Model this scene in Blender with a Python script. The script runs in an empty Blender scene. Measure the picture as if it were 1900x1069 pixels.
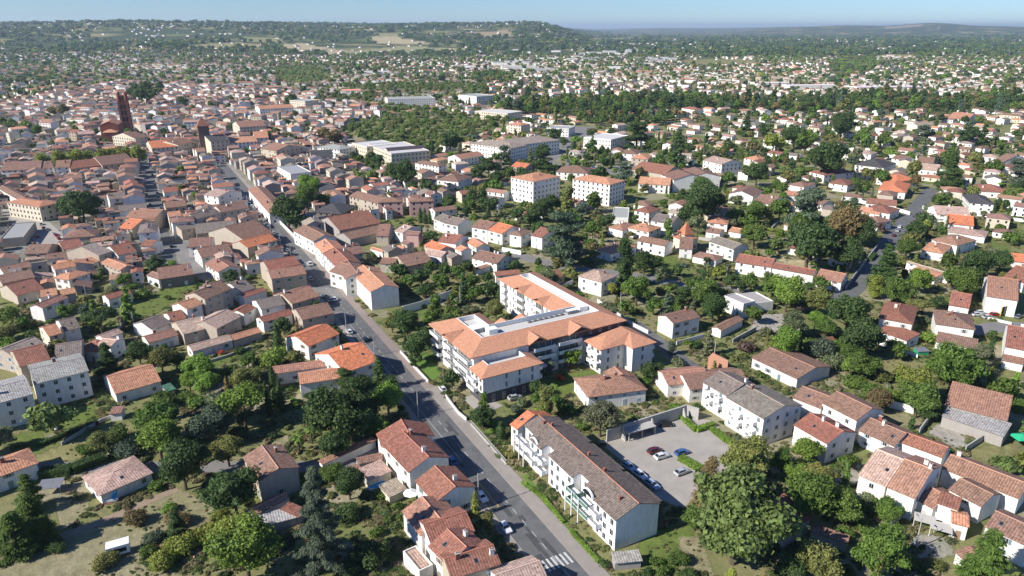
import bpy, math, random
import numpy as np
from mathutils import Vector, Matrix, Euler
random.seed(7); rng = np.random.default_rng(7)
sc = bpy.context.scene
# ---------------------------------------------------------------- camera
CH = 108.0; CF = 1330.0; CPITCH = math.atan((534.5-50.0)/CF)
cam_d = bpy.data.cameras.new('camera'); cam = bpy.data.objects.new('camera', cam_d)
sc.collection.objects.link(cam); sc.camera = cam
cam.location = (0, 0, CH); cam.rotation_euler = (math.pi/2-CPITCH, 0, 0)
cam_d.sensor_width = 36.0; cam_d.lens = 36.0*CF/1900.0
cam_d.clip_start = 1.0; cam_d.clip_end = 90000.0
# ---------------------------------------------------------------- world and sun
SUN_EL = math.radians(36.0)
SUN_DIR = Vector((-0.90*math.cos(SUN_EL), -0.43*math.cos(SUN_EL), math.sin(SUN_EL))).normalized()   # towards the sun
world = bpy.data.worlds.new("World"); sc.world = world; world.use_nodes = True
wn = world.node_tree; wn.nodes.clear()
sky = wn.nodes.new('ShaderNodeTexSky'); sky.sky_type = 'NISHITA'; sky.sun_disc = False
sky.sun_elevation = SUN_EL
sky.sun_rotation = math.atan2(SUN_DIR.x, SUN_DIR.y)
sky.altitude = 300.0; sky.air_density = 1.0; sky.dust_density = 0.0; sky.ozone_density = 5.0
bg = wn.nodes.new('ShaderNodeBackground'); bg.inputs['Strength'].default_value = 0.078
wo = wn.nodes.new('ShaderNodeOutputWorld')
tn = wn.nodes.new('ShaderNodeMix'); tn.data_type = 'RGBA'; tn.blend_type = 'MULTIPLY'; tn.inputs[0].default_value = 1.0; tn.inputs[7].default_value = (0.60, 0.78, 1.06, 1)
wn.links.new(sky.outputs[0], tn.inputs[6]); wn.links.new(tn.outputs[2], bg.inputs[0]); wn.links.new(bg.outputs[0], wo.inputs[0])
sun_d = bpy.data.lights.new('sun', 'SUN'); sun_d.energy = 4.8; sun_d.angle = math.radians(0.5); sun_d.color = (1.0, 0.96, 0.90)
sun = bpy.data.objects.new('sun', sun_d); sc.collection.objects.link(sun)
sun.rotation_euler = SUN_DIR.to_track_quat('Z', 'Y').to_euler()
sc.view_settings.view_transform = 'Standard'; sc.view_settings.look = 'None'
sc.view_settings.exposure = 0.66; sc.view_settings.gamma = 1.0
sc.cycles.max_bounces = 4; sc.cycles.diffuse_bounces = 3; sc.cycles.glossy_bounces = 2
sc.cycles.transmission_bounces = 2; sc.cycles.transparent_max_bounces = 6; sc.cycles.volume_bounces = 0

# ---------------------------------------------------------------- terrain and picture-to-ground
def smooth(a, b, x):
    t = np.clip((np.asarray(x, float)-a)/(b-a), 0, 1); return t*t*(3-2*t)
def terrain(X, Y):
    X = np.asarray(X, float); Y = np.asarray(Y, float)
    az = X/np.maximum(Y, 1.0)
    left = 1-smooth(0.02, 0.125, az)
    dist = np.sqrt(X*X+Y*Y)
    base = smooth(3300, 6400, dist)
    wob = 10*np.sin(X/430.0+1)+8*np.sin(Y/510.0+X/900.0)+5*np.sin(X/170.0)
    h = left*base*(126+wob*0.7)*(1+0.02*np.sin(az*9))
    h = h + left*smooth(2500, 3600, dist)*(1-smooth(-0.5, -0.1, az))*35*(0.6+0.4*np.sin(X/260.0))*(1-base)
    right = smooth(0.24, 0.42, az)*smooth(9500, 14500, dist)
    prof = 100+62*np.exp(-((az-0.555)/0.07)**2)+28*np.exp(-((az-0.40)/0.09)**2)+8*np.sin(az*60)
    h = h + right*prof
    far = smooth(15000, 21000, dist)*60*smooth(0.08, 0.2, az)*(1-smooth(0.24, 0.42, az))
    return h+far
def ray(px, py):
    dx = (px-950.0)/CF; dz = -(py-534.5)/CF
    return dx, math.cos(CPITCH)+dz*math.sin(CPITCH), -math.sin(CPITCH)+dz*math.cos(CPITCH)
def G(px, py, z=0.0):
    d = ray(px, py); t = (z-CH)/d[2]
    return Vector((d[0]*t, d[1]*t, z))
def project(X, Y, Z):
    X = np.asarray(X, float); Y = np.asarray(Y, float); z = np.asarray(Z, float)-CH
    dep = Y*math.cos(CPITCH)-z*math.sin(CPITCH); up = Y*math.sin(CPITCH)+z*math.cos(CPITCH)
    return 950+CF*X/dep, 534.5-CF*up/dep
def depth(p): return p[1]*math.cos(CPITCH)-(p[2]-CH)*math.sin(CPITCH)
KO = {'1':(0,0),'2':(630,0),'3':(1260,0),'4':(0,350),'5':(630,350),'6':(1260,350),'7':(0,709),'8':(630,709),'9':(1260,709)}
def kpx(k, x, y):
    if k == '0': return (x, y)
    o = KO[k]; return (o[0]+x/2.969, o[1]+y/2.969)
D = Vector((-0.470, 0.883, 0)); N = Vector((0.883, 0.470, 0))      # along / across the main street
def SN(s, n, z=0.0): return D*s+N*n+Vector((0, 0, z))

# ---------------------------------------------------------------- materials
def nt(name):
    m = bpy.data.materials.new(name); m.use_nodes = True
    t = m.node_tree; b = t.nodes['Principled BSDF']
    return m, t, b
def N_(t, typ, **kw):
    n = t.nodes.new(typ)
    for k, v in kw.items():
        if k in n.inputs: n.inputs[k].default_value = v
        else: setattr(n, k, v)
    return n
def mixc(t, fac, a, b, mode='MIX'):
    n = t.nodes.new('ShaderNodeMix'); n.data_type = 'RGBA'; n.blend_type = mode
    for s, v in ((n.inputs[0], fac), (n.inputs[6], a), (n.inputs[7], b)):
        if isinstance(v, (int, float)): s.default_value = v
        elif isinstance(v, tuple): s.default_value = (*v, 1) if len(v) == 3 else v
        else: t.links.new(v, s)
    return n.outputs[2]
def ramp(t, src, a, b, va=0.0, vb=1.0):
    n = t.nodes.new('ShaderNodeMapRange'); n.inputs[1].default_value = a; n.inputs[2].default_value = b
    n.inputs[3].default_value = va; n.inputs[4].default_value = vb; t.links.new(src, n.inputs[0]); return n.outputs[0]
def noise(t, vec, scale, detail=3.0, rough=0.55):
    n = N_(t, 'ShaderNodeTexNoise', Scale=scale, Detail=detail, Roughness=rough)
    if vec is not None: t.links.new(vec, n.inputs['Vector'])
    return n.outputs[0]
def math_(t, op, a, b=0.0):
    n = t.nodes.new('ShaderNodeMath'); n.operation = op
    for i, v in enumerate((a, b)):
        if isinstance(v, (int, float)): n.inputs[i].default_value = v
        else: t.links.new(v, n.inputs[i])
    return n.outputs[0]
def plain(name, col, rough=0.8, metal=0.0, var=0.15, scale=0.6, spec=0.3):
    m, t, b = nt(name)
    pos = t.nodes.new('ShaderNodeNewGeometry').outputs['Position']
    f = noise(t, pos, scale, 4)
    c = mixc(t, 1.0, col, mixc(t, f, (1-var,)*3, (1+var,)*3), 'MULTIPLY')
    t.links.new(c, b.inputs['Base Color']); b.inputs['Roughness'].default_value = rough
    b.inputs['Metallic'].default_value = metal; b.inputs['Specular IOR Level'].default_value = spec
    return m
def roof_mat(name, far=False, new=False):
    m, t, b = nt(name)
    if far:
        a = N_(t, 'ShaderNodeAttribute', attribute_name='tint'); base = a.outputs['Color']
    else: base = t.nodes.new('ShaderNodeObjectInfo').outputs['Color']
    pos = t.nodes.new('ShaderNodeNewGeometry').outputs['Position']
    big = ramp(t, noise(t, pos, 0.23, 5, 0.65), 0.3, 0.72, 0, 0.12 if new else 1.0)
    fine = ramp(t, noise(t, pos, 1.9, 4, 0.7), 0.3, 0.75)
    c = mixc(t, math_(t, 'MULTIPLY', big, 0.55), base, mixc(t, 0.6, base, (0.14, 0.10, 0.085)), 'MIX')
    c = mixc(t, 1.0, c, mixc(t, fine, (0.88 if new else 0.72,)*3, (1.1 if new else 1.3,)*3), 'MULTIPLY')
    if not far:
        uv = t.nodes.new('ShaderNodeUVMap').outputs[0]
        sx = t.nodes.new('ShaderNodeSeparateXYZ'); t.links.new(uv, sx.inputs[0])
        fu = math_(t, 'FLOOR', math_(t, 'MULTIPLY', sx.outputs[0], 1.7)); fv = math_(t, 'FLOOR', math_(t, 'MULTIPLY', sx.outputs[1], 2.0))
        cx = t.nodes.new('ShaderNodeCombineXYZ'); t.links.new(fu, cx.inputs[0]); t.links.new(fv, cx.inputs[1])
        oi = t.nodes.new('ShaderNodeObjectInfo'); t.links.new(oi.outputs['Random'], cx.inputs[2])
        wn_ = t.nodes.new('ShaderNodeTexWhiteNoise'); wn_.noise_dimensions = '3D'; t.links.new(cx.outputs[0], wn_.inputs['Vector'])
        tile = ramp(t, wn_.outputs[0], 0, 1, 0.86 if new else 0.74, 1.12 if new else 1.24)
        wave = ramp(t, math_(t, 'SINE', math_(t, 'MULTIPLY', sx.outputs[0], 1.7*2*math.pi)), -1, 1, 0.72, 1.16)
        vv = t.nodes.new('ShaderNodeCombineColor')
        tot = math_(t, 'MULTIPLY', tile, wave)
        for i in range(3): t.links.new(tot, vv.inputs[i])
        c = mixc(t, 1.0, c, vv.outputs[0], 'MULTIPLY')
        lich = ramp(t, noise(t, pos, 0.9, 6, 0.75), 0.56, 0.7, 0, 0.0 if new else 0.45)
        c = mixc(t, lich, c, (0.20, 0.175, 0.14))
        bp = N_(t, 'ShaderNodeBump', Strength=0.6, Distance=0.12); t.links.new(wave, bp.inputs['Height']); t.links.new(bp.outputs[0], b.inputs['Normal'])
    t.links.new(c, b.inputs['Base Color']); b.inputs['Roughness'].default_value = 0.85; b.inputs['Specular IOR Level'].default_value = 0.2
    return m
def wall_mat(name, far=False):
    m, t, b = nt(name)
    if far: base = N_(t, 'ShaderNodeAttribute', attribute_name='tint').outputs['Color']
    else: base = t.nodes.new('ShaderNodeObjectInfo').outputs['Color']
    pos = t.nodes.new('ShaderNodeNewGeometry').outputs['Position']
    mp = N_(t, 'ShaderNodeMapping'); mp.inputs['Scale'].default_value = (1.4, 1.4, 0.25); t.links.new(pos, mp.inputs[0])
    streak = ramp(t, noise(t, mp.outputs[0], 0.9, 5, 0.7), 0.42, 0.78, 0, 0.45)
    c = mixc(t, streak, base, mixc(t, 0.75, base, (0.22, 0.2, 0.17)))
    c = mixc(t, 1.0, c, mixc(t, noise(t, pos, 0.35, 3), (0.85,)*3, (1.12,)*3), 'MULTIPLY')
    t.links.new(c, b.inputs['Base Color']); b.inputs['Roughness'].default_value = 0.9; b.inputs['Specular IOR Level'].default_value = 0.15
    return m
def leaf_mat(name, far=False):
    m, t, b = nt(name)
    if far:
        a = N_(t, 'ShaderNodeAttribute', attribute_name='tint'); a.attribute_type = 'INSTANCER'; base = a.outputs['Color']
    else: base = t.nodes.new('ShaderNodeObjectInfo').outputs['Color']
    gi = t.nodes.new('ShaderNodeNewGeometry')
    v = ramp(t, gi.outputs['Random Per Island'], 0, 1, 0.6, 1.45)
    nz = ramp(t, noise(t, gi.outputs['Position'], 0.5, 3), 0.3, 0.7, 0.75, 1.25)
    cc = t.nodes.new('ShaderNodeCombineColor'); tot = math_(t, 'MULTIPLY', v, nz)
    for i in range(3): t.links.new(tot, cc.inputs[i])
    c = mixc(t, 1.0, base, cc.outputs[0], 'MULTIPLY')
    c = mixc(t, ramp(t, gi.outputs['Random Per Island'], 0.8, 1.0, 0, 0.35), c, (0.16, 0.17, 0.05))
    t.links.new(c, b.inputs['Base Color']); b.inputs['Roughness'].default_value = 0.6; b.inputs['Specular IOR Level'].default_value = 0.25
    tr = t.nodes.new('ShaderNodeBsdfTranslucent'); t.links.new(c, tr.inputs['Color'])
    ms = t.nodes.new('ShaderNodeMixShader'); ms.inputs[0].default_value = 0.38
    t.links.new(b.outputs[0], ms.inputs[1]); t.links.new(tr.outputs[0], ms.inputs[2])
    t.links.new(ms.outputs[0], t.nodes['Material Output'].inputs[0])
    return m
def tinted(name, rough=0.4, metal=0.0, coat=0.0):
    m, t, b = nt(name); oi = t.nodes.new('ShaderNodeObjectInfo'); t.links.new(oi.outputs['Color'], b.inputs['Base Color'])
    b.inputs['Roughness'].default_value = rough; b.inputs['Metallic'].default_value = metal; b.inputs['Coat Weight'].default_value = coat
    return m
M = {}
M['roof_new'] = roof_mat('new_roof_tiles', new=True)
M['roof'] = roof_mat('roof_tiles'); M['roof_far'] = roof_mat('roof_tiles_town', True)
M['wall'] = wall_mat('render_wall'); M['wall_far'] = wall_mat('render_wall_town', True)
M['leaf'] = leaf_mat('foliage'); M['leaf_far'] = leaf_mat('foliage_town', True)
M['bark'] = plain('bark', (0.10, 0.075, 0.055), 0.95)
M['glass'] = plain('window_glass', (0.022, 0.026, 0.032), 0.12, spec=0.6)
M['bay'] = plain('shaded_loggia_glass', (0.13, 0.13, 0.125), 0.25, spec=0.5, var=0.5, scale=0.9); M['frame'] = plain('white_joinery', (0.62, 0.62, 0.60), 0.5)  # bay glass: dark tone stands for shade in the loggia recess
M['tint'] = tinted('painted_metal', 0.55); M['car'] = tinted('car_paint', 0.28, 0.15, 0.6)
M['tyre'] = plain('tyre_rubber', (0.02, 0.02, 0.02), 0.8)
M['asphalt'] = plain('asphalt', (0.12, 0.119, 0.118), 0.92, var=0.45, scale=0.3); M['patch'] = plain('asphalt_patch', (0.068, 0.068, 0.07), 0.9, var=0.3)
M['asphalt_old'] = plain('old_asphalt', (0.19, 0.18, 0.17), 0.92, var=0.2, scale=0.3)
M['pave'] = plain('sidewalk_concrete', (0.27, 0.24, 0.21), 0.9, var=0.2, scale=0.5)
M['pave_pink'] = plain('reddish_paving', (0.25, 0.20, 0.175), 0.9, var=0.2, scale=0.7)
M['lot'] = plain('pale_gravel_asphalt', (0.33, 0.30, 0.265), 0.95, var=0.25, scale=0.25)
M['paint'] = plain('road_paint', (0.48, 0.48, 0.46), 0.7, var=0.5, scale=2.0)
M['ypaint'] = plain('yellow_road_paint', (0.5, 0.36, 0.08), 0.7, var=0.25, scale=2.0)
M['concrete'] = plain('concrete', (0.40, 0.38, 0.35), 0.9, var=0.2)
M['white'] = plain('white_paint', (0.78, 0.77, 0.74), 0.7, var=0.06)
M['grey'] = plain('grey_render', (0.075, 0.072, 0.078), 0.8, var=0.1)
M['terrace'] = plain('roof_gravel', (0.50, 0.48, 0.44), 0.95, var=0.12, scale=0.8)
M['brick'] = plain('red_brick', (0.25, 0.10, 0.07), 0.9, var=0.3, scale=0.5)
M['metal'] = plain('grey_metal', (0.25, 0.25, 0.26), 0.5, 0.4)
M['rail'] = plain('balcony_glass', (0.66, 0.67, 0.67), 0.2, spec=0.6)
M['greenrail'] = plain('green_balcony_panel', (0.10, 0.20, 0.15), 0.4)
M['wood'] = plain('weathered_wood', (0.16, 0.12, 0.085), 0.9)
M['water'] = plain('pool_water', (0.02, 0.30, 0.62), 0.1)
M['lawn'] = plain('lawn_grass', (0.10, 0.17, 0.03), 0.95, var=0.35, scale=1.2)
M['earth'] = plain('bare_earth', (0.27, 0.20, 0.14), 0.95, var=0.25, scale=0.6)

# ---------------------------------------------------------------- object helpers
C = sc.collection
def mesh(name, verts, faces, mats, fmat=None, uv=None):
    me = bpy.data.meshes.new(name); me.from_pydata([tuple(v) for v in verts], [], faces)
    for m in mats: me.materials.append(M[m] if isinstance(m, str) else m)
    if fmat is not None: me.polygons.foreach_set('material_index', fmat)
    if uv:
        co = np.array([tuple(v) for v in verts]); l = me.uv_layers.new(name='UVMap'); out = np.zeros((len(me.loops), 2)); k = 0
        for f in faces:
            p = co[list(f)]; n = np.cross(p[1]-p[0], p[2]-p[0])
            if len(p) > 3 and np.linalg.norm(n) < 1e-6: n = np.cross(p[2]-p[0], p[3]-p[0])
            n = n/(np.linalg.norm(n)+1e-9); u = np.array((-n[1], n[0], 0)); lu = np.linalg.norm(u)
            u = np.array((1.0, 0, 0)) if lu < 1e-4 else u/lu
            v = np.cross(n, u)
            out[k:k+len(p), 0] = p@u; out[k:k+len(p), 1] = p@v; k += len(p)
        l.data.foreach_set('uv', out.ravel())
    me.update(); return me
def ob(name, me, parent=None, loc=(0, 0, 0), rz=0.0, color=None, scale=None):
    o = bpy.data.objects.new(name, me); C.objects.link(o)
    if parent is not None: o.parent = parent
    o.location = loc; o.rotation_euler = (0, 0, rz)
    if color is not None: o.color = (*color, 1)
    if scale is not None: o.scale = scale
    return o
def tag(o, label=None, cat=None, group=None, kind=None):
    if label: o['label'] = label
    if cat: o['category'] = cat
    if group: o['group'] = group
    if kind: o['kind'] = kind
    return o
class MB:
    def __init__(s): s.v = []; s.f = []; s.m = []
    def add(s, vs, fs, m=0):
        k = len(s.v); s.v += [tuple(v) for v in vs]; s.f += [tuple(i+k for i in f) for f in fs]; s.m += [m]*len(fs)
    def box(s, x0, x1, y0, y1, z0, z1, m=0):
        s.add([(x0,y0,z0),(x1,y0,z0),(x1,y1,z0),(x0,y1,z0),(x0,y0,z1),(x1,y0,z1),(x1,y1,z1),(x0,y1,z1)],
              [(0,3,2,1),(4,5,6,7),(0,1,5,4),(1,2,6,5),(2,3,7,6),(3,0,4,7)], m)
    def cyl(s, x, y, z0, z1, r0, r1=None, n=8, m=0):
        r1 = r0 if r1 is None else r1
        vs = [(x+r*math.cos(2*math.pi*i/n), y+r*math.sin(2*math.pi*i/n), z) for z, r in ((z0, r0), (z1, r1)) for i in range(n)]
        s.add(vs, [(i, (i+1) % n, n+(i+1) % n, n+i) for i in range(n)]+[tuple(range(n))[::-1], tuple(range(n, 2*n))], m)
    def tube(s, p, q, r0, r1, n=6, m=0):
        p = Vector(p); q = Vector(q); a = (q-p).normalized(); b = a.orthogonal().normalized(); c = a.cross(b)
        vs = [o+(b*math.cos(2*math.pi*i/n)+c*math.sin(2*math.pi*i/n))*r for o, r in ((p, r0), (q, r1)) for i in range(n)]
        s.add(vs, [(i, (i+1) % n, n+(i+1) % n, n+i) for i in range(n)]+[tuple(range(n))[::-1], tuple(range(n, 2*n))], m)
    def mesh(s, name, mats, uv=False): return mesh(name, s.v, s.f, mats, s.m, uv)
def slab(mb, verts, faces, th, m=0):
    """a roof skin of the given upper faces with real thickness th"""
    n = len(verts); low = [(v[0], v[1], v[2]-th) for v in verts]
    fs = [tuple(f) for f in faces]+[tuple(i+n for i in reversed(f)) for f in faces]
    ed = {}
    for f in faces:
        for a, b in zip(f, f[1:]+f[:1]): ed[(a, b)] = 1
    for (a, b) in list(ed):
        if (b, a) not in ed: fs.append((b, a, a+n, b+n))
    mb.add(list(verts)+low, fs, m)
# ---------------------------------------------------------------- colours
RC = {'b':(0.265,0.152,0.110),'r':(0.30,0.125,0.085),'o':(0.56,0.270,0.160),'O':(0.64,0.215,0.10),'p':(0.48,0.335,0.265),'g':(0.215,0.178,0.150),
      's':(0.062,0.064,0.072),'t':(0.40,0.325,0.26),'m':(0.355,0.188,0.128),'c':(0.36,0.35,0.325),'G':(0.05,0.17,0.11),'w':(0.6,0.57,0.53)}
RN = {'b':'brown','r':'dark red','o':'orange','O':'vivid orange','p':'pale pink','g':'grey-brown','s':'slate grey','t':'sandy','m':'rust brown','c':'concrete grey','G':'green','w':'off-white'}
WC = {'w':(0.80,0.77,0.71),'c':(0.66,0.58,0.45),'e':(0.46,0.39,0.31),'p':(0.50,0.31,0.28),'g':(0.36,0.33,0.30),'d':(0.2,0.17,0.15),'b':(0.25,0.09,0.06)}
WN = {'w':'white','c':'cream','e':'beige','p':'pink','g':'grey stone','d':'dark','b':'brick'}
FN = {'G':'gabled','H':'hipped','F':'flat','S':'lean-to'}
def jit(c, a=0.08, u=None):
    u = u or random; k = 1+u.uniform(-a, a)
    return tuple(max(0.0, min(1.0, v*k*(1+u.uniform(-a*0.3, a*0.3)))) for v in c)

def roof_shape(L, W, h, kind, slope, oh=0.45, og=0.25):
    """upper faces of a roof; x along the ridge, y across, A-B eave at y=-W/2"""
    x0, x1, y0, y1 = -L/2, L/2, -W/2, W/2
    if kind == 'G':
        r = h+slope*W/2
        return [(x0,y0,h),(x1,y0,h),(x1,0,r),(x0,0,r),(x0,y1,h),(x1,y1,h)], [(0,1,2,3),(3,2,5,4)], r
    if kind == 'H':
        r = h+slope*W/2
        if L >= W: q = L/2-W/2*0.95; R = [(-q,0,r),(q,0,r)]; fs = [(0,1,5,4),(1,2,5),(2,3,4,5),(3,0,4)]
        else: q = W/2-L/2*0.95; r = h+slope*L/2; R = [(0,-q,r),(0,q,r)]; fs = [(0,1,4),(1,2,5,4),(2,3,5),(3,0,4,5)]
        return [(x0,y0,h),(x1,y0,h),(x1,y1,h),(x0,y1,h)]+R, fs, r
    if kind == 'S':
        r = h+slope*W
        return [(x0,y0,h),(x1,y0,h),(x1,y1,r),(x0,y1,r)], [(0,1,2,3)], r
    return [(x0,y0,h),(x1,y0,h),(x1,y1,h),(x0,y1,h)], [(0,1,2,3)], h

def walls_mesh(L, W, h, kind, slope, inset=0.4, base=-0.4, win=None, near=True):
    ex = inset if kind in 'HF' else 0.2
    x0, x1, y0, y1 = -L/2+ex, L/2-ex, -W/2+inset, W/2-inset
    mb = MB(); t = 0.16
    if kind == 'G':
        e = h+slope*inset-t; r = h+slope*W/2-t
        vs = [(x0,y0,base),(x1,y0,base),(x1,y1,base),(x0,y1,base),(x0,y0,e),(x1,y0,e),(x1,y1,e),(x0,y1,e),(x0,0,r),(x1,0,r)]
        mb.add(vs, [(0,1,5,4),(2,3,7,6),(1,2,6,9,5),(3,0,4,8,7),(4,5,9,8),(6,7,8,9)])
    elif kind == 'S':
        e0 = h+slope*inset-t; e1 = h+slope*(W-inset)-t
        vs = [(x0,y0,base),(x1,y0,base),(x1,y1,base),(x0,y1,base),(x0,y0,e0),(x1,y0,e0),(x1,y1,e1),(x0,y1,e1)]
        mb.add(vs, [(0,1,5,4),(1,2,6,5),(2,3,7,6),(3,0,4,7),(4,5,6,7)])
    elif kind == 'F':
        mb.box(-L/2, L/2, -W/2, W/2, base, h+0.02)
        p = 0.45; e = 0.25
        for a in ((-L/2, L/2, -W/2, -W/2+e), (-L/2, L/2, W/2-e, W/2), (-L/2, -L/2+e, -W/2+e, W/2-e), (L/2-e, L/2, -W/2+e, W/2-e)):
            mb.box(*a, h+0.02, h+p)
    else:
        mb.box(x0, x1, y0, y1, base, h-t+0.02)
    if win:                                        # far houses: openings belong to the wall mesh
        for (x, y, z, w, hh, ax) in win:
            d = 0.04
            if ax == 0: mb.box(x-w/2, x+w/2, y-d, y+d, z, z+hh, 1)
            else: mb.box(x-d, x+d, y-w/2, y+w/2, z, z+hh, 1)
    return mb.mesh('wall', ['wall', 'glass'])

_wm = {}
def window_mesh(w, h, style):
    k = (w, h, style)
    if k in _wm: return _wm[k]
    mb = MB()                                     # faces -y
    mb.box(-w/2-0.07, w/2+0.07, -0.05, 0.02, -0.10, 0.0, 1)
    mb.box(-w/2, w/2, -0.012, 0.02, 0, h, 0)
    for a in ((-w/2, -w/2+0.07, 0, h), (w/2-0.07, w/2, 0, h), (-0.035, 0.035, 0.07, h-0.07)): mb.box(a[0], a[1], -0.035, 0.0, a[2], a[3], 1)
    for z in (0, h-0.07): mb.box(-w/2+0.07, w/2-0.07, -0.035, 0.0, z, z+0.07, 1)
    if style == 'shutter':
        for s in (-1, 1): mb.box(s*(w/2+0.02) if s > 0 else -w/2-0.02-w*0.48, (w/2+0.02+w*0.48) if s > 0 else -w/2-0.02, -0.06, -0.01, 0, h, 2)
    if style == 'closed': mb.box(-w/2+0.03, w/2-0.03, -0.05, -0.03, h*0.25, h-0.03, 2)
    _wm[k] = mb.mesh('window', ['glass', 'frame', 'tint']); return _wm[k]
def door_mesh(w, h):
    k = (w, h, 'door')
    if k not in _wm:
        mb = MB(); mb.box(-w/2-0.1, w/2+0.1, -0.05, 0.02, 0, h+0.1, 1); mb.box(-w/2, w/2, -0.08, -0.05, 0.02, h, 2)
        _wm[k] = mb.mesh('door', ['glass', 'frame', 'tint'])
    return _wm[k]
_ch = {}
def chimney_mesh(kind):
    if kind not in _ch:
        mb = MB(); mb.box(-0.3, 0.3, -0.45, 0.45, -1.0, 1.25, 0); mb.box(-0.38, 0.38, -0.53, 0.53, 1.25, 1.37, 1)
        for y in (-0.22, 0.22): mb.cyl(0, y, 1.37, 1.7, 0.12, 0.1, 6, 2)
        _ch[kind] = mb.mesh('chimney', ['brick' if kind else 'wall', 'concrete', 'brick'])
    return _ch[kind]

SHUT = [(0.45,0.45,0.42),(0.30,0.20,0.13),(0.62,0.60,0.55),(0.16,0.22,0.24),(0.35,0.42,0.47),(0.22,0.30,0.22)]
occ = np.zeros((2600, 1500), bool)      # x -1300..1300, y 0..1500 (metres)
def occ_poly(pts, grow=0.0):
    P = np.array([(p[0], p[1]) for p in pts]); c = P.mean(0)
    if grow: d = P-c; P = c+d*(1+grow/np.maximum(np.linalg.norm(d, axis=1), 0.1))[:, None]
    a = np.floor(P.min(0)).astype(int); b = np.ceil(P.max(0)).astype(int)
    a = np.maximum(a, (-1300, 0)); b = np.minimum(b, (1299, 1499))
    if (b <= a).any(): return
    gx, gy = np.meshgrid(np.arange(a[0], b[0]+1)+0.5, np.arange(a[1], b[1]+1)+0.5, indexing='ij')
    occ[a[0]+1300:b[0]+1301, a[1]:b[1]+1] |= inpoly(gx, gy, P)
def inpoly(x, y, P):
    r = np.zeros(np.shape(x), bool); n = len(P)
    for i in range(n):
        x0, y0 = P[i][0], P[i][1]; x1, y1 = P[(i+1) % n][0], P[(i+1) % n][1]
        if y0 == y1: continue
        c = ((y0 > y) != (y1 > y)) & (x < (x1-x0)*(y-y0)/(y1-y0)+x0)
        r ^= c
    return r
def occupied(x, y, r=0):
    ix, iy = int(x+1300), int(y)
    if not (r+1 <= ix < 2599-r and r+1 <= iy < 1499-r): return False
    return occ[ix-r:ix+r+1, iy-r:iy+r+1].any()

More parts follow.
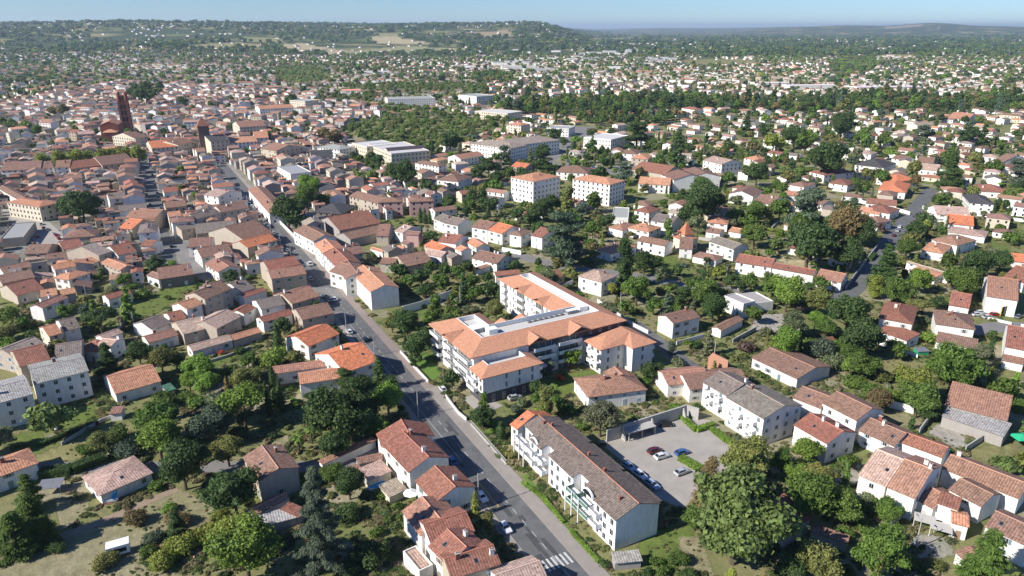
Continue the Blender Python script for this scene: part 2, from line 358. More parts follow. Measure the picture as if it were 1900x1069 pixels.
houses = []                              # records for labels
def building(ctr, rz, L, W, h, kind, rc, wc, slope=0.33, cat='house', name=None, opts='', label=None, detail=2, seed=None, group=None, frac=None):
    """one building: wall, roof (> chimney), windows, door"""
    u = random.Random(seed if seed is not None else int(ctr[0]*31+ctr[1]*17))
    if kind == 'F': slope = 0
    name = name or ('house' if cat == 'house' else cat.replace(' ', '_').replace('-', '_'))
    root = ob(name, None, None, (ctr[0], ctr[1], 0), rz)
    verts, faces, top = roof_shape(L, W, h, kind, slope)
    cs, sn = math.cos(rz), math.sin(rz)
    occ_poly([(ctr[0]+x*cs-y*sn, ctr[1]+x*sn+y*cs) for x, y in ((-L/2,-W/2),(L/2,-W/2),(L/2,W/2),(-L/2,W/2))], 0.8)
    # openings on the sides that can be seen from in front
    wins = []; floors = max(1, int(round(h/2.9))) if h > 3.8 else (1 if h > 2.4 else 0)
    inset = 0 if kind == 'F' else 0.4
    ex = 0 if kind == 'F' else (0.4 if kind == 'H' else 0.2)
    if floors and 'n' not in opts:
        tocam = Vector((-ctr[0], -ctr[1])).normalized()
        for (nx, ny, ln, off, ax) in ((0,-1,L-2*ex,W/2-inset,0),(0,1,L-2*ex,W/2-inset,0),(-1,0,W-2*inset,L/2-ex,1),(1,0,W-2*inset,L/2-ex,1)):
            wx, wy = nx*cs-ny*sn, nx*sn+ny*cs
            if wx*tocam.x+wy*tocam.y < 0.12: continue
            if ax == 1 and kind in 'G' and 'w' not in opts and u.random() < 0.45: continue
            step = 3.1 if 'd' in opts else u.choice((3.4, 3.9, 4.4)); k = max(1, int((ln-1.0)/step))
            fh = h/floors
            for fl in range(floors):
                for i in range(k):
                    if u.random() < (0.05 if 'd' in opts else 0.18): continue
                    c = (i+0.5)/k*ln-ln/2
                    wins.append((nx, ny, c, off, ax, fl*fh+0.95, fl, i == k//2))
    hw = 1.35 if h/max(1, floors) > 2.6 else 1.0
    if detail < 2:
        wl = []
        for (nx, ny, c, off, ax, z, fl, mid) in wins:
            x, y = (c, ny*off) if ax == 0 else (nx*off, c)
            wl.append((x, y, z, 1.1, hw, ax))
        wme = walls_mesh(L, W, h, kind, slope, win=wl)
    else: wme = walls_mesh(L, W, h, kind, slope)
    wcol = jit(WC[wc], 0.07, u); rcol = jit(RC[rc], 0.12, u)
    if kind == 'F':
        wo_ = ob('wall', wme, root, color=wcol)
        mb = MB(); mb.box(-L/2+0.27, L/2-0.27, -W/2+0.27, W/2-0.27, h+0.02, h+0.10)
        ro = ob('roof', mesh('roof', mb.v, mb.f, ['roof' if rc not in 'cGw' else 'tint'], mb.m, True), root, color=rcol); top = h
    else:
        wo_ = ob('wall', wme, root, color=wcol)
        mb = MB(); slab(mb, verts, faces, 0.16)
        if kind in 'GH' and detail >= 2 and L >= 4:         # ridge cap
            q = [v for v in verts if abs(v[2]-top) < 1e-6]
        else: q = []
        ro = ob('roof', mesh('roof', mb.v, mb.f, ['roof'], mb.m, True), root, color=rcol)
        if len(q) == 2:
            rb_ = MB(); rb_.tube((q[0][0], q[0][1], top+0.02), (q[1][0], q[1][1], top+0.02), 0.15, 0.15, 6)
            ob('ridge', rb_.mesh('ridge', ['tint']), ro, color=tuple(min(1, c_*1.25+a_) for c_, a_ in zip(rcol, (0.05, 0.015, 0))))
    if detail >= 2:
        scol = u.choice(SHUT); st = 'shutter' if u.random() < 0.62 and 'd' not in opts else ('closed' if u.random() < 0.55 else 'plain')
        for (nx, ny, c, off, ax, z, fl, mid) in wins:
            rot = {(0,-1):0, (0,1):math.pi, (-1,0):-math.pi/2, (1,0):math.pi/2}[(nx, ny)]
            p = (c, ny*off, z) if ax == 0 else (nx*off, c, z)
            if fl == 0 and mid and ax == 0 and 'n' not in opts and h < 8:
                ob('door', door_mesh(1.1, 2.1), root, (p[0], p[1], 0.05), rot, color=scol); continue
            s2 = st if st != 'closed' or u.random() < 0.6 else 'plain'
            ob('window', window_mesh(1.1, hw, s2), root, p, rot, color=scol)
    nch = 0
    if kind != 'F' and 'x' not in opts and h > 2.9 and detail >= 1:
        for i in range(u.choice((1, 1, 2)) if detail >= 2 else u.choice((0, 1, 1))):
            x = u.uniform(-0.42, 0.42)*L; y = u.uniform(-0.22, 0.3)*W
            if kind == 'H': x *= 0.5; y *= 0.5
            if kind == 'S': z = h+slope*(y+W/2)
            else: z = h+slope*(W/2-abs(y))
            if kind == 'H': z = min(z, h+slope*(L/2-abs(x)))
            ob('chimney', chimney_mesh(u.random() < 0.35), ro, (x, y, z), 0 if u.random() < 0.5 else math.pi/2, color=jit(WC['w'], 0.1, u)); nch += 1
    if detail >= 2 and kind in 'GH' and u.random() < 0.5 and W > 8:
        mb = MB(); mb.box(-0.4, 0.4, -0.55, 0.55, -0.02, 0.07, 1); mb.box(-0.32, 0.32, -0.47, 0.47, 0.07, 0.09, 0)
        sk = ob('skylight', mb.mesh('skylight', ['glass', 'metal']), ro, (u.uniform(-0.3, 0.3)*L if kind == 'G' else 0, -W*0.25, h+slope*W*0.25))
        sk.rotation_euler = (math.atan(slope), 0, 0)
    rec = dict(o=root, p=Vector((ctr[0], ctr[1], 0)), rc=rc, wc=wc, kind=kind, fl=floors, L=L, W=W, h=h, nch=nch, cat=cat, label=label)
    root['category'] = cat
    if label: root['label'] = label
    if group or cat == 'house': root['group'] = group or 'houses of the town'
    houses.append(rec)
    return root, ro, wo_

def traced(k, ax, ay, bx, by, cx, cy, h, t, rc='b', wc='w', opts='', **kw):
    """footprint from eave ends A, B and a third point on the other eave (capitals) or the ridge (small letters)"""
    A = G(*kpx(k, ax, ay), h); B = G(*kpx(k, bx, by), h); kind = t.upper()
    slope = kw.pop('slope', 0.33)
    d = B-A; L = d.length; d.normalize(); pv = Vector((-d.y, d.x, 0))
    W = 8.0
    for _ in range(6):
        if t in 'gh': z = h+abs(W)/2*slope
        elif t in 'Ss': z = h+abs(W)*slope
        else: z = h
        Cp = G(*kpx(k, cx, cy), z); w = (Cp-A).dot(pv)
        W = 2*w if t in 'gh' else w
    if W < 0: A, B, d, pv, W = B, A, -d, -pv, -W
    W = min(max(W, 2.2), 34.0); L = min(max(L, 2.5), 75.0)
    if kind == 'H' and W > L*1.02: pass
    c = (A+B)/2+pv*W/2
    rz = math.atan2(d.y, d.x)
    cat = kw.pop('cat', 'house' if h >= 2.7 or W*L > 60 else 'shed')
    det = kw.pop('detail', 2 if c.y < 420 else 1)
    return building((c.x, c.y), rz, L, W, h+0.013*(len(houses) % 7), kind, rc, wc, slope, cat=cat, opts=opts, detail=det, **kw)
# ---------------------------------------------------------------- foliage
def ico(sub=1):
    t = (1+5**0.5)/2
    v = [(-1,t,0),(1,t,0),(-1,-t,0),(1,-t,0),(0,-1,t),(0,1,t),(0,-1,-t),(0,1,-t),(t,0,-1),(t,0,1),(-t,0,-1),(-t,0,1)]
    f = [(0,11,5),(0,5,1),(0,1,7),(0,7,10),(0,10,11),(1,5,9),(5,11,4),(11,10,2),(10,7,6),(7,1,8),(3,9,4),(3,4,2),(3,2,6),(3,6,8),(3,8,9),(4,9,5),(2,4,11),(6,2,10),(8,6,7),(9,8,1)]
    v = [Vector(a).normalized() for a in v]
    for _ in range(sub):
        mid = {}; nf = []
        def m(a, b):
            k = (min(a, b), max(a, b))
            if k not in mid: mid[k] = len(v); v.append(((v[a]+v[b])/2).normalized())
            return mid[k]
        for a, b, c in f:
            ab, bc, ca = m(a, b), m(b, c), m(c, a); nf += [(a,ab,ca),(b,bc,ab),(c,ca,bc),(ab,bc,ca)]
        f = nf
    return np.array([tuple(a) for a in v]), f
ICO0 = ico(0); ICO1 = ico(1)

def lobes_for(kind, r):
    """ellipsoids (cx,cy,cz,rx,ry,rz) of a crown of radius 1 standing on z=0"""
    out = []; U = r.uniform
    if kind == 'round':
        out.append((0,0,1.15,0.62,0.62,0.6))
        for i in range(17):
            a = U(0, 6.283); ph = math.acos(U(-0.75, 1)); q = U(0.52, 0.72); s = U(0.17, 0.44); q *= U(0.8, 1.25)
            out.append((q*math.sin(ph)*math.cos(a), q*math.sin(ph)*math.sin(a), 1.15+0.82*q*math.cos(ph), s, s, s*U(0.75, 1)))
    elif kind == 'wide':                                   # umbrella shaped pine, plane tree
        for i in range(20):
            a = U(0, 6.283); q = math.sqrt(U(0, 1))*0.72; s = U(0.22, 0.36)
            out.append((q*math.cos(a), q*math.sin(a), 1.05+0.32*(1-q*q)+U(-0.12, 0.12), s, s, s*0.72))
    elif kind == 'tall':
        for i in range(22):
            z = U(0.5, 3.0); m = 0.75*math.sin(math.pi*min(1, (z-0.1)/3.1))**0.6; a = U(0, 6.283); q = U(0.1, 0.62)*m; s = U(0.26, 0.4)
            out.append((q*math.cos(a), q*math.sin(a), z, s, s, s*1.35))
    elif kind == 'cypress':
        for i in range(12):
            z = 0.6+i*0.58; m = min(1, (7.8-z)/4.0)**0.7
            out.append((U(-.1, .1), U(-.1, .1), z, 0.85*m, 0.85*m, 0.75))
    elif kind == 'cedar':
        for i in range(30):
            z = U(0.35, 1.85); m = 1.0-0.62*((z-0.35)/1.5)**1.3; a = U(0, 6.283); q = math.sqrt(U(0.05, 1))*m*0.78; s = U(0.24, 0.40)
            out.append((q*math.cos(a), q*math.sin(a), z-0.12*q, s*1.15, s, 0.085))
    elif kind == 'bush':
        for i in range(9):
            a = U(0, 6.283); q = U(0.05, 0.6); s = U(0.36, 0.55)
            out.append((q*math.cos(a), q*math.sin(a), 0.42+U(-0.1, 0.25)*(1-q), s, s, s*0.85))
    elif kind == 'spruce':
        for i in range(46):
            z = 0.25+3.3*i/46.0; m = (1-(z/3.75))**0.85; a = U(0, 6.283); q = m*U(0.35, 0.85); s = 0.16+0.17*m
            out.append((q*math.cos(a), q*math.sin(a), z-0.20*q, s*1.2, s*1.2, s*0.62))
    elif kind == 'deodar':
        for i in range(34):
            a = i*2.4; z = 0.3+3.2*i/34.0; m = (1-(z/3.7))**0.9; w = 0.10+0.07*m
            for j in range(5):
                q = m*(0.15+0.2*j)*U(.85, 1.1); aa = a+U(-.12, .12); out.append((q*math.cos(aa), q*math.sin(aa), z-0.30*q*q/max(m, .2), w*(1.3-.12*j), w*(1.3-.12*j), 0.085))
    return out
def crown_mesh(name, kind, n, size, seed, mat='leaf', core=True, droop=0.0):
    r = random.Random(seed); g = np.random.default_rng(seed); L = lobes_for(kind, r)
    w = np.array([(l[3]*l[4]*l[5])**0.6667 for l in L]); w /= w.sum()
    idx = g.choice(len(L), n, p=w); A = np.array(L)[idx]
    d = g.normal(size=(n, 3)); d /= np.linalg.norm(d, axis=1)[:, None]
    d[:, 2] = np.where(d[:, 2] < -0.35, -d[:, 2], d[:, 2])
    rad = np.where(g.random(n) < 0.16, g.uniform(1.1, 1.42, n), g.uniform(0.76, 1.12, n))[:, None]
    P = A[:, :3]+d*A[:, 3:]*rad
    keep = np.ones(n, bool); La = np.array(L)
    for l in La:
        q = (((P-l[:3])/l[3:])**2).sum(1); keep &= q > 0.45
    P = P[keep]; d = d[keep]; n = len(P)
    nd = d+g.normal(size=(n, 3))*0.62; nd[:, 2] += 0.15
    nd /= np.linalg.norm(nd, axis=1)[:, None]
    up = g.normal(size=(n, 3)); t1 = np.cross(nd, up); t1 /= np.linalg.norm(t1, axis=1)[:, None]; t2 = np.cross(nd, t1)
    s = size*g.uniform(0.6, 1.35, n)[:, None]
    if droop: t1 = d*np.array((1, 1, 0.2)); t1[:, 2] -= droop; t1 /= np.linalg.norm(t1, axis=1)[:, None]; t2 = np.cross(nd, t1); s1 = s*1.9
    else: s1 = s
    V = np.concatenate([P-t1*s1, P-t2*s*0.75+nd*s*0.18, P+t1*s1, P+t2*s*0.75+nd*s*0.18], 1).reshape(-1, 3)
    F = np.arange(4*n).reshape(-1, 4)
    faces = [tuple(x) for x in F.tolist()]; verts = V.tolist()
    if core:
        iv, jf = ICO0 if n < 600 else ICO1
        for l in L:
            k = len(verts); sc_ = 0.80 if kind not in ('cedar',) else 0.7
            jv = iv*(1+g.uniform(-0.14, 0.14, (len(iv), 1)))*np.array(l[3:])*sc_+np.array(l[:3])
            verts += jv.tolist(); faces += [tuple(i+k for i in f) for f in jf]
    me = bpy.data.meshes.new(name); me.from_pydata(verts, [], faces); me.materials.append(M[mat]); me.update()
    return me
def trunk_mesh(kind, seed):
    r = random.Random(seed); mb = MB()
    top = {'round':1.0,'wide':0.95,'tall':2.2,'cypress':1.0,'cedar':1.7,'bush':0.4,'spruce':3.4}[kind]
    rb = {'round':0.075,'wide':0.07,'tall':0.09,'cypress':0.16,'cedar':0.08,'bush':0.05,'spruce':0.07}[kind]
    mb.tube((0,0,-0.05), (0.02,0.01,top*0.55), rb, rb*0.7, 7); mb.tube((0.02,0.01,top*0.55), (0,0.03,top), rb*0.7, rb*0.25, 6)
    if kind in ('round','wide','tall','cedar'):
        for i in range(5):
            a = i*1.3+r.uniform(0, .6); z = top*r.uniform(0.35, 0.75); q = r.uniform(0.35, 0.6)
            mb.tube((0.02,0.01,z), (q*math.cos(a), q*math.sin(a), z+r.uniform(0.15, 0.4)), rb*0.42, rb*0.15, 5)
    return mb.mesh('trunk', ['bark'])
def palm_mesh(seed):
    r = random.Random(seed); v = []; f = []
    for i in range(30):
        a = r.uniform(0, 6.283); el = r.uniform(-0.5, 1.2); L = r.uniform(0.8, 1.1); p = Vector((0, 0, 2.3)); d = Vector((math.cos(a)*math.cos(el), math.sin(a)*math.cos(el), math.sin(el)))
        side = d.cross(Vector((0, 0, 1))).normalized(); prev = None
        for j in range(6):
            w = 0.13*math.sin(math.pi*(j+0.6)/6.4); q = [p-side*w-Vector((0, 0, w*0.5)), p, p+side*w-Vector((0, 0, w*0.5))]; k = len(v); v += [tuple(x) for x in q]
            if prev is not None: f += [(prev, prev+1, k+1, k), (prev+1, prev+2, k+2, k+1)]
            prev = k; d.z -= 0.28; d.normalize(); p = p+d*L/5.5
    me = bpy.data.meshes.new('crown'); me.from_pydata(v, [], f); me.materials.append(M['leaf']); me.update()
    mb = MB(); mb.tube((0,0,0), (0.05,0,1.2), 0.13, 0.10, 8); mb.tube((0.05,0,1.2), (0,0,2.35), 0.10, 0.14, 8)
    return me, mb.mesh('trunk', ['bark'])
LEAFC = {'d':(0.036,0.066,0.022),'m':(0.058,0.100,0.022),'b':(0.090,0.152,0.028),'y':(0.13,0.16,0.035),'o':(0.105,0.120,0.040),
         'u':(0.060,0.090,0.062),'g':(0.085,0.105,0.060),'n':(0.115,0.095,0.045),'r':(0.30,0.07,0.03),'v':(0.075,0.055,0.055),'l':(0.090,0.132,0.042)}
LEAFC = {k: (c[0]*1.95, c[1]*1.8, c[2]*1.6) for k, c in LEAFC.items()}
LEAFN = {'d':'dark green','m':'mid green','b':'bright green','y':'yellow-green','o':'olive green','u':'blue-green','g':'grey-green','n':'brownish green','r':'rust red','v':'purplish','l':'pale olive'}
# unit crowns: key -> (meshes, trunk mesh, centre height)
SP = {}
for kind, nn, sz, zc, dr in (('round', 5200, 0.052, 1.15, 0), ('wide', 4200, 0.05, 1.1, 0), ('tall', 5200, 0.058, 1.7, 0), ('cypress', 5200, 0.075, 4.0, 0),
                         ('cedar', 6500, 0.042, 1.05, 0), ('bush', 2600, 0.062, 0.55, 0), ('spruce', 6500, 0.042, 1.6, 0.5)):
    nv = {'round':4, 'bush':3}.get(kind, 2)
    SP[kind] = ([crown_mesh('crown', kind, nn, sz, 11*i+len(kind), droop=dr) for i in range(nv)], [trunk_mesh(kind, i) for i in range(2)], zc)
    SP[kind+'_lo'] = ([crown_mesh('crown', kind, nn//6, sz*1.9, 31*i+len(kind), droop=dr) for i in range(nv)], SP[kind][1], zc)
pc, pt = palm_mesh(3); SP['palm'] = ([pc], [pt], 2.3)
trees = []
SPN = {'round':'broadleaf tree','wide':'spreading tree','tall':'tall tree','cypress':'cypress','cedar':'cedar','bush':'shrub','spruce':'conifer','palm':'palm tree'}
def tree(x, y, R, kind, col, H=None, label=None, big=None, cat=None):
    u = random.Random(int(x*13+y*7)); far = math.hypot(x, y)*1.0/max(R, 1)
    key = kind if (kind == 'palm' or R*CF/max(y, 50) > 22) else kind+'_lo'
    ms, ts, zc = SP[key]
    nm = {'bush':'shrub','cypress':'cypress_tree','palm':'palm_tree','cedar':'cedar_tree','spruce':'conifer_tree'}.get(kind, 'tree')
    root = ob(nm, None, None, (x, y, 0), u.uniform(0, 6.283))
    zs = R if H is None else H
    me = big or u.choice(ms)
    cr = ob('crown' if kind != 'bush' else 'foliage', me, root, color=jit(LEAFC[col], 0.16, u), scale=(R*u.uniform(.93, 1.07), R*u.uniform(.93, 1.07), zs))
    if big and kind == 'round': cr.location.z = -0.16*R; cr.scale.z *= 1.16
    if kind != 'bush': ob('trunk', u.choice(ts), root, scale=(R, R, zs))
    c = cat or ('shrub' if kind == 'bush' else 'tree')
    root['category'] = c; root['group'] = 'shrubs in the gardens' if c == 'shrub' else 'trees of the town'
    if label: root['label'] = label
    trees.append(dict(o=root, p=Vector((x, y, 0)), kind=kind, col=col, R=R, label=label, cat=c))
    n = 10
    occ_poly([(x+R*0.6*math.cos(i*6.283/n), y+R*0.6*math.sin(i*6.283/n)) for i in range(n)])
    return root
def ttree(x, y, r, kind, col, hs=1.0, **kw):
    """crown centre and radius as seen in the photo -> ground place and real size"""
    zc = SP[kind][2]; R = 3.0
    for _ in range(8):
        p = G(x, y, min(zc*R*hs, 60)); R = r*depth(p)/CF
    return tree(p.x, p.y, R, kind, col, H=R*hs, **kw)
# ---------------------------------------------------------------- ground: one sheet to the horizon
F_LAWN, F_DRY, F_TAN, F_DIRT, F_PALE, F_WOOD, F_ASPH = (0.125,0.165,0.042), (0.24,0.22,0.10), (0.46,0.38,0.23), (0.27,0.24,0.145), (0.36,0.33,0.29), (0.035,0.055,0.025), (0.17,0.165,0.16)
F_TOWN = (0.25,0.23,0.195)
COVER = [   # photo outline (crop, points...), colour
 ('0', [(-80,400),(-80,215),(60,185),(230,155),(420,165),(640,185),(720,215),(640,235),(640,300),(700,330),(860,320),(880,345),(740,390),(640,400),(590,470),(520,470),(380,470),(330,500),(150,470)], F_TOWN),
 ('4', [(690,640),(960,530),(1110,510),(1000,590),(880,680),(680,720)], F_LAWN),
 ('4', [(1080,960),(1380,870),(1400,900),(1150,1000),(900,1069),(850,1040)], F_LAWN),
 ('7', [(150,420),(620,240),(760,210),(760,330),(560,380),(420,430),(230,480)], F_DRY),
 ('7', [(0,300),(240,260),(240,320),(0,360)], F_LAWN),
 ('7', [(230,170),(500,120),(560,190),(350,270),(270,240)], F_LAWN),
 ('7', [(-400,1400),(-300,990),(0,960),(380,840),(860,620),(1000,590),(1200,690),(1180,780),(900,820),(760,1000),(1100,1069),(1200,1400)], F_DIRT),
 ('7', [(300,640),(480,640),(500,700),(330,830)], F_DIRT), ('7', [(0,620),(120,620),(120,800),(0,800)], F_DIRT),
 ('7', [(1130,420),(1350,400),(1600,280),(1560,420),(1400,560)], F_DIRT),
 ('8', [(1640,900),(1760,800),(1950,780),(1950,1069),(1700,1069)], F_LAWN),
 ('9', [(0,860),(120,860),(200,1069),(0,1069)], F_DIRT),
 ('6', [(1060,915),(1400,960),(1350,1060),(1150,1050)], F_DRY), ('6', [(1720,990),(1860,1010),(1800,1100),(1650,1069)], F_DRY),
 ('9', [(1110,170),(1180,150),(1340,200),(1320,275),(1120,205)], F_DIRT), ('9', [(1370,280),(1420,230),(1580,260),(1580,380),(1500,360)], F_PALE),
 ('9', [(1790,270),(1900,300),(1900,560),(1790,500)], F_DRY), ('9', [(1590,370),(1770,340),(1760,470),(1600,400)], F_DRY),
 ('9', [(1240,830),(1480,850),(1520,950),(1320,1000)], F_PALE), ('9', [(560,610),(640,540),(900,500),(1000,450),(1000,560)], F_PALE),
 ('6', [(370,800),(440,690),(560,690),(700,760),(640,800),(560,790)], F_PALE),
 ('6', [(560,380),(720,400),(880,450),(740,470),(540,400)], F_TAN),
 ('6', [(1740,380),(1840,400),(1820,300),(1700,290)], F_LAWN), ('6', [(1590,350),(1740,370),(1700,400),(1580,390)], F_LAWN),
 ('5', [(1720,380),(1840,370),(1900,450),(1760,480)], F_LAWN), ('5', [(200,740),(330,690),(500,650),(480,700),(300,760)], F_LAWN),
 ('5', [(360,910),(520,880),(560,1060),(500,1069)], F_LAWN), ('5', [(1100,1060),(1400,990),(1470,1040),(1400,1120),(1100,1140)], F_LAWN),
 ('6', [(0,0),(0,0),(0,0)], F_LAWN),
 ('0', [(0,395),(120,390),(130,470),(40,500),(0,480)], (0.24,0.23,0.21)),
 # far woods and fields, outlines on level ground
 ('0', [(920,196),(1000,190),(1130,184),(1260,186),(1400,190),(1500,190),(1640,178),(1760,186),(1900,176),(2000,176),(2000,212),(1800,208),(1500,210),(1260,206),(1060,216),(940,214)], F_WOOD),
 ('0', [(1600,102),(1700,100),(1695,113),(1590,112)], F_DRY), ('0', [(1260,112),(1400,108),(1400,120),(1270,122)], F_DRY),
 ('0', [(0,120),(300,112),(0,105)], F_WOOD),
]
def hill_pt(px, py):
    """walk down the line of sight until it meets the terrain"""
    d = ray(px, py)
    t = np.linspace(1500, 24000, 4000); X = d[0]*t; Y = d[1]*t; Z = CH+d[2]*t
    k = np.nonzero(Z < terrain(X, Y))[0]
    k = k[0] if len(k) else -1
    return (X[k], Y[k])
FAR_COVER = [  # fields on the hills, same idea but on the slopes
 ([(520,82),(560,80),(645,94),(645,104),(560,98),(525,92)], F_TAN), ([(438,66),(520,70),(530,80),(460,78)], (0.26,0.25,0.11)), ([(350,84),(440,78),(490,84),(420,92),(340,90)], (0.30,0.27,0.13)),
 ([(684,69),(735,68),(802,80),(800,84),(700,82)], F_TAN), ([(730,84),(880,90),(860,97),(720,96)], (0.32,0.30,0.15)), ([(630,95),(720,88),(790,98),(640,104)], (0.30,0.28,0.15)),
 ([(862,60),(945,55),(955,70),(900,68)], (0.36,0.27,0.17)), ([(690,62),(740,60),(740,68),(700,68)], (0.28,0.26,0.13)), ([(0,72),(28,72),(28,80),(0,80)], (0.25,0.26,0.10)),
 ([(210,88),(285,88),(280,97),(220,95)], (0.32,0.27,0.15)), ([(800,62),(860,60),(850,66),(800,66)], (0.30,0.27,0.15)), ([(1640,50),(1740,46),(1745,52),(1650,54)], (0.40,0.33,0.26)), ([(1100,70),(1190,68),(1190,72),(1100,74)], (0.25,0.24,0.11)),
]
cover_polys = [([tuple(G(*kpx(k, x, y)))[:2] for x, y in pts], col) for k, pts, col in COVER]
far_polys = [([hill_pt(x, y) for x, y in pts], col) for pts, col in FAR_COVER]
pys = np.concatenate([np.linspace(1420, 1069, 16)[:-1], np.arange(1069, 330, -5.0), np.arange(330, 130, -2.5), np.arange(130, 60, -1.2)])
Yr = np.array([G(950, y).y for y in pys]); Yr = np.concatenate([Yr, np.geomspace(Yr[-1]*1.02, 40000, 90)])
ax_ = np.concatenate([np.linspace(-1.5, -0.80, 12)[:-1], np.linspace(-0.80, 0.80, 420), np.linspace(0.80, 1.5, 12)[1:]])
GX = Yr[:, None]*ax_[None, :]; GY = np.repeat(Yr[:, None], len(ax_), 1); GZ = terrain(GX, GY)
cov = np.zeros((*GX.shape, 4), np.float32)
for P, col in cover_polys: cov[inpoly(GX, GY, P)] = (*col, 1.0)
for P, col in far_polys: cov[inpoly(GX, GY, P)] = (*col, 1.0)
nr, nc = GX.shape
vv = np.stack([GX, GY, GZ], -1).reshape(-1, 3); ii = np.arange(nr*nc).reshape(nr, nc)
ff = np.stack([ii[:-1, :-1], ii[:-1, 1:], ii[1:, 1:], ii[1:, :-1]], -1).reshape(-1, 4)
gme = bpy.data.meshes.new('ground'); gme.from_pydata(vv.tolist(), [], ff.tolist())
ca = gme.color_attributes.new('cover', 'FLOAT_COLOR', 'POINT'); ca.data.foreach_set('color', cov.reshape(-1))
m, t, b = nt('ground_cover')
at = N_(t, 'ShaderNodeAttribute', attribute_name='cover')
pos = t.nodes.new('ShaderNodeNewGeometry').outputs['Position']
n1 = ramp(t, noise(t, pos, 0.045, 5, 0.6), 0.38, 0.62); n2 = ramp(t, noise(t, pos, 0.4, 6, 0.7), 0.32, 0.7); n3 = ramp(t, noise(t, pos, 2.6, 4, 0.7), 0.3, 0.72)
pl = N_(t, 'ShaderNodeTexVoronoi', Scale=0.042); pl.distance = 'MANHATTAN'; mpg = N_(t, 'ShaderNodeMapping'); mpg.inputs['Rotation'].default_value = (0, 0, 0.49); t.links.new(pos, mpg.inputs[0]); t.links.new(mpg.outputs[0], pl.inputs['Vector'])
ps = t.nodes.new('ShaderNodeSeparateColor'); t.links.new(pl.outputs['Color'], ps.inputs[0])
plot = mixc(t, ps.outputs[0], (0.115,0.155,0.045), (0.225,0.195,0.115)); plot = mixc(t, ramp(t, ps.outputs[1], 0.78, 0.8), plot, (0.32,0.285,0.235))
near = mixc(t, n1, (0.10,0.125,0.042), (0.21,0.18,0.11)); near = mixc(t, 0.55, near, plot); near = mixc(t, math_(t, 'MULTIPLY', n2, 0.5), near, (0.065,0.095,0.028))
# far country: woods and fields in blocks
vo = N_(t, 'ShaderNodeTexVoronoi', Scale=0.0042); t.links.new(pos, vo.inputs['Vector'])
sp = t.nodes.new('ShaderNodeSeparateColor'); t.links.new(vo.outputs['Color'], sp.inputs[0])
fields = mixc(t, ramp(t, sp.outputs[0], 0.45, 0.5), (0.045,0.065,0.028), mixc(t, sp.outputs[1], (0.10,0.12,0.045), (0.24,0.21,0.11)))
fields = mixc(t, ramp(t, noise(t, pos, 0.004, 4), 0.42, 0.55), fields, (0.042,0.06,0.027))
cd = t.nodes.new('ShaderNodeSeparateXYZ'); t.links.new(pos, cd.inputs[0])
base = mixc(t, ramp(t, cd.outputs[1], 2300, 3000), near, fields)
detail = mixc(t, n2, (0.70,)*3, (1.28,)*3); detail2 = mixc(t, n3, (0.78,)*3, (1.2,)*3)
cvr = mixc(t, 1.0, at.outputs['Color'], detail, 'MULTIPLY'); base = mixc(t, 1.0, base, (1.28, 1.22, 1.15), 'MULTIPLY')
grn = mixc(t, math_(t, 'MULTIPLY', n1, 0.35), cvr, (0.13,0.14,0.05))
c = mixc(t, at.outputs['Alpha'], base, grn); c = mixc(t, 1.0, c, detail2, 'MULTIPLY')
t.links.new(c, b.inputs['Base Color']); b.inputs['Roughness'].default_value = 1.0; b.inputs['Specular IOR Level'].default_value = 0.05
bp = N_(t, 'ShaderNodeBump', Strength=0.5, Distance=0.25); t.links.new(n2, bp.inputs['Height']); t.links.new(bp.outputs[0], b.inputs['Normal'])
M['ground'] = m; gme.materials.append(m)
ground = ob('ground', gme); tag(ground, 'dry and green garden ground spreading under the whole town to the hills', 'ground', kind='structure')

# ---------------------------------------------------------------- roads, pavements, markings
def sheet(name, pts, z, mat, label, side=0.0, kind='structure'):
    mb = MB(); n = len(pts); top = [(p[0], p[1], z) for p in pts]
    mb.add(top+[(p[0], p[1], z-max(side, 0.02)) for p in pts], [tuple(range(n))]+[(i+n, (i+1) % n+n, (i+1) % n, i) for i in range(n)])
    o = ob(name, mb.mesh(name, [mat])); 
    if label: tag(o, label, name.replace('_', ' '), kind=kind)
    occ_poly(pts, 0.8); return o
def strip(name, line, w, z, mat, label, side=0.0):
    L, R = [], []
    for i, p in enumerate(line):
        p = Vector((p[0], p[1])); a = Vector(line[max(0, i-1)][:2]); b2 = Vector(line[min(len(line)-1, i+1)][:2]); d = (b2-a).normalized(); q = Vector((-d.y, d.x))*w/2
        L.append(p+q); R.append(p-q)
    return sheet(name, L+R[::-1], z, mat, label, side)
def kline(k, *pts): return [G(*kpx(k, x, y)) for x, y in pts]
RN0, RN1 = 62.3, 70.9                          # edges of the main street carriageway across N
strip('street', [SN(60, 66.6), SN(640, 66.6)], RN1-RN0, 0.02, 'asphalt', 'long straight main street of grey asphalt running up into the old town')
strip('sidewalk', [SN(60, 72.8), SN(192, 72.8)], 3.8, 0.14, 'pave', 'pale concrete pavement beside the white balcony apartments', 0.14)
strip('sidewalk', [SN(192.1, 72.5), SN(330, 72.5)], 3.2, 0.14, 'pave_pink', 'reddish pavement along the main street before the terrace of white houses', 0.14)
strip('sidewalk', [SN(330.1, 72.3), SN(640, 72.3)], 2.6, 0.14, 'pave', 'far pavement along the main street towards the market tower', 0.14)
strip('sidewalk', [SN(60, 61.2), SN(640, 61.2)], 2.2, 0.14, 'pave', 'pavement along the shaded side of the main street', 0.14)
mb = MB()
for i in range(70):
    s = 96+i*4.6
    p = SN(s, 67.1); q = SN(s+2.2, 67.1); w = N*0.07
    mb.add([(p-w)[:2]+(0.032,), (p+w)[:2]+(0.032,), (q+w)[:2]+(0.032,), (q-w)[:2]+(0.032,)], [(0,1,2,3)])
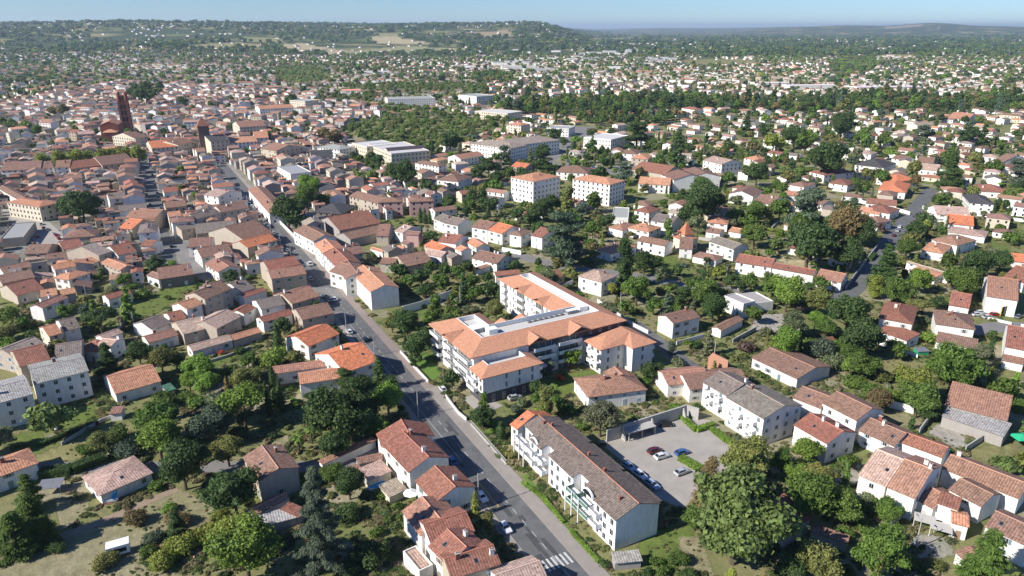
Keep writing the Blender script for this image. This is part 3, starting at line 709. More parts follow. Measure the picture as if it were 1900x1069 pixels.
for n0, s0, s1 in ((64.6, 150, 260),):
    p = SN(s0, n0); q = SN(s1, n0); w = N*0.06
    mb.add([(p-w)[:2]+(0.032,), (p+w)[:2]+(0.032,), (q+w)[:2]+(0.032,), (q-w)[:2]+(0.032,)], [(0,1,2,3)])
tag(ob('lane_markings', mb.mesh('lane_markings', ['paint'])), 'white dashed centre line painted on the main street', 'road marking', kind='structure')
mb = MB()
for i in range(7):
    n = 63.2+i*1.12; p = SN(103.6, n); q = SN(107.2, n); w = N*0.27
    mb.add([(p-w)[:2]+(0.034,), (p+w)[:2]+(0.034,), (q+w)[:2]+(0.034,), (q-w)[:2]+(0.034,)], [(0,1,2,3)])
tag(ob('zebra_crossing', mb.mesh('zebra_crossing', ['paint'])), 'white striped pedestrian crossing at the near end of the main street', 'crossing', kind='structure')
mb = MB()
def line_(a, b_, w, z):
    a = Vector(a[:2]); b_ = Vector(b_[:2]); d = (b_-a).normalized(); q = Vector((-d.y, d.x))*w/2
    mb.add([(*(a-q), z), (*(a+q), z), (*(b_+q), z), (*(b_-q), z)], [(3,2,1,0)])
s0, s1 = 128, 139
line_(SN(s0, 62.7), SN(s0, 64.6), 0.12, 0.034); line_(SN(s1, 62.7), SN(s1, 64.6), 0.12, 0.034); line_(SN(s0, 64.6), SN(s1, 64.6), 0.12, 0.037); line_(SN(s0, 62.7), SN(s1, 64.6), 0.12, 0.040); line_(SN(s1, 62.7), SN(s0, 64.6), 0.12, 0.043)
tag(ob('bus_bay_marking', mb.mesh('bus_bay_marking', ['ypaint'])), 'yellow crossed lines painted at the kerb behind the white car', 'road marking', kind='structure')
mb = MB(); up = random.Random(9)
for i in range(26):
    s = up.uniform(100, 330); nn = up.uniform(RN0+1, RN1-2.2); l = up.uniform(1.5, 9); w_ = up.uniform(0.5, 1.6); z = 0.023+0.0003*i
    mb.add([(*SN(s, nn)[:2], z), (*SN(s, nn+w_)[:2], z), (*SN(s+l, nn+w_)[:2], z), (*SN(s+l, nn)[:2], z)], [(0,1,2,3)])
tag(ob('asphalt_patches', mb.mesh('asphalt_patches', ['patch'])), 'dark repair patches in the worn main street', 'road patch', kind='structure')
# second street, right-hand road, cross streets
S2 = [SN(340, 8.4), SN(500, 9.6), SN(700, 11.0)]
strip('street', S2, 7.6, 0.018, 'asphalt', 'shaded narrow street lined with parked cars between brown roofs')
RR = [G(1560, 560), G(1718, 350), G(1770, 300)]
strip('street', kline('6', (880,620), (1000,510), (1080,395), (1235,195), (1395,0)), 9.5, 0.022, 'asphalt', 'straight suburban street climbing away past the big dark trees')
strip('street', kline('5', (880,345), (1040,385), (1210,425), (1400,455), (1700,490), (1870,530), (2000,540), (2260,575)), 9, 0.024, 'asphalt_old', 'curved street behind the orange-roofed apartment complex')
strip('street', kline('5', (1620,740), (1740,830), (1890,950), (2000,1010)), 6, 0.026, 'asphalt', 'lane passing the right wing of the new apartment complex')
strip('street', kline('6', (1600,790), (1760,760), (1900,760), (2050,770)), 9, 0.02, 'asphalt_old', 'road in front of the white garage workshop')
strip('street', kline('4', (985,320), (1060,420), (1150,500)), 7, 0.024, 'asphalt_old', 'small street joining beside the green field')
strip('street', kline('4', (870,350), (985,320), (1040,290)), 7, 0.028, 'asphalt_old', 'street crossing at the end of the shaded street')
strip('street', kline('4', (60,110), (200,200), (285,290), (310,360)), 14, 0.024, 'lot', 'wide street with parked cars below the beige apartment block')
strip('street', kline('4', (1690,560), (1790,560), (1960,600)), 7, 0.03, 'asphalt_old', 'side street opening beside the beige corner house')
strip('street', kline('4', (1760,720), (1900,690)), 7, 0.03, 'asphalt_old', 'short side street in shade beside the main street')
strip('street', kline('7', (0,465), (-10,470)) + kline('8', (0,465), (210,372)), 5, 0.02, 'asphalt_old', 'driveway between the gardens and the red-roofed terrace')
strip('dirt_track', kline('7', (-200,1040), (0,965), (200,900), (420,820), (640,735), (830,650), (980,590)), 2.6, 0.03, 'earth', 'pale dirt track crossing the dry field')
strip('street', [G(1085, 235), G(1000, 300), G(1130, 318), G(1230, 300)], 26, 0.02, 'asphalt_old', 'large car park full of cars beside the long school building')
sheet('car_park', kline('8', (1425,325), (1560,305), (1900,190), (2060,215), (2210,420), (2060,530), (1890,700), (1760,640), (1600,470)), 0.02, 'lot', 'sunlit worn asphalt car park between the white apartment blocks')
sheet('forecourt', kline('8', (680,90), (760,60), (900,130), (780,190)), 0.05, 'lot', 'grey drive at the entrance of the new apartment complex')
sheet('lawn', kline('8', (1000,512), (1035,520), (1440,985), (1415,1010)), 0.10, 'lawn', 'narrow bright green lawn along the front of the white balcony apartments', 0.1)
sheet('lawn', kline('5', (385,925), (480,905), (560,1020), (510,1069), (490,1060)), 0.10, 'lawn', 'green lawn before the left front of the new apartment complex', 0.1)
# ---------------------------------------------------------------- the new apartment complex with orange roofs
def frame_of(p0, d):
    rz = math.atan2(d.y, d.x); return rz
HP = G(872.8, 665.5, 12.3); HU = Vector((0.866, 0.5, 0)); HRZ = math.radians(30)
hero = ob('apartment_complex', None, None, (HP.x, HP.y, 0), HRZ)
tag(hero, 'large new L-shaped apartment complex with orange tiled roofs around pale flat terraces', 'apartment building')
def hw(u, v, z=0.0):
    c, s = math.cos(HRZ), math.sin(HRZ); return Vector((HP.x+u*c-v*s, HP.y+u*s+v*c, z))
OUT = [(0,0),(61,0),(61,61),(43,61),(43,20),(20,20),(20,32),(0,32)]
OFF = [7.6, 6.5, 6.0, 7.0, 4.2, 5.0, 5.5, 8.2]     # roof band depth of each edge
def inset_poly(P, off):
    n = len(P); r = []
    for i in range(n):
        a, b_, c = P[i-1], P[i], P[(i+1) % n]; d0 = off[i-1]; d1 = off[i]
        def edge(p, q, d):
            dx, dy = q[0]-p[0], q[1]-p[1]; l = math.hypot(dx, dy); nx, ny = -dy/l, dx/l
            return (p[0]+nx*d, p[1]+ny*d, dx/l, dy/l)
        e0 = edge(a, b_, d0); e1 = edge(b_, c, d1); det = e0[2]*e1[3]-e0[3]*e1[2]
        t = ((e1[0]-e0[0])*e1[3]-(e1[1]-e0[1])*e1[2])/det; r.append((e0[0]+e0[2]*t, e0[1]+e0[3]*t))
    return r
INN = inset_poly(OUT, OFF); ZE, ZT = 12.3, 14.5
mb = MB(); n = 8
slab(mb, [(*p, ZE) for p in OUT]+[(*p, ZT) for p in INN], [(i, (i+1) % n, (i+1) % n+n, i+n) for i in range(n)], 0.22)
hroof = ob('roof', mb.mesh('roof', ['roof_new'], True), hero, color=(0.54,0.265,0.16))
mb = MB()      # parapet walls round the terraces and the terrace floor
WI = inset_poly(OUT, [o+0.25 for o in OFF])
for i in range(n):
    a, b_ = INN[i], INN[(i+1) % n]; c2, d2 = WI[i], WI[(i+1) % n]
    mb.add([(*a,ZT+0.1),(*b_,ZT+0.1),(*d2,ZT+0.1),(*c2,ZT+0.1),(*c2,12.9),(*d2,12.9),(*a,13.9),(*b_,13.9)], [(0,1,2,3),(3,2,5,4),(1,0,6,7)])
ob('parapet', mb.mesh('parapet', ['white']), hero)
mb = MB(); mb.add([(*p, 13.05) for p in WI], [(0,1,4,5), (1,2,3,4), (0,5,6,7)]); 
ob('terrace', mb.mesh('terrace', ['terrace']), hero)
for (u0,v0,u1,v1,h,mm) in ((8.6,14.6,12.0,18.2,1.5,1),(12.6,11.2,15.8,13.8,1.7,0),(45,13.0,49,14.8,1.2,1),(50,13.2,53.4,17,1.6,0)):
    mb = MB(); mb.box(u0,u1,v0,v1,13.06,13.05+h,mm); mb.box(u0-.1,u1+.1,v0-.1,v1+.1,13.05+h,13.15+h,0); ob('plant_room' if not mm else 'air_unit', mb.mesh('unit', ['white','metal']), hero)
for i in range(7): mb = MB(); mb.box(29+i*2.2,30.3+i*2.2,13.4,14.4,13.06,13.7,0); ob('air_unit', mb.mesh('air_unit', ['metal']), hero)
# walls
mb = MB(); W0 = inset_poly(OUT, [1.0, 1.0, 0.6, 1.0, 0.8, 0.8, 0.6, 1.6])
z0, z1 = -0.4, ZE+0.05
mb.add([(*p, z0) for p in W0]+[(*p, z1) for p in W0], [(i, (i+1) % n, (i+1) % n+n, i+n) for i in range(n)]+[(8,9,12,13),(9,10,11,12),(8,13,14,15)], 0)
ob('wall', mb.mesh('wall', ['wall']), hero, color=(0.78,0.75,0.70))
mb = MB(); mb.box(36.5, 60.2, 0.82, 0.98, 9.2, 12.2, 0); mb.box(21.5, 40, 0.86, 0.985, 9.1, 12.15, 0)
ob('grey_storey', mb.mesh('grey_storey', ['grey']), hero)
def wins_on(parent, x0, y0, x1, y1, zs, step, w=1.3, h=1.7, skip=0.12, style='plain', seed=1):
    r = random.Random(seed); d = Vector((x1-x0, y1-y0)); L = d.length; d.normalize(); k = max(1, int(L/step)); rot = math.atan2(d.y, d.x)
    for z in zs:
        for i in range(k):
            if r.random() < skip: continue
            t_ = (i+0.5)/k*L; ob('window', window_mesh(w, h, style), parent, (x0+d.x*t_, y0+d.y*t_, z), rot, color=(0.6,0.6,0.58))
def balcony(parent, x0, y0, x1, y1, z, dep=1.6, rail='rail', posts=False):
    """slab + rail along the wall line from (x0,y0) to (x1,y1); the outside is to the right of it"""
    d = Vector((x1-x0, y1-y0)); L = d.length; rot = math.atan2(d.y, d.x)
    mb = MB(); mb.box(0, L, -dep, 0, z-0.2, z, 0); mb.box(0, L, -dep-0.03, -dep+0.03, z+0.0, z+1.0, 1); mb.box(0.0, 0.06, -dep+0.03, 0, z, z+1.0, 1); mb.box(L-0.06, L, -dep+0.03, 0, z, z+1.0, 1)
    mb.box(-0.02, L+0.02, -dep-0.05, -dep+0.05, z+1.0, z+1.07, 0)
    ob('balcony', mb.mesh('balcony', ['white', rail]), parent, (x0, y0, 0), rot)
FZ = [0.6, 3.7, 6.8, 9.9]
# left facade (x = 1.6): outside is -x, so run from high v to low v
for v0, v1, fl in ((31, 24, 3), (20.5, 14.5, 3), (12.5, 2, 3)):
    for z in (3.1, 6.2, 9.3)[:fl]: balcony(hero, 1.6, v0, 1.6, v1, z, 1.7)
for v0, v1 in ((23.5, 21), (14, 13)): wins_on(hero, 1.6, v0, 1.6, v1, FZ, 0.9, 0.8, 1.6, 0.0, seed=2)
def loggia(parent, x0, y0, x1, y1, z, h=2.1):  # flat glazed panel, its dark colour imitates the shaded recess behind a balcony
    d = Vector((x1-x0, y1-y0)); mb = MB(); mb.box(0.6, d.length-0.6, -0.05, 0.02, z+0.02, z+h, 0)
    for i in range(1, int(d.length/2.4)+1): mb.box(i*2.4-0.05, i*2.4+0.05, -0.08, -0.05, z+0.02, z+h, 1)
    ob('loggia_shade_panel', mb.mesh('loggia_shade_panel', ['bay', 'frame']), parent, (x0, y0, 0), math.atan2(d.y, d.x))
for v0, v1 in ((31, 24), (20.5, 14.5), (12.5, 2)):
    for z in (0.1, 3.1, 6.2, 9.3): loggia(hero, 1.6, v0, 1.6, v1, z)
for v0, v1 in ((57.5, 54), (47.5, 40.5), (33.5, 27)):
    for z in (0.1, 3.1, 6.2, 9.3): loggia(hero, 44.0, v0, 44.0, v1, z)
for u0, u1 in ((23, 31), (32.5, 41.5)):
    for z in (0.1, 3.1, 6.2, 9.3): loggia(hero, u0, 0.84, u1, 0.84, z)
# front facade
for u0, u1 in ((23, 31), (32.5, 41.5)):
    for z in (3.1, 6.2, 9.3): balcony(hero, u0, 0.86, u1, 0.86, z, 1.5)
wins_on(hero, 44, 0.8, 60, 0.8, [10.4], 3.4, 1.0, 0.9, 0.0, seed=5)
# inner side of the rear wing (x = 44) outside is -x
for v0, v1 in ((53.5, 48), (40, 34), (26.5, 21)): wins_on(hero, 44.0, v0, 44.0, v1, FZ, 2.4, 0.9, 1.7, 0.05, seed=6)
for v0, v1 in ((57.5, 54), (47.5, 40.5), (33.5, 27)):
    for z in (3.1, 6.2, 9.3): balcony(hero, 44.0, v0, 44.0, v1, z, 1.3)
wins_on(hero, 60.0, 2, 60.0, 58, FZ, 4, 1.2, 1.5, 0.2, seed=8)
# gables above the balcony bays, ridge runs outwards
def gable(parent, x, y, rot, w, out, back, h, r, name='gable'):
    mb = MB(); a = w/2
    slab(mb, [(-a, -out, h), (0, -out, r), (a, -out, h), (-a, back*0.12, h), (0, back, r), (a, back*0.12, h)], [(0, 1, 4, 3), (1, 2, 5, 4)], 0.18)
    g = ob(name, mb.mesh(name, ['roof_new'], True), parent, (x, y, 0), rot, color=(0.54,0.265,0.16))
    mb = MB(); mb.add([(-a+0.4, 0, h-0.3), (a-0.4, 0, h-0.3), (0, 0, r-0.35), (-a+0.4, 0.2, h-0.3), (a-0.4, 0.2, h-0.3), (0, 0.2, r-0.35)], [(0,1,2),(3,5,4),(0,2,5,3),(1,4,5,2)])
    ob('gable_wall', mb.mesh('gable_wall', ['grey']), g, (0, 0.3, 0))
gable(hero, 24.5, 0.2, 0, 7.4, 0.9, 5.6, ZE+0.05, ZE+2.0)
gable(hero, 41, 0.2, 0, 9.5, 0.9, 6.0, ZE+0.05, ZE+2.15)
gable(hero, 0.4, 17.5, -math.pi/2, 7.5, 0.9, 6.0, ZE+0.05, ZE+2.0)
gable(hero, 43.6, 44, -math.pi/2, 7.5, 0.9, 5.4, ZE+0.05, ZE+1.9)
gable(hero, 43.6, 30, -math.pi/2, 7.5, 0.9, 5.4, ZE+0.05, ZE+1.9)
gable(hero, 22.3, 19.7, math.pi, 6.5, 0.9, 3.6, ZE+0.05, ZE+1.7)
gable(hero, 30, 19.7, math.pi, 6.5, 0.9, 3.6, ZE+0.05, ZE+1.7)
# low left wing
lw = ob('front_wing', None, hero)
Z2 = 9.25
mb = MB(); O2 = [(-0.8,-8.6),(21.4,-8.6),(21.4,-0.2),(-0.8,-0.2)]; I2 = [(4.0,-4.2),(17.4,-4.2),(17.4,-0.2),(4.0,-0.2)]
slab(mb, [(*p, Z2) for p in O2]+[(*p, Z2+1.5) for p in I2], [(0,1,5,4),(1,2,6,5),(3,0,4,7)], 0.2)
ob('roof', mb.mesh('roof', ['roof_new'], True), lw, color=(0.54,0.265,0.16))
mb = MB(); mb.box(0.2, 20.4, -7.7, 0.9, 3.4, Z2, 0); mb.box(0.15, 20.45, -7.75, 0.9, -0.4, 3.4, 1); mb.box(4.25, 17.2, -4.0, 0.3, Z2+0.02, Z2+0.12, 2)
mb.box(4.02, 17.4, -4.2, -4.0, Z2, Z2+1.62, 0); mb.box(4.02, 4.25, -4.0, 0.4, Z2, Z2+1.62, 0); mb.box(17.2, 17.4, -4.0, 0.4, Z2, Z2+1.62, 0)
ob('wall', mb.mesh('wall', ['wall', 'grey', 'terrace']), lw, color=(0.78,0.75,0.70))
wins_on(lw, 6.0, -7.7, 20, -7.7, [4.0, 6.8], 4.2, 0.75, 1.9, 0.0, seed=9); wins_on(lw, 2, -7.75, 20, -7.75, [0.5], 3.6, 1.0, 2.1, 0.0, seed=10)
wins_on(lw, 0.2, 0.5, 0.2, -7.5, [0.6, 4.0, 6.9], 2.6, 1.4, 1.9, 0.1, seed=11)
for z in (3.3, 6.3): balcony(lw, 0.2, 0.4, 0.2, -4.6, z, 1.6)
for z in (3.3, 6.3): balcony(lw, 20.4, -6.8, 20.4, -2, z, 1.5)
# right wing
rw = ob('side_wing', None, hero)
mb = MB(); O3 = [(42.0,-10),(52,-10),(52,-14.2),(62.4,-14.2),(62.4,1.5),(42,-0.2)]
slab(mb, [(*p, Z2) for p in O3]+[(48.5,-4.6,Z2+2.0),(57.2,-6.2,Z2+2.2),(57.2,-1.0,Z2+2.1)], [(0,1,7,6),(1,2,7),(2,3,7),(3,4,8,7),(5,0,6),(4,5,6,8),(6,7,8)], 0.2)
ob('roof', mb.mesh('roof', ['roof_new'], True), rw, color=(0.54,0.265,0.16))
mb = MB(); mb.box(43.2, 52.9, -9.1, 0.95, -0.4, Z2-0.15, 0); mb.box(52.9, 61.5, -13.3, 0.95, -0.4, Z2-0.12, 0)
ob('wall', mb.mesh('wall', ['wall']), rw, color=(0.78,0.75,0.70))
wins_on(rw, 44, -9.1, 52.5, -9.1, [0.7, 3.8, 6.9], 4.2, 0.9, 1.7, 0.0, seed=12); wins_on(rw, 53.3, -13.3, 61, -13.3, [0.7, 3.8, 6.9], 4.0, 0.9, 1.7, 0.1, seed=13)
wins_on(rw, 43.2, 0.5, 43.2, -9, [0.7, 3.8, 6.9], 2.9, 1.4, 1.9, 0.1, seed=14)
for z in (3.2, 6.3):
    balcony(rw, 43.2, -3.2, 43.2, -9.0, z, 1.6); balcony(rw, 61.5, -12.5, 61.5, -6.5, z, 1.5)
for P in ([(0,0),(61,0),(61,20),(0,20)], [(43,20),(61,20),(61,61),(43,61)], [(0,20),(20,20),(20,32),(0,32)], [(-1,-9),(21,-9),(21,0),(-1,0)], [(42,-14),(62,-14),(62,0),(42,0)]):
    occ_poly([hw(*p) for p in P], 1)

# ---------------------------------------------------------------- white balcony apartments on the main street
BA = G(630+985/2.969, 709+255/2.969, 8.3); BB = G(630+1520/2.969, 709+765/2.969, 8.3); bd = (BB-BA); BL = bd.length; bd.normalize(); bp_ = Vector((-bd.y, bd.x, 0))
Bx, Bw = BL, 12.5
brz = math.atan2(bd.y, bd.x)
blk = ob('apartment_block', None, None, tuple((BA+bd*BL/2+bp_*Bw/2)[:2])+(0,), brz)
tag(blk, 'long white balcony apartments with grey-brown roof, round dormers and tall front columns', 'apartment building')
vs, fs, top = roof_shape(Bx, Bw, 8.3, 'G', 0.36)
# step the front eave back over the balcony bays
h2, y0 = Bx/2, -Bw/2
bays = [(-h2+0.0, -h2+5.2, 1.6), (-h2+5.2, -h2+11.5, 0.0), (-h2+11.5, -h2+14.5, 2.2), (-h2+14.5, h2-17.5, 0.3), (h2-17.5, h2-13.5, 2.4), (h2-13.5, h2-8.5, 1.2), (h2-8.5, h2, 0)]
mb = MB()
for (a, b_, st) in bays:
    ye = y0+st; ze = 8.3+0.36*st
    slab(mb, [(a, ye, ze), (b_, ye, ze), (b_, 0, top), (a, 0, top)], [(0, 1, 2, 3)], 0.16)
slab(mb, [(-h2, 0, top), (h2, 0, top), (h2, Bw/2, 8.3), (-h2, Bw/2, 8.3)], [(0, 1, 2, 3)], 0.16)
broof = ob('roof', mb.mesh('roof', ['roof'], True), blk, color=(0.185,0.145,0.12))
mb = MB(); mb.tube((-h2, 0, top+0.03), (h2, 0, top+0.03), 0.14, 0.14)
ob('ridge', mb.mesh('ridge', ['tint']), broof, color=(0.40,0.17,0.10))
mb = MB()
for (a, b_, st) in bays:
    yi = y0+st+(0.35 if st < 1 else 0.5); xa = a+(0.2 if a == -h2 else 0); xb = b_-(0.2 if b_ == h2 else 0)
    e = 8.3+0.36*(yi-y0)-0.17; r = top-0.17; eb = 8.3+0.36*0.4-0.17
    mb.add([(xa,yi,-.4),(xb,yi,-.4),(xb,Bw/2-.4,-.4),(xa,Bw/2-.4,-.4),(xa,yi,e),(xb,yi,e),(xb,Bw/2-.4,eb),(xa,Bw/2-.4,eb),(xa,0,r),(xb,0,r)],
           [(0,1,5,4),(2,3,7,6),(1,2,6,9,5),(3,0,4,8,7),(4,5,9,8),(6,7,8,9)])
ob('wall', mb.mesh('wall', ['wall']), blk, color=(0.83,0.82,0.79))
for (a, b_, st) in bays:
    wins_on(blk, a+0.3, y0+st+(0.35 if st < 1 else 0.5), b_-0.3, y0+st+(0.35 if st < 1 else 0.5), [0.5, 3.3, 6.0], 2.4, 1.2, 1.6, 0.15, seed=int(a*3))
for (a, b_, rail) in ((-h2+0.3, -h2+5.0, 'rail'), (-h2+5.6, -h2+9.5, 'rail'), (-h2+11.6, -h2+14.4, 'rail'), (h2-17.4, h2-13.6, 'greenrail'), (h2-13.4, h2-8.7, 'greenrail'), (h2-8.4, h2-5.2, 'rail')):
    for z in (2.9, 5.7): balcony(blk, a, y0+0.9, b_, y0+0.9, z, 2.2, rail)
for x in (-h2+0.4, -h2+3.0, -h2+5.4, h2-17.4, h2-14.8, h2-12.0):
    mb = MB(); mb.cyl(x, y0-1.5, 0, 6.9, 0.14, 0.14, 10); ob('column', mb.mesh('column', ['white']), blk)
for x in (-h2+7.6, h2-11.0):          # white arches over the recessed top balconies
    mb = MB(); k = 12; R0, R1 = 2.2, 1.95; q = []
    for yy in (y0+0.15, y0+0.65):
        for R_ in (R0, R1): q += [(x-R_*math.cos(math.pi*i/k), yy, 7.5+R_*0.86*math.sin(math.pi*i/k)) for i in range(k+1)]
    m_ = k+1
    fs = []
    for i in range(k): fs += [(i, i+1, i+1+m_, i+m_), (i+2*m_, i+3*m_, i+1+3*m_, i+1+2*m_), (i, i+2*m_, i+1+2*m_, i+1), (i+m_, i+1+m_, i+1+3*m_, i+3*m_)]
    mb.add(q, fs, 0); ob('arch', mb.mesh('arch', ['white']), blk)
    mb = MB(); mb.add([(x-1.9*math.cos(math.pi*i/k), y0+0.45, 7.5+1.6*math.sin(math.pi*i/k)) for i in range(k+1)], [tuple(range(k+1))[::-1]], 0); mb.add([(x-1.9*math.cos(math.pi*i/k), y0+0.47+(2.4 if i in (0, k) else 2.4), 7.5+1.6*math.sin(math.pi*i/k)) for i in range(k+1)]+[(x-1.9*math.cos(math.pi*i/k), y0+0.47, 7.5+1.6*math.sin(math.pi*i/k)) for i in range(k+1)], [(i, i+1, i+1+k+1, i+k+1) for i in range(k)], 1)  # dark glass pane stands for the shadow below the arch
    ob('arch_shadow_bay', mb.mesh('arch_shadow_bay', ['glass', 'roof'], True), broof, color=(0.20,0.16,0.13))
for x, y in ((-h2+6, 0.5), (-h2+4, -0.8), (0, 1.5), (h2-14, 0.8), (h2-4, -2.2)):
    mb = MB(); mb.box(-0.3, 0.3, -0.3, 0.3, -0.5, 0.75); ob('chimney', mb.mesh('chimney', ['brick']), broof, (x, y, top-0.36*abs(y)+0.1))
mb = MB()
for a, b_ in ((-h2+4, -h2+14), (-h2+15, h2-15), (h2-14, h2-1)):
    slab(mb, [(a, Bw/2-2.2, 8.75), (b_, Bw/2-2.2, 8.75), (b_, Bw/2+1.3, 7.9), (a, Bw/2+1.3, 7.9)], [(0, 1, 2, 3)], 0.16)
ob('rear_roof', mb.mesh('rear_roof', ['roof'], True), broof, color=(0.16,0.13,0.11))
occ_poly([BA, BB, BB+bp_*Bw, BA+bp_*Bw], 2)

# ---------------------------------------------------------------- brick church with its tall ruined tower
tb = G(239, 250)
ct = ob('church_tower', None, None, (tb.x, tb.y, 0), math.radians(20)); tag(ct, 'tall dark red brick church tower rising above the old town roofs', 'church tower')
TH = 0.0
lo, hi = 10, 120
for _ in range(40):
    md = (lo+hi)/2
    if project(tb.x, tb.y, md)[1] > 171: lo = md
    else: hi = md
TH = lo; tw = 4.3
mb = MB()
mb.box(-tw, tw, -tw, tw, -1, TH*0.30, 0)
for s in (-1, 1):
    for q in (-1, 1): mb.box(min(s*tw*1.14, s*tw*0.72), max(s*tw*1.14, s*tw*0.72), min(q*tw*1.14, q*tw*0.72), max(q*tw*1.14, q*tw*0.72), -1, TH*0.80, 0)
mb.box(-tw*0.94, tw*0.94, -tw*0.94, tw*0.94, TH*0.30, TH*0.80, 0)
mb.box(-tw*1.04, tw*1.04, -tw*1.04, tw*1.04, TH*0.80, TH*0.82, 0)
for s in (-1, 1):
    for q in (-1, 1): mb.cyl(s*tw*0.8, q*tw*0.8, TH*0.82, TH*1.0, 1.5, 1.2, 8, 0)
mb.box(-tw*0.75, tw*0.75, -tw*0.75, tw*0.75, TH*0.82, TH*0.93, 0)
for z_ in (0.30, 0.44, 0.585, 0.72): mb.box(-tw*1.16, tw*1.16, -tw*1.16, tw*1.16, TH*z_, TH*z_+0.7, 1)
ob('shaft', mb.mesh('shaft', ['brick', 'brick']), ct)
for fz in (0.33, 0.475, 0.62, 0.835):
    for x in (-1.5, 1.5):
        for rot in (0, -math.pi/2, math.pi/2):
            dd = tw*0.94+0.05 if fz < 0.8 else tw*0.75+0.05
            mb = MB(); w = 0.85; hh = TH*(0.095 if fz < .8 else .06)
            mb.box(-w, w, -0.1, 0.1, 0, hh, 0); mb.cyl(0, 0, 0, 0.0001, 0.01, 0.01, 3)
            vs = [(-w*math.cos(math.pi*i/6), -0.1, hh+w*1.3*math.sin(math.pi*i/6)) for i in range(7)]; mb.add(vs, [tuple(range(7))[::-1]])
            c_, s_ = math.cos(rot), math.sin(rot)
            ob('belfry_opening', mb.mesh('belfry_opening', ['glass']), ct, (x*c_+dd*s_, x*s_-dd*c_, TH*fz), rot)
occ_poly([(tb.x+a, tb.y+b_) for a, b_ in ((-9,-9),(9,-9),(9,9),(-9,9))], 3)
b0 = G(206, 262)
building((b0.x, b0.y+6), math.radians(110), 30, 17, 17, 'G', 'o', 'b', 0.4, cat='church', name='church', label='red brick church nave with orange roof at the foot of the tall tower', detail=1, opts='xn')
building((b0.x+8, b0.y-12), math.radians(20), 13, 12, 11, 'H', 'o', 'b', 0.4, cat='church', name='church_chapel', label='small red brick chapel with hipped roof in front of the church nave', detail=1, opts='xn')
# square market tower with a pyramid roof
mk_ = G(383, 283); mt = ob('market_tower', None, None, (mk_.x, mk_.y, 0), math.radians(28)); tag(mt, 'square brown brick tower with steep pyramid roof beside the town hall square', 'tower')
lo, hi = 5, 80
for _ in range(40):
    md = (lo+hi)/2
    if project(mk_.x, mk_.y, md)[1] > 226: lo = md
    else: hi = md
mh = lo
mb = MB(); mb.box(-4.6, 4.6, -4.6, 4.6, -1, mh*0.86, 0); mb.box(-4.9, 4.9, -4.9, 4.9, mh*0.86, mh*0.88, 0); ob('shaft', mb.mesh('shaft', ['tint']), mt, color=(0.13,0.085,0.07))
mb = MB(); slab(mb, [(-5.4,-5.4,mh*0.88),(5.4,-5.4,mh*0.88),(5.4,5.4,mh*0.88),(-5.4,5.4,mh*0.88),(0,0,mh*1.18)], [(0,1,4),(1,2,4),(2,3,4),(3,0,4)], 0.3); ob('roof', mb.mesh('roof', ['roof'], True), mt, color=(0.32,0.14,0.09))
occ_poly([(mk_.x+a, mk_.y+b_) for a, b_ in ((-6,-6),(6,-6),(6,6),(-6,6))], 3)
# pointed roof house beyond the large pines
sp_ = G(*kpx('6', 30, 330)); sh = ob('turret_house', None, None, (sp_.x, sp_.y, 0), math.radians(25)); tag(sh, 'small cream house with a very steep orange pyramid turret roof and chimneys', 'villa')
mb = MB(); mb.box(-4.5,4.5,-4,4,-.4,6.2); mb.box(-2.4,2.4,-2.4,2.4,6.2,8.2); ob('wall', mb.mesh('wall', ['wall']), sh, color=WC['c'])
mb = MB(); slab(mb, [(-3,-3,8.2),(3,-3,8.2),(3,3,8.2),(-3,3,8.2),(0,0,14.2)], [(0,1,4),(1,2,4),(2,3,4),(3,0,4)], 0.15); slab(mb, [(-5,-4.5,6.1),(5,-4.5,6.1),(5,4.5,6.1),(-5,4.5,6.1),(-1,0,7.6),(1,0,7.6)], [(0,1,5,4),(1,2,5),(2,3,4,5),(3,0,4)], 0.15)
tr_ = ob('roof', mb.mesh('roof', ['roof'], True), sh, color=(0.5,0.19,0.10))
for x in (-4, 4): ob('chimney', chimney_mesh(True), tr_, (x, 1, 8.6), 0, color=WC['w'])
wins_on(sh, -4.5, -4, 4.5, -4, [0.9, 3.8], 2.6, seed=3)
occ_poly([(sp_.x+a, sp_.y+b_) for a, b_ in ((-6,-6),(6,-6),(6,6),(-6,6))], 1)
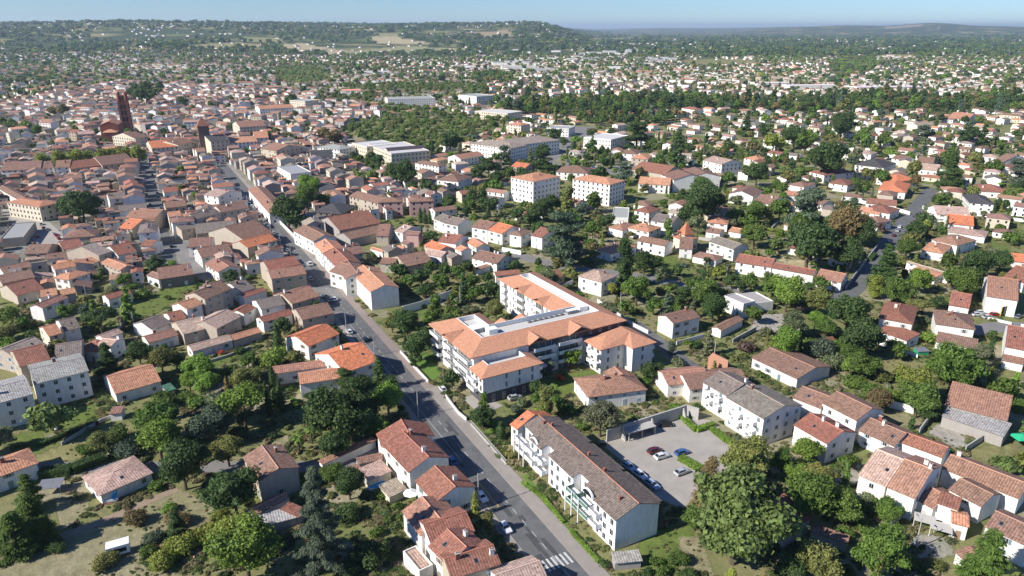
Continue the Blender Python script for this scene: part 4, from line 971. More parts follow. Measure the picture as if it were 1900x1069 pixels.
# ---------------------------------------------------------------- buildings read off the photograph:
# crop, eave A, eave B, opposite eave (capital) or ridge (small), eave height, roof form, roof colour, wall colour, options, label
HT = '''
7 -250 608 215 445 170 358 4.5 H o w | white house with orange hipped roof at the frame edge above the conifer hedge
7 548 628 845 500 465 515 2.9 H p w x | low bungalow with wide pale pink hipped roof beside the dirt track
7 1335 415 1425 550 1535 475 6.5 g b e w | tall stained beige house with rust brown gable between garden trees
7 1280 485 1385 575 1340 440 3.0 S b w nx | small brown lean-to against the tall stained beige house
7 1395 740 1600 640 1330 715 2.6 G m w nx | long low outbuilding with narrow rust roof behind the blue conifer
7 1430 800 1640 745 1400 735 2.3 S c g nx | corrugated grey shed roof beside the long low outbuilding
7 1645 745 1695 700 1600 650 2.4 S r g nx | small red patched shed roof next to the blue conifer
4 185 1080 490 1005 420 910 8.6 G c w d | three-storey pale apartment house with grey slate roof nearest the orange-roofed house
7 -200 170 185 65 110 -36 8.6 G c w d | three-storey white apartment house with grey roof cut by the frame edge
7 635 68 890 -5 830 -106 3.6 G o w x | low white house with large plain orange roof beside the grey-roofed apartments
7 920 55 970 38 895 18 2.4 S G g nx | little shed with a green sheet roof behind the orange-roofed house
7 598 178 668 172 572 140 2.5 S b w nx | tiny brown-roofed shed in the gardens below the grey-roofed apartments
8 -95 455 205 318 -120 435 2.6 S m w nx | long narrow lean-to along the driveway with orange brown tiles
8 200 285 238 362 335 197 6.0 g r w x | upper end of the red-roofed terrace, the part farthest from the crossing
8 238 350 380 500 490 408 6.6 g r w | large white terrace house with rust red roof above the blue pool
8 412 545 525 668 640 577 6.0 g r w | white gable house standing alone between the pool house and the street lamp
8 340 712 445 850 550 745 5.4 g m w x | terrace house with mottled rust roof beside the marble-white patio
8 505 900 748 822 680 718 6.0 g r w x | terrace house with dark red cross roof and white verge boards
8 485 905 592 1012 575 793 6.4 g r w w | terrace house with dark red roof, skylight and brick chimney facing the parked white car
8 615 1088 892 1003 828 900 6.3 g r e | terrace house with dark red roof and two tall brick chimneys at the bottom edge
8 440 1050 515 1015 362 935 3.0 F p w n | flat pinkish roofed extension beside the terrace patio
8 160 545 290 490 112 472 2.8 S p c x | small annex with pink mottled tiles beside the blue pool
8 100 455 240 425 205 392 2.9 G b w nx | small brown-roofed outbuilding behind the pink tiled annex
8 85 512 125 500 45 465 2.5 S b g nx | tiny dark garden shed beside the pink tiled annex
8 275 637 375 590 322 520 2.2 S t c nx | patched pale yellow and brown shed roof in front of the blue pool
8 900 1170 1150 1085 1040 1005 5.0 g p w x | pinkish roof with white gable at the bottom edge beside the crossing
8 937 233 978 262 1034 152 6.4 g O w x | narrow house with vivid orange roof at the end of the balcony apartments
0 1119 690 1136 706 1161 700 5.4 g m w x | taller rear part of the white villa beyond the car park wall
8 1515 1000 1670 985 1615 925 2.2 S c g nx | weathered grey wooden shed below the white end wall of the balcony apartments
0 1091 738 1202 723 1142 691 4.6 H m w | white villa with rust roof standing beyond the car park wall
9 126 0 262 79 348 8 8.0 g g w d | white three-storey apartments with grey-brown roof, the wing meeting the high concrete wall
9 258 84 465 205 550 115 8.8 g g w d | large white three-storey apartments with grey-brown roof beside the long clipped hedge
9 622 85 782 148 700 30 5.5 g b w x | white house with brown roof joined to the green balcony house
9 782 112 978 212 1035 130 7.0 g b w x | white house with brown roof and long green glazed balcony
9 628 235 815 342 895 265 6.2 g r w | white box house with dark red roof in front of the green balcony house
9 985 265 1185 355 1225 270 4.6 g b w | long low house with brown roof and red shutters on its white wall
9 1185 320 1452 418 1500 368 4.6 g r w nx | long blank cream wall under a dark red roof joined to the red shutter house
9 1445 475 1875 645 1900 552 5.0 g m w n | long low building with rust tiles and blank cream wall near the frame edge
9 985 512 1140 578 1250 430 6.5 g p w x | tall terraced house with pale pink roof above the bamboo garden
9 1140 578 1300 645 1432 492 6.4 g m w | terraced house with mottled rust roof next to the pale pink roof
9 1305 645 1400 700 1475 592 4.0 G m w x | small rust roof between the terraced houses and the awnings
9 1418 665 1540 707 1595 650 5.2 S r w x | white cube-like wing with dark red lean-to roof above the pale awnings
9 1480 592 1665 688 1735 622 5.0 g b w x | white gable with round vent under a brown roof behind the awnings
9 1500 775 1600 800 1690 742 4.0 G o w x | small orange-roofed wing beside the garden patio
9 1680 795 1930 912 1700 690 5.6 g b w x | white house with brown roof and green shutter at the frame edge
9 1515 932 1570 985 1600 850 3.0 G m w nx | little rust roofed garden room beside the conifer at the bottom edge
9 1465 125 1810 215 1840 72 5.0 S m g nx | huge barn with sloping orange brown tile roof above the gravel yard
9 1445 185 1790 300 1810 220 3.6 S c g nx | grey sheet roof annex along the foot of the huge barn
9 590 840 735 748 615 590 4.2 S r g nx | stone barn with dark red roof half hidden by the giant olive tree
9 720 822 930 892 965 852 2.6 S b g nx | low shaded brown roof behind the stone barn
6 248 595 355 640 410 620 6.0 F c w | small white cube building with flat grey roof by the curved street
6 410 640 520 625 440 572 3.6 F c w n | flat grey roofed annex joined to the white cube building
6 398 932 650 1050 745 985 3.6 g b w x | long low dark brown roofed bungalow among dry shrubs
6 235 785 358 722 330 688 3.0 G b w nx | little brown-roofed house below the flat-roofed cube building
6 -30 745 120 708 60 668 6.2 g b w | bluish white house with garage beside the lane to the complex
6 -60 1085 180 1060 150 985 4.4 g m w x | rust-roofed house beside the ruined orange wall
6 60 1110 390 1075 215 1008 4.6 g b w x | brown roofed house in front of the ruined orange wall
6 1097 712 1290 748 1345 655 6.4 H r w | tall white house with dark red hipped roof and lower front roof among trees
6 1085 778 1255 840 1290 785 3.2 S r w x | dark red lower roof in front of the tall hipped house
6 1412 745 1635 778 1580 690 6.2 H b w | tall white house with brown hipped roof next to the workshop cars
6 1412 842 1640 888 1660 832 3.0 S b w nx | brown lower roof in front of the hipped house by the workshop
6 1695 592 1870 618 1890 515 7.2 G m w nx | white garage workshop with rusty metal roof and open bay
6 1485 640 1600 660 1600 585 3.8 G r w x | low white house with dark red roof left of the garage workshop
6 1795 870 1950 900 1835 755 6.0 G r w | white house with dark red roof at the frame edge below the workshop
6 1780 945 1900 970 1790 910 3.0 S m w nx | rust lower roof on the frame edge house below the workshop
6 1265 402 1500 470 1530 402 4.4 g t w x | broad pale mottled roof with white gable beside the suburban street
6 1265 452 1410 492 1450 455 3.2 S o w x | orange lower roof before the broad pale mottled roof
6 1332 338 1458 360 1485 312 4.0 H o w | small square house with orange hipped roof beside the suburban street
6 1387 280 1535 315 1590 272 5.0 H m w | white house with rust hipped roof behind the small square orange one
6 1478 238 1690 268 1728 238 3.6 H p w | wide low bungalow with pale pink hipped roof right of the suburban street
6 1475 192 1625 207 1640 167 3.8 G O w | long vivid orange roof between pale roofs right of the suburban street
6 1420 142 1610 152 1620 115 4.6 G p w | pale pink gabled house behind the long vivid orange roof
6 1600 78 1740 88 1745 45 5.0 H s w | white villa with dark slate hipped roof beyond the pale garden wall
6 310 405 510 435 530 392 5.4 G r w x | long white row building with dark red roof, end towards the curved street
6 510 437 740 478 755 450 5.4 G r w nx | long white row building with dark red roof, end towards the big trees
6 750 490 895 518 940 475 4.5 G m w x | low rust-roofed house at the street corner below the big trees
6 163 290 300 335 335 300 6.2 G g w x | tall white house with grey-brown roof near the turret house
6 150 187 270 197 328 165 5.0 H o w | white villa with bright orange hipped roof near the turret house
6 145 238 225 250 290 235 3.2 G b w x | low brown roof joined to the bright orange villa
6 270 235 340 248 368 228 3.0 G o w nx | little orange garage roof beside the bright orange villa
6 0 330 75 335 65 275 5.0 G b w x | brown gable of the cream house beside the turret house
6 1015 115 1165 140 1195 110 4.2 H r w | dark red hipped house before the white wall of the suburban street
6 988 125 1105 142 1110 118 3.4 G o w nx | orange lower roof in front of the dark red hipped house
6 990 165 1100 192 1120 162 5.0 H b w | white house with brown hipped roof beside the suburban street trees
6 1030 80 1200 95 1205 72 3.4 G r w x | long dark red roof behind the white garden wall
6 700 72 790 92 815 68 4.0 G b w | brown roofed white house in front of the great blue cedar
6 590 36 720 42 728 24 4.0 G o w | orange gabled house beyond the great blue cedar
6 405 72 510 90 535 52 4.0 G b w | white gabled house with brown roof left of the great blue cedar
6 1650 14 1810 24 1812 8 4.0 G r w | long dark red roof beyond the slate villa
6 1840 400 1960 412 1900 368 3.0 G O w x | orange house at the frame edge above the workshop
6 1780 490 1900 520 1900 440 4.5 G r w x | dark red roofed house behind the garage workshop
5 210 78 350 72 355 45 9.0 H b p | pink three-storey house with brown roof, the one with the green shopfront
5 383 75 522 68 518 45 9.0 H b p | pink three-storey house with brown roof beside the dark pointed cypresses
5 50 42 210 82 235 45 8.0 G b e | beige long three-storey house joined to the pink houses
5 0 232 228 190 180 125 5.0 G r g nx | large dark red workshop roof below the pink houses
5 60 282 300 225 265 190 4.4 G b g nx | second workshop roof with brown tiles below the pink houses
5 -20 385 145 350 110 300 5.0 G b c | cream house with brown roof among gardens behind the white gable terrace
5 200 262 268 262 315 205 5.0 G b e x | narrow brown roof below the pink houses
5 300 232 345 246 400 205 6.0 G p w | slim pale house with pinkish roof beside the pink-walled gable
5 390 235 460 240 510 195 6.4 g b p x | tall house showing a wide pink blank gable wall
5 515 165 580 192 620 150 6.2 G g w | white house with grey-brown roof uphill of the terrace on the curved street
5 578 190 650 205 720 175 6.4 G g w | white house with neat rows of windows and grey-brown roof
5 725 212 815 228 838 185 6.4 G b w x | cream terrace house with brown roof at the curved street
5 815 228 895 250 940 200 6.4 G O w x | cream terrace house with vivid orange roof at the curved street
5 932 250 1002 262 1060 232 6.6 H b w | white square house with brown hipped roof next to the orange terrace roof
5 1052 258 1115 272 1140 218 6.4 G r w | white house with dark red roof right beside the big cedar
5 540 292 640 305 700 262 6.2 G r w | white house with dark red roof in the dense gardens
5 462 312 540 348 545 292 4.4 G O e x | vivid orange roof squeezed between white houses
5 690 292 750 328 805 300 5.0 G o w x | orange roof behind the big brown-roofed house
5 632 330 668 348 720 330 5.0 G o w x | tiny orange-roofed white house in the dense gardens
5 568 362 615 386 672 368 4.0 G g e x | small beige outbuilding with grey roof in the dense gardens
5 725 382 865 415 950 375 4.4 G b w | big low brown roof with long white flank beside the ivy wall
5 762 448 865 415 762 430 2.8 S m w nx | rust porch roof before the big low brown roof
5 228 332 265 352 320 320 5.0 G g e | narrow beige house with grey roof in a tight row
5 300 325 335 340 365 325 4.5 G o w x | slim white house with orange roof and blue shutters in a tight row
5 335 300 370 312 410 300 6.0 G b e x | tall slim beige house with brown roof in a tight row
5 165 330 235 350 265 345 4.0 G o w x | small orange roof at the end of the tight row
5 365 430 515 400 440 348 4.4 G b e x | long brown roof above the garden trees
5 218 412 300 418 310 385 4.5 G b e x | beige wall with brown roof beside the garden trees
5 465 360 560 378 525 336 4.0 G p w x | low pale pink roof joined to the long brown roof
5 55 457 168 572 232 516 8.0 g o w nw | big white gable house with orange and brown roof on the main street
5 -60 455 20 480 60 410 7.0 G b w x | brown-roofed terrace house adjoining the big white gable house
5 860 482 1000 470 900 455 5.0 G r w x | dark red roof hidden just behind the new apartment complex
5 1310 482 1445 518 1500 470 6.6 H p w | white two-storey villa with pale pink hipped roof beside the giant cypress
5 1410 335 1500 360 1545 290 4.2 H o w | cream house with orange hipped roof behind the giant cypress
5 1475 212 1560 232 1612 195 4.2 H m w | low villa with rust hipped roof beyond the giant cypress
5 1585 215 1705 240 1772 212 5.0 H o w | white villa with orange hipped roof beyond the giant cypress
5 1712 176 1830 196 1862 160 5.2 G g w | white villa with grey-brown roof above the orange hipped villas
5 1500 162 1590 166 1625 110 3.6 F c w n | flat grey roofed hall below the white tower blocks
4 945 192 1075 177 1060 150 8.6 H b w | white corner house with brown hipped roof facing the crossing at the shaded street
4 928 158 1000 150 995 128 8.0 G o c x | orange roof behind the brown hipped corner house of the shaded street
4 912 108 1030 95 1020 70 7.0 G b e x | brown roof between the shaded street and the bright garden tree
4 1085 168 1220 132 1200 106 7.4 G g c d | long cream house with grey-brown roof and dormer row in the old quarter
4 1220 132 1368 106 1330 80 6.6 G b c d | cream house with brown roof running on from the dormer row
4 1080 252 1300 228 1240 188 4.4 G g e nx | wide low grey-brown warehouse roof in the old quarter
4 1120 34 1200 48 1262 6 8.2 G p w | tall white house with pale pink roof above the warehouse roof
4 1000 232 1080 215 1060 190 5.4 G g e x | small grey-brown roof beside the wide low warehouse roof
4 600 62 690 52 685 26 8.0 G g w | white house with grey-brown roof above the beige block garden
4 215 102 325 78 125 55 9.0 H o c d | beige four-storey apartment block with orange roof beside the wide street
4 -20 -5 120 75 100 12 7.0 G b w | long white terrace house above the wide street
4 0 282 130 270 80 170 4.5 F c e n | flat grey yard buildings with a white balustrade at the frame edge
4 130 362 262 355 250 312 5.0 G b e | brown gabled house below the wide street
4 340 275 525 262 530 225 5.0 H b g x | wide brown hipped roof behind the car yard wall
4 345 337 460 318 450 280 5.0 G r e x | dark red roof below the wide brown hipped roof
4 545 370 618 345 545 288 6.8 G t e | tall house with sandy roof below the car yard
4 655 128 812 112 800 84 8.2 G g w | tall white house with grey-brown roof on the shaded street
4 650 218 725 224 770 172 5.2 G O e x | vivid orange roof behind the shaded street corner house
4 757 248 866 238 715 205 8.0 H g w | white corner house with grey-brown hipped roof on the shaded street
4 685 162 850 168 840 120 6.4 G m e | rust roof beside the shaded street
4 650 370 757 347 690 305 5.4 G r w | small white house with dark red roof near the street crossing
4 770 318 835 320 875 288 5.2 G r w x | dark red roof at the street crossing
4 258 394 395 374 360 352 4.0 G b w x | long brown roof below the dark red roof row
4 380 370 495 352 475 325 4.0 G p w nx | low pinkish roof joined to the long brown roof by the car yard
4 300 450 545 402 525 378 4.0 G o w x | long low orange and pale roof across the block
4 15 462 180 428 165 402 4.4 G b w x | long brown roof near the frame edge with a palm beside it
4 10 525 195 488 155 452 5.0 G b e | brown-roofed stone house near the frame edge
4 92 592 245 552 130 512 4.2 G r e x | dark red roofed stone cottage near the frame edge
4 290 490 378 505 500 463 5.6 H o w | square white house with orange hipped roof and a palm in front
4 553 408 660 450 700 412 5.0 G o e x | orange roofed house beside the wooden pylon
4 880 500 1068 472 1035 418 4.8 G b d | dark brown villa overlooking the green field
4 803 478 870 500 880 460 4.2 G b w x | white gable joined to the dark brown villa
4 598 612 728 578 690 556 4.2 G r w x | white cottage with dark red roof beside the green field
4 235 660 378 600 335 578 5.6 G m w | white house with rust roof below the palm garden
4 225 600 318 585 270 556 4.0 G o w x | orange roof just behind the rust-roofed white house
4 335 590 420 575 405 548 4.0 G o g x | second small orange roof behind the rust-roofed white house
4 1035 325 1160 317 1120 276 5.2 G b w x | brown roof on the corner by the crossing streets
4 1110 382 1285 352 1230 312 5.2 G b w | brown roof behind the white gable with red tiles
4 1125 415 1200 462 1312 425 5.0 G m w | white gabled house with bright red tiles near the green field
4 1365 327 1530 282 1465 252 6.2 G O e x | vivid orange roof standing over brown roofs by the main street
4 1350 290 1510 245 1440 165 6.2 G b e x | large brown roof behind the vivid orange one by the main street
4 1480 450 1655 418 1625 372 7.4 G r e x | tall house with dark red roof on the main street corner
4 1495 500 1690 470 1660 425 6.6 G m e x | beige corner house with rust roof on the main street
4 1610 638 1765 592 1700 530 5.6 G m e | rust-roofed house before the side street opening
4 1440 668 1575 638 1540 585 5.6 G g w x | white house with grey-brown roof joined to the rust-roofed house
4 1130 612 1230 572 1160 530 8.0 G b e d | long three-storey house with brown roof and rows of windows
4 1225 572 1282 550 1190 505 8.0 G b g d | end house with arched windows joined to the long three-storey house
4 1030 668 1118 636 1060 600 6.2 G o w x | white house with bright orange roof and a single window
4 950 735 1030 715 1000 665 3.6 G r w nx | low dark red roof below the bright orange one
4 840 782 950 740 880 690 4.0 G g w nx | grey-brown roof with plain white flank near the pine
4 1010 805 1145 770 1060 712 4.4 G p e | pale pinkish roof with grey gable in the middle of the block
4 1195 772 1330 702 1245 650 5.4 G p e | wide pale pink roof with beige walls in the middle of the block
4 818 852 985 806 965 765 3.8 G m w | low house with orange and brown roof and a red shutter
4 1060 898 1285 835 1265 800 3.2 G p w x | very long low pale pink roof beside the lawn
4 1285 837 1445 790 1430 760 3.0 G o e nx | long low orange roof continuing the pale pink one
4 1330 574 1408 548 1350 490 5.0 G g w | white house with grey-brown roof below the tiled gable
4 1345 602 1472 562 1475 535 4.0 G r w nx | low dark red roof smothered in ivy
4 1345 692 1412 655 1360 630 5.0 G r w x | small dark red roof in the middle of the block
4 1450 738 1615 690 1590 660 4.4 G r w x | dark red roof above the round garden tree
4 1665 725 1842 685 1750 635 5.4 G b e x | beige house with brown roof above the orange-roofed street house
4 1700 872 1872 800 1780 735 5.2 G O w x | large vivid orange roof above the cypresses
0 640 692 704 669 652 634 6.2 G O w | bright new orange roof with skylights on the main street
4 1490 1025 1840 975 1820 935 4.2 G m w x | long rust roof behind the tall cypresses
4 1650 1080 1880 1045 1840 985 5.2 G o w x | orange roof with white gable behind the palm
4 270 817 345 797 255 755 5.2 G o c x | cream house with orange roof near the pine
4 355 787 445 765 340 720 4.6 G g w x | grey-brown roof behind the cream orange-roofed house
4 415 885 535 902 550 832 4.2 H r w x | dark red hipped roof below the pale gable
4 525 866 605 876 680 828 5.0 G p w | white gable house with pale pinkish roof near the dark conifer
4 575 832 680 792 640 770 4.2 G p w nx | little faded pink roof above the white gable house
4 110 985 280 940 180 865 7.2 G r e x | big dark red roof behind the grey slate apartments
4 80 932 260 860 160 820 6.0 G t e x | sandy grey roof behind the big dark red one
4 300 937 452 912 340 852 6.4 G g e x | grey-brown roof joined to the big dark red one
4 1612 232 1725 292 1800 240 7.2 G b w x | white terrace house with brown roof, upper end of the main street row
4 1727 305 1775 357 1880 312 7.4 G o w | white terrace house with orange roof in the main street row
4 1778 358 1850 432 1960 380 7.6 G r w | white terrace house with dark red roof in the main street row
4 1852 434 1900 500 2010 440 7.8 G b w | white terrace house with brown roof and stone flank in the main street row
4 1365 5 1480 135 1560 90 7.0 G m w | long white terrace house with rust roof below the dark round trees
4 1715 130 1880 142 1880 88 5.0 H s d | dark hall with slate hipped roof below the round trees
2 885 812 1215 772 1170 744 12.0 H t w d | long beige four-storey school building with sandy hipped roof, main range
2 718 790 945 818 880 780 12.0 H t w d | front range of the long beige school building facing the blue cedar
2 940 976 1068 1002 1190 966 15.5 H o w d | white four-storey block with orange hipped roof, the one with open lawn before it
2 1280 986 1490 1019 1562 992 14.0 H o w d | white four-storey block with orange hipped roof beside the fenced yard
2 922 684 1000 692 1050 683 11.0 H o c d | cream block with orange hipped roof behind the long school building
2 265 548 525 541 525 530 12.0 F c w d | long white office block with rows of bands behind the plane trees
2 155 797 285 850 420 805 10.0 F w c d | cream modernist school block with flat roof beside the plane trees
2 68 790 150 812 210 768 10.0 F w c d | stepped cream block with flat roof beside the cream modernist school
2 285 860 500 842 450 815 7.4 G s c d | cream wing with slate roof joined to the cream modernist school
2 745 612 925 627 930 608 9.5 F w c d | brown and cream office building with many windows behind the plane trees
2 655 524 755 534 756 514 12.0 F c w d | square tower office with pale panels beyond the trees
2 1345 757 1495 772 1440 732 10.0 F w w d | white hospital-like block with flat roof beside the car park
2 1140 706 1262 712 1240 694 8.0 F c w d | low white block with flat roof left of the hospital-like block
2 532 990 655 1002 700 970 7.0 H b w | white three-storey house with brown hipped roof in trees
2 943 917 1022 927 1028 905 7.0 G O e x | stone house with vivid orange roof between dark trees
2 412 897 545 917 550 900 8.0 H b w x | white two-storey house with long brown roof below the cream school
2 1190 946 1370 956 1370 926 6.0 H b w x | broad brown hipped roof behind the white blocks
2 1610 932 1790 962 1800 920 6.0 G r e nx | long dark red factory roof beyond the blue conifer
2 1770 962 1840 992 1900 932 8.6 G b w | stepped white apartment house with brown roof beside the factory roof
2 1645 1012 1820 1022 1825 992 6.0 G o w d | white row with orange roof and arched fronts below the factory roof
2 1605 872 1700 878 1690 855 6.0 H o e | orange-walled house with brown hipped roof beside the car park
2 1550 845 1640 850 1690 830 6.0 H b w | white house with brown hipped roof above the car park
3 965 906 1130 926 1140 892 5.2 H s w | white villa with large dark slate hipped roof and dormers
3 1095 1046 1250 1062 1300 1000 4.8 H O w x | big vivid orange roofed villa, lower wing with chimneys
3 1085 976 1200 1002 1290 985 5.0 H O w x | big vivid orange roofed villa, upper round-ended wing
3 715 946 800 966 860 926 6.0 H r w | white villa with dark red hipped roof by the straight lane
3 595 1016 690 1032 735 1010 6.0 H b w | white villa with dark brown roof at the lane corner
3 822 1008 930 1022 940 996 5.0 H r w | dark red roofed villa between the lane and the orange villa
3 0 942 60 976 100 906 9.0 G b w | stepped white apartment house with brown roof above the turret house
3 130 882 235 906 270 876 9.0 G p w | large white stepped house with pale roof and wide balconies
3 355 872 440 884 460 868 5.0 H o w | white house with orange hipped roof in dark trees
3 485 842 560 852 615 848 5.0 G r w | cream gabled house with dark red and orange roof
3 970 842 1060 852 1110 842 6.0 H p w | white house with sandy pink roof behind the slate villa
3 1170 872 1250 884 1290 874 5.0 G b w | white gabled house with brown roof beyond the slate villa
3 1320 932 1430 942 1440 920 4.0 G p w | low house with plain pink roof right of the slate villa
3 1365 858 1430 866 1440 838 6.0 H o w | white cube house with orange roof right of the slate villa
3 1310 892 1400 900 1430 882 5.0 G b w | brown roofed house below the white cube house
3 1650 1046 1800 1056 1815 1030 4.4 H r w | dark red hipped villa near the broad cedar at the frame edge
3 1720 885 1780 896 1830 866 6.0 G b w | white gabled villa above the broad cedar
3 1475 650 1590 660 1640 640 6.0 G o w | white terrace with orange roof on the skyline suburb
1 0 942 100 938 90 908 7.4 G b w d | white terrace house with brown roof at the left end of the plane tree row
1 102 938 225 930 215 902 7.6 G b w d | white terrace house with brown roof under the second plane tree
1 230 932 300 925 292 900 7.2 G b w d | narrow white terrace house under the plane tree row
1 302 925 385 920 375 895 7.8 G b w d | white terrace house with brown roof before the long stone row
1 387 932 560 910 540 885 6.6 G r e d | long beige row under dark red roof below the plane trees
1 562 912 740 890 700 862 6.8 G b e x | brown gabled row at the right end of the plane trees
1 835 818 985 806 900 768 9.0 G O c d | cream house with vivid orange roof facing the shaded street end
1 982 800 1070 780 1050 750 10.0 G b c d | cream town house with tall windows beside the market tower
1 1160 782 1265 772 1240 748 12.0 G s c d | grand town house with grey mansard roof and shop awnings by the market tower
1 1267 790 1420 780 1400 758 8.2 G o w d | pale row with orange roof right of the grand town house
1 1320 702 1465 692 1455 662 9.0 G m c d | long beige house with rust roof above the market square
1 1400 762 1480 758 1460 738 8.0 G o w | white house with orange roof among brown roofs above the square
1 1432 818 1520 832 1582 795 9.5 G m e x | stone house with rust roof and blank gables by the square
1 1745 810 1870 826 1880 800 8.0 H c w d | white block with pale hipped roof near the planes
1 1712 866 1835 860 1800 838 6.0 G s w | white house with slate roof below the white pale-roofed block
1 1600 962 1715 950 1500 922 7.0 F c w | white flat-roofed building with long parapet by the main street
1 745 765 815 755 800 695 11.0 G b c d | old cream town house with arcades right of the church tower
1 1430 602 1620 592 1600 582 9.0 G o w d | row of white houses with orange roofs near the plane alley
1 1680 560 1755 552 1745 538 14.0 F c c d | beige tower house with orange trim at the plane alley
'''
for ln in HT.strip().split('\n'):
    a, lab = ln.split('|'); q = a.split()
    opts = q[12-0] if len(q) > 12 else ''
    k = q[0]; nums = list(map(float, q[1:8])); t_, rc_, wc_ = q[8], q[9], q[10]; opts = q[11] if len(q) > 11 else ''
    kw = {}
    h = nums[6]; lab = lab.strip()
    if any(w in lab for w in ('apartment', 'office', 'block', 'school', 'tower house')): kw['cat'] = 'apartment building' if 'school' not in lab and 'office' not in lab else 'public building'
    elif any(w in lab for w in ('shed', 'lean-to', 'outbuilding', 'barn', 'garage roof', 'workshop', 'hall ', 'factory')): kw['cat'] = 'outbuilding'
    if kw.get('cat') == 'apartment building': kw['name'] = 'apartment_building'
    traced(k, *nums, t_, rc_, wc_, opts, label=lab, slope=(0.12 if h < 4 else 0.28) if t_ in 'Ss' else (0.2 if (rc_ == 'c' or 'bungalow' in lab) else (0.25 if h > 8 else (0.40 if k == '8' else 0.34))), **kw)

for r in houses:                  # balconies of the white apartments beside the car park
    if r['label'] and 'three-storey apartments' in r['label'] and 'grey-brown' in r['label']:
        yy = -r['W']/2+0.4; L_ = r['L']
        for z in (3.0, 5.8):
            for a_, b2 in ((-L_*0.28, -L_*0.02), (L_*0.12, L_*0.34)): balcony(r['o'], a_, yy, b2, yy, z, 1.5)
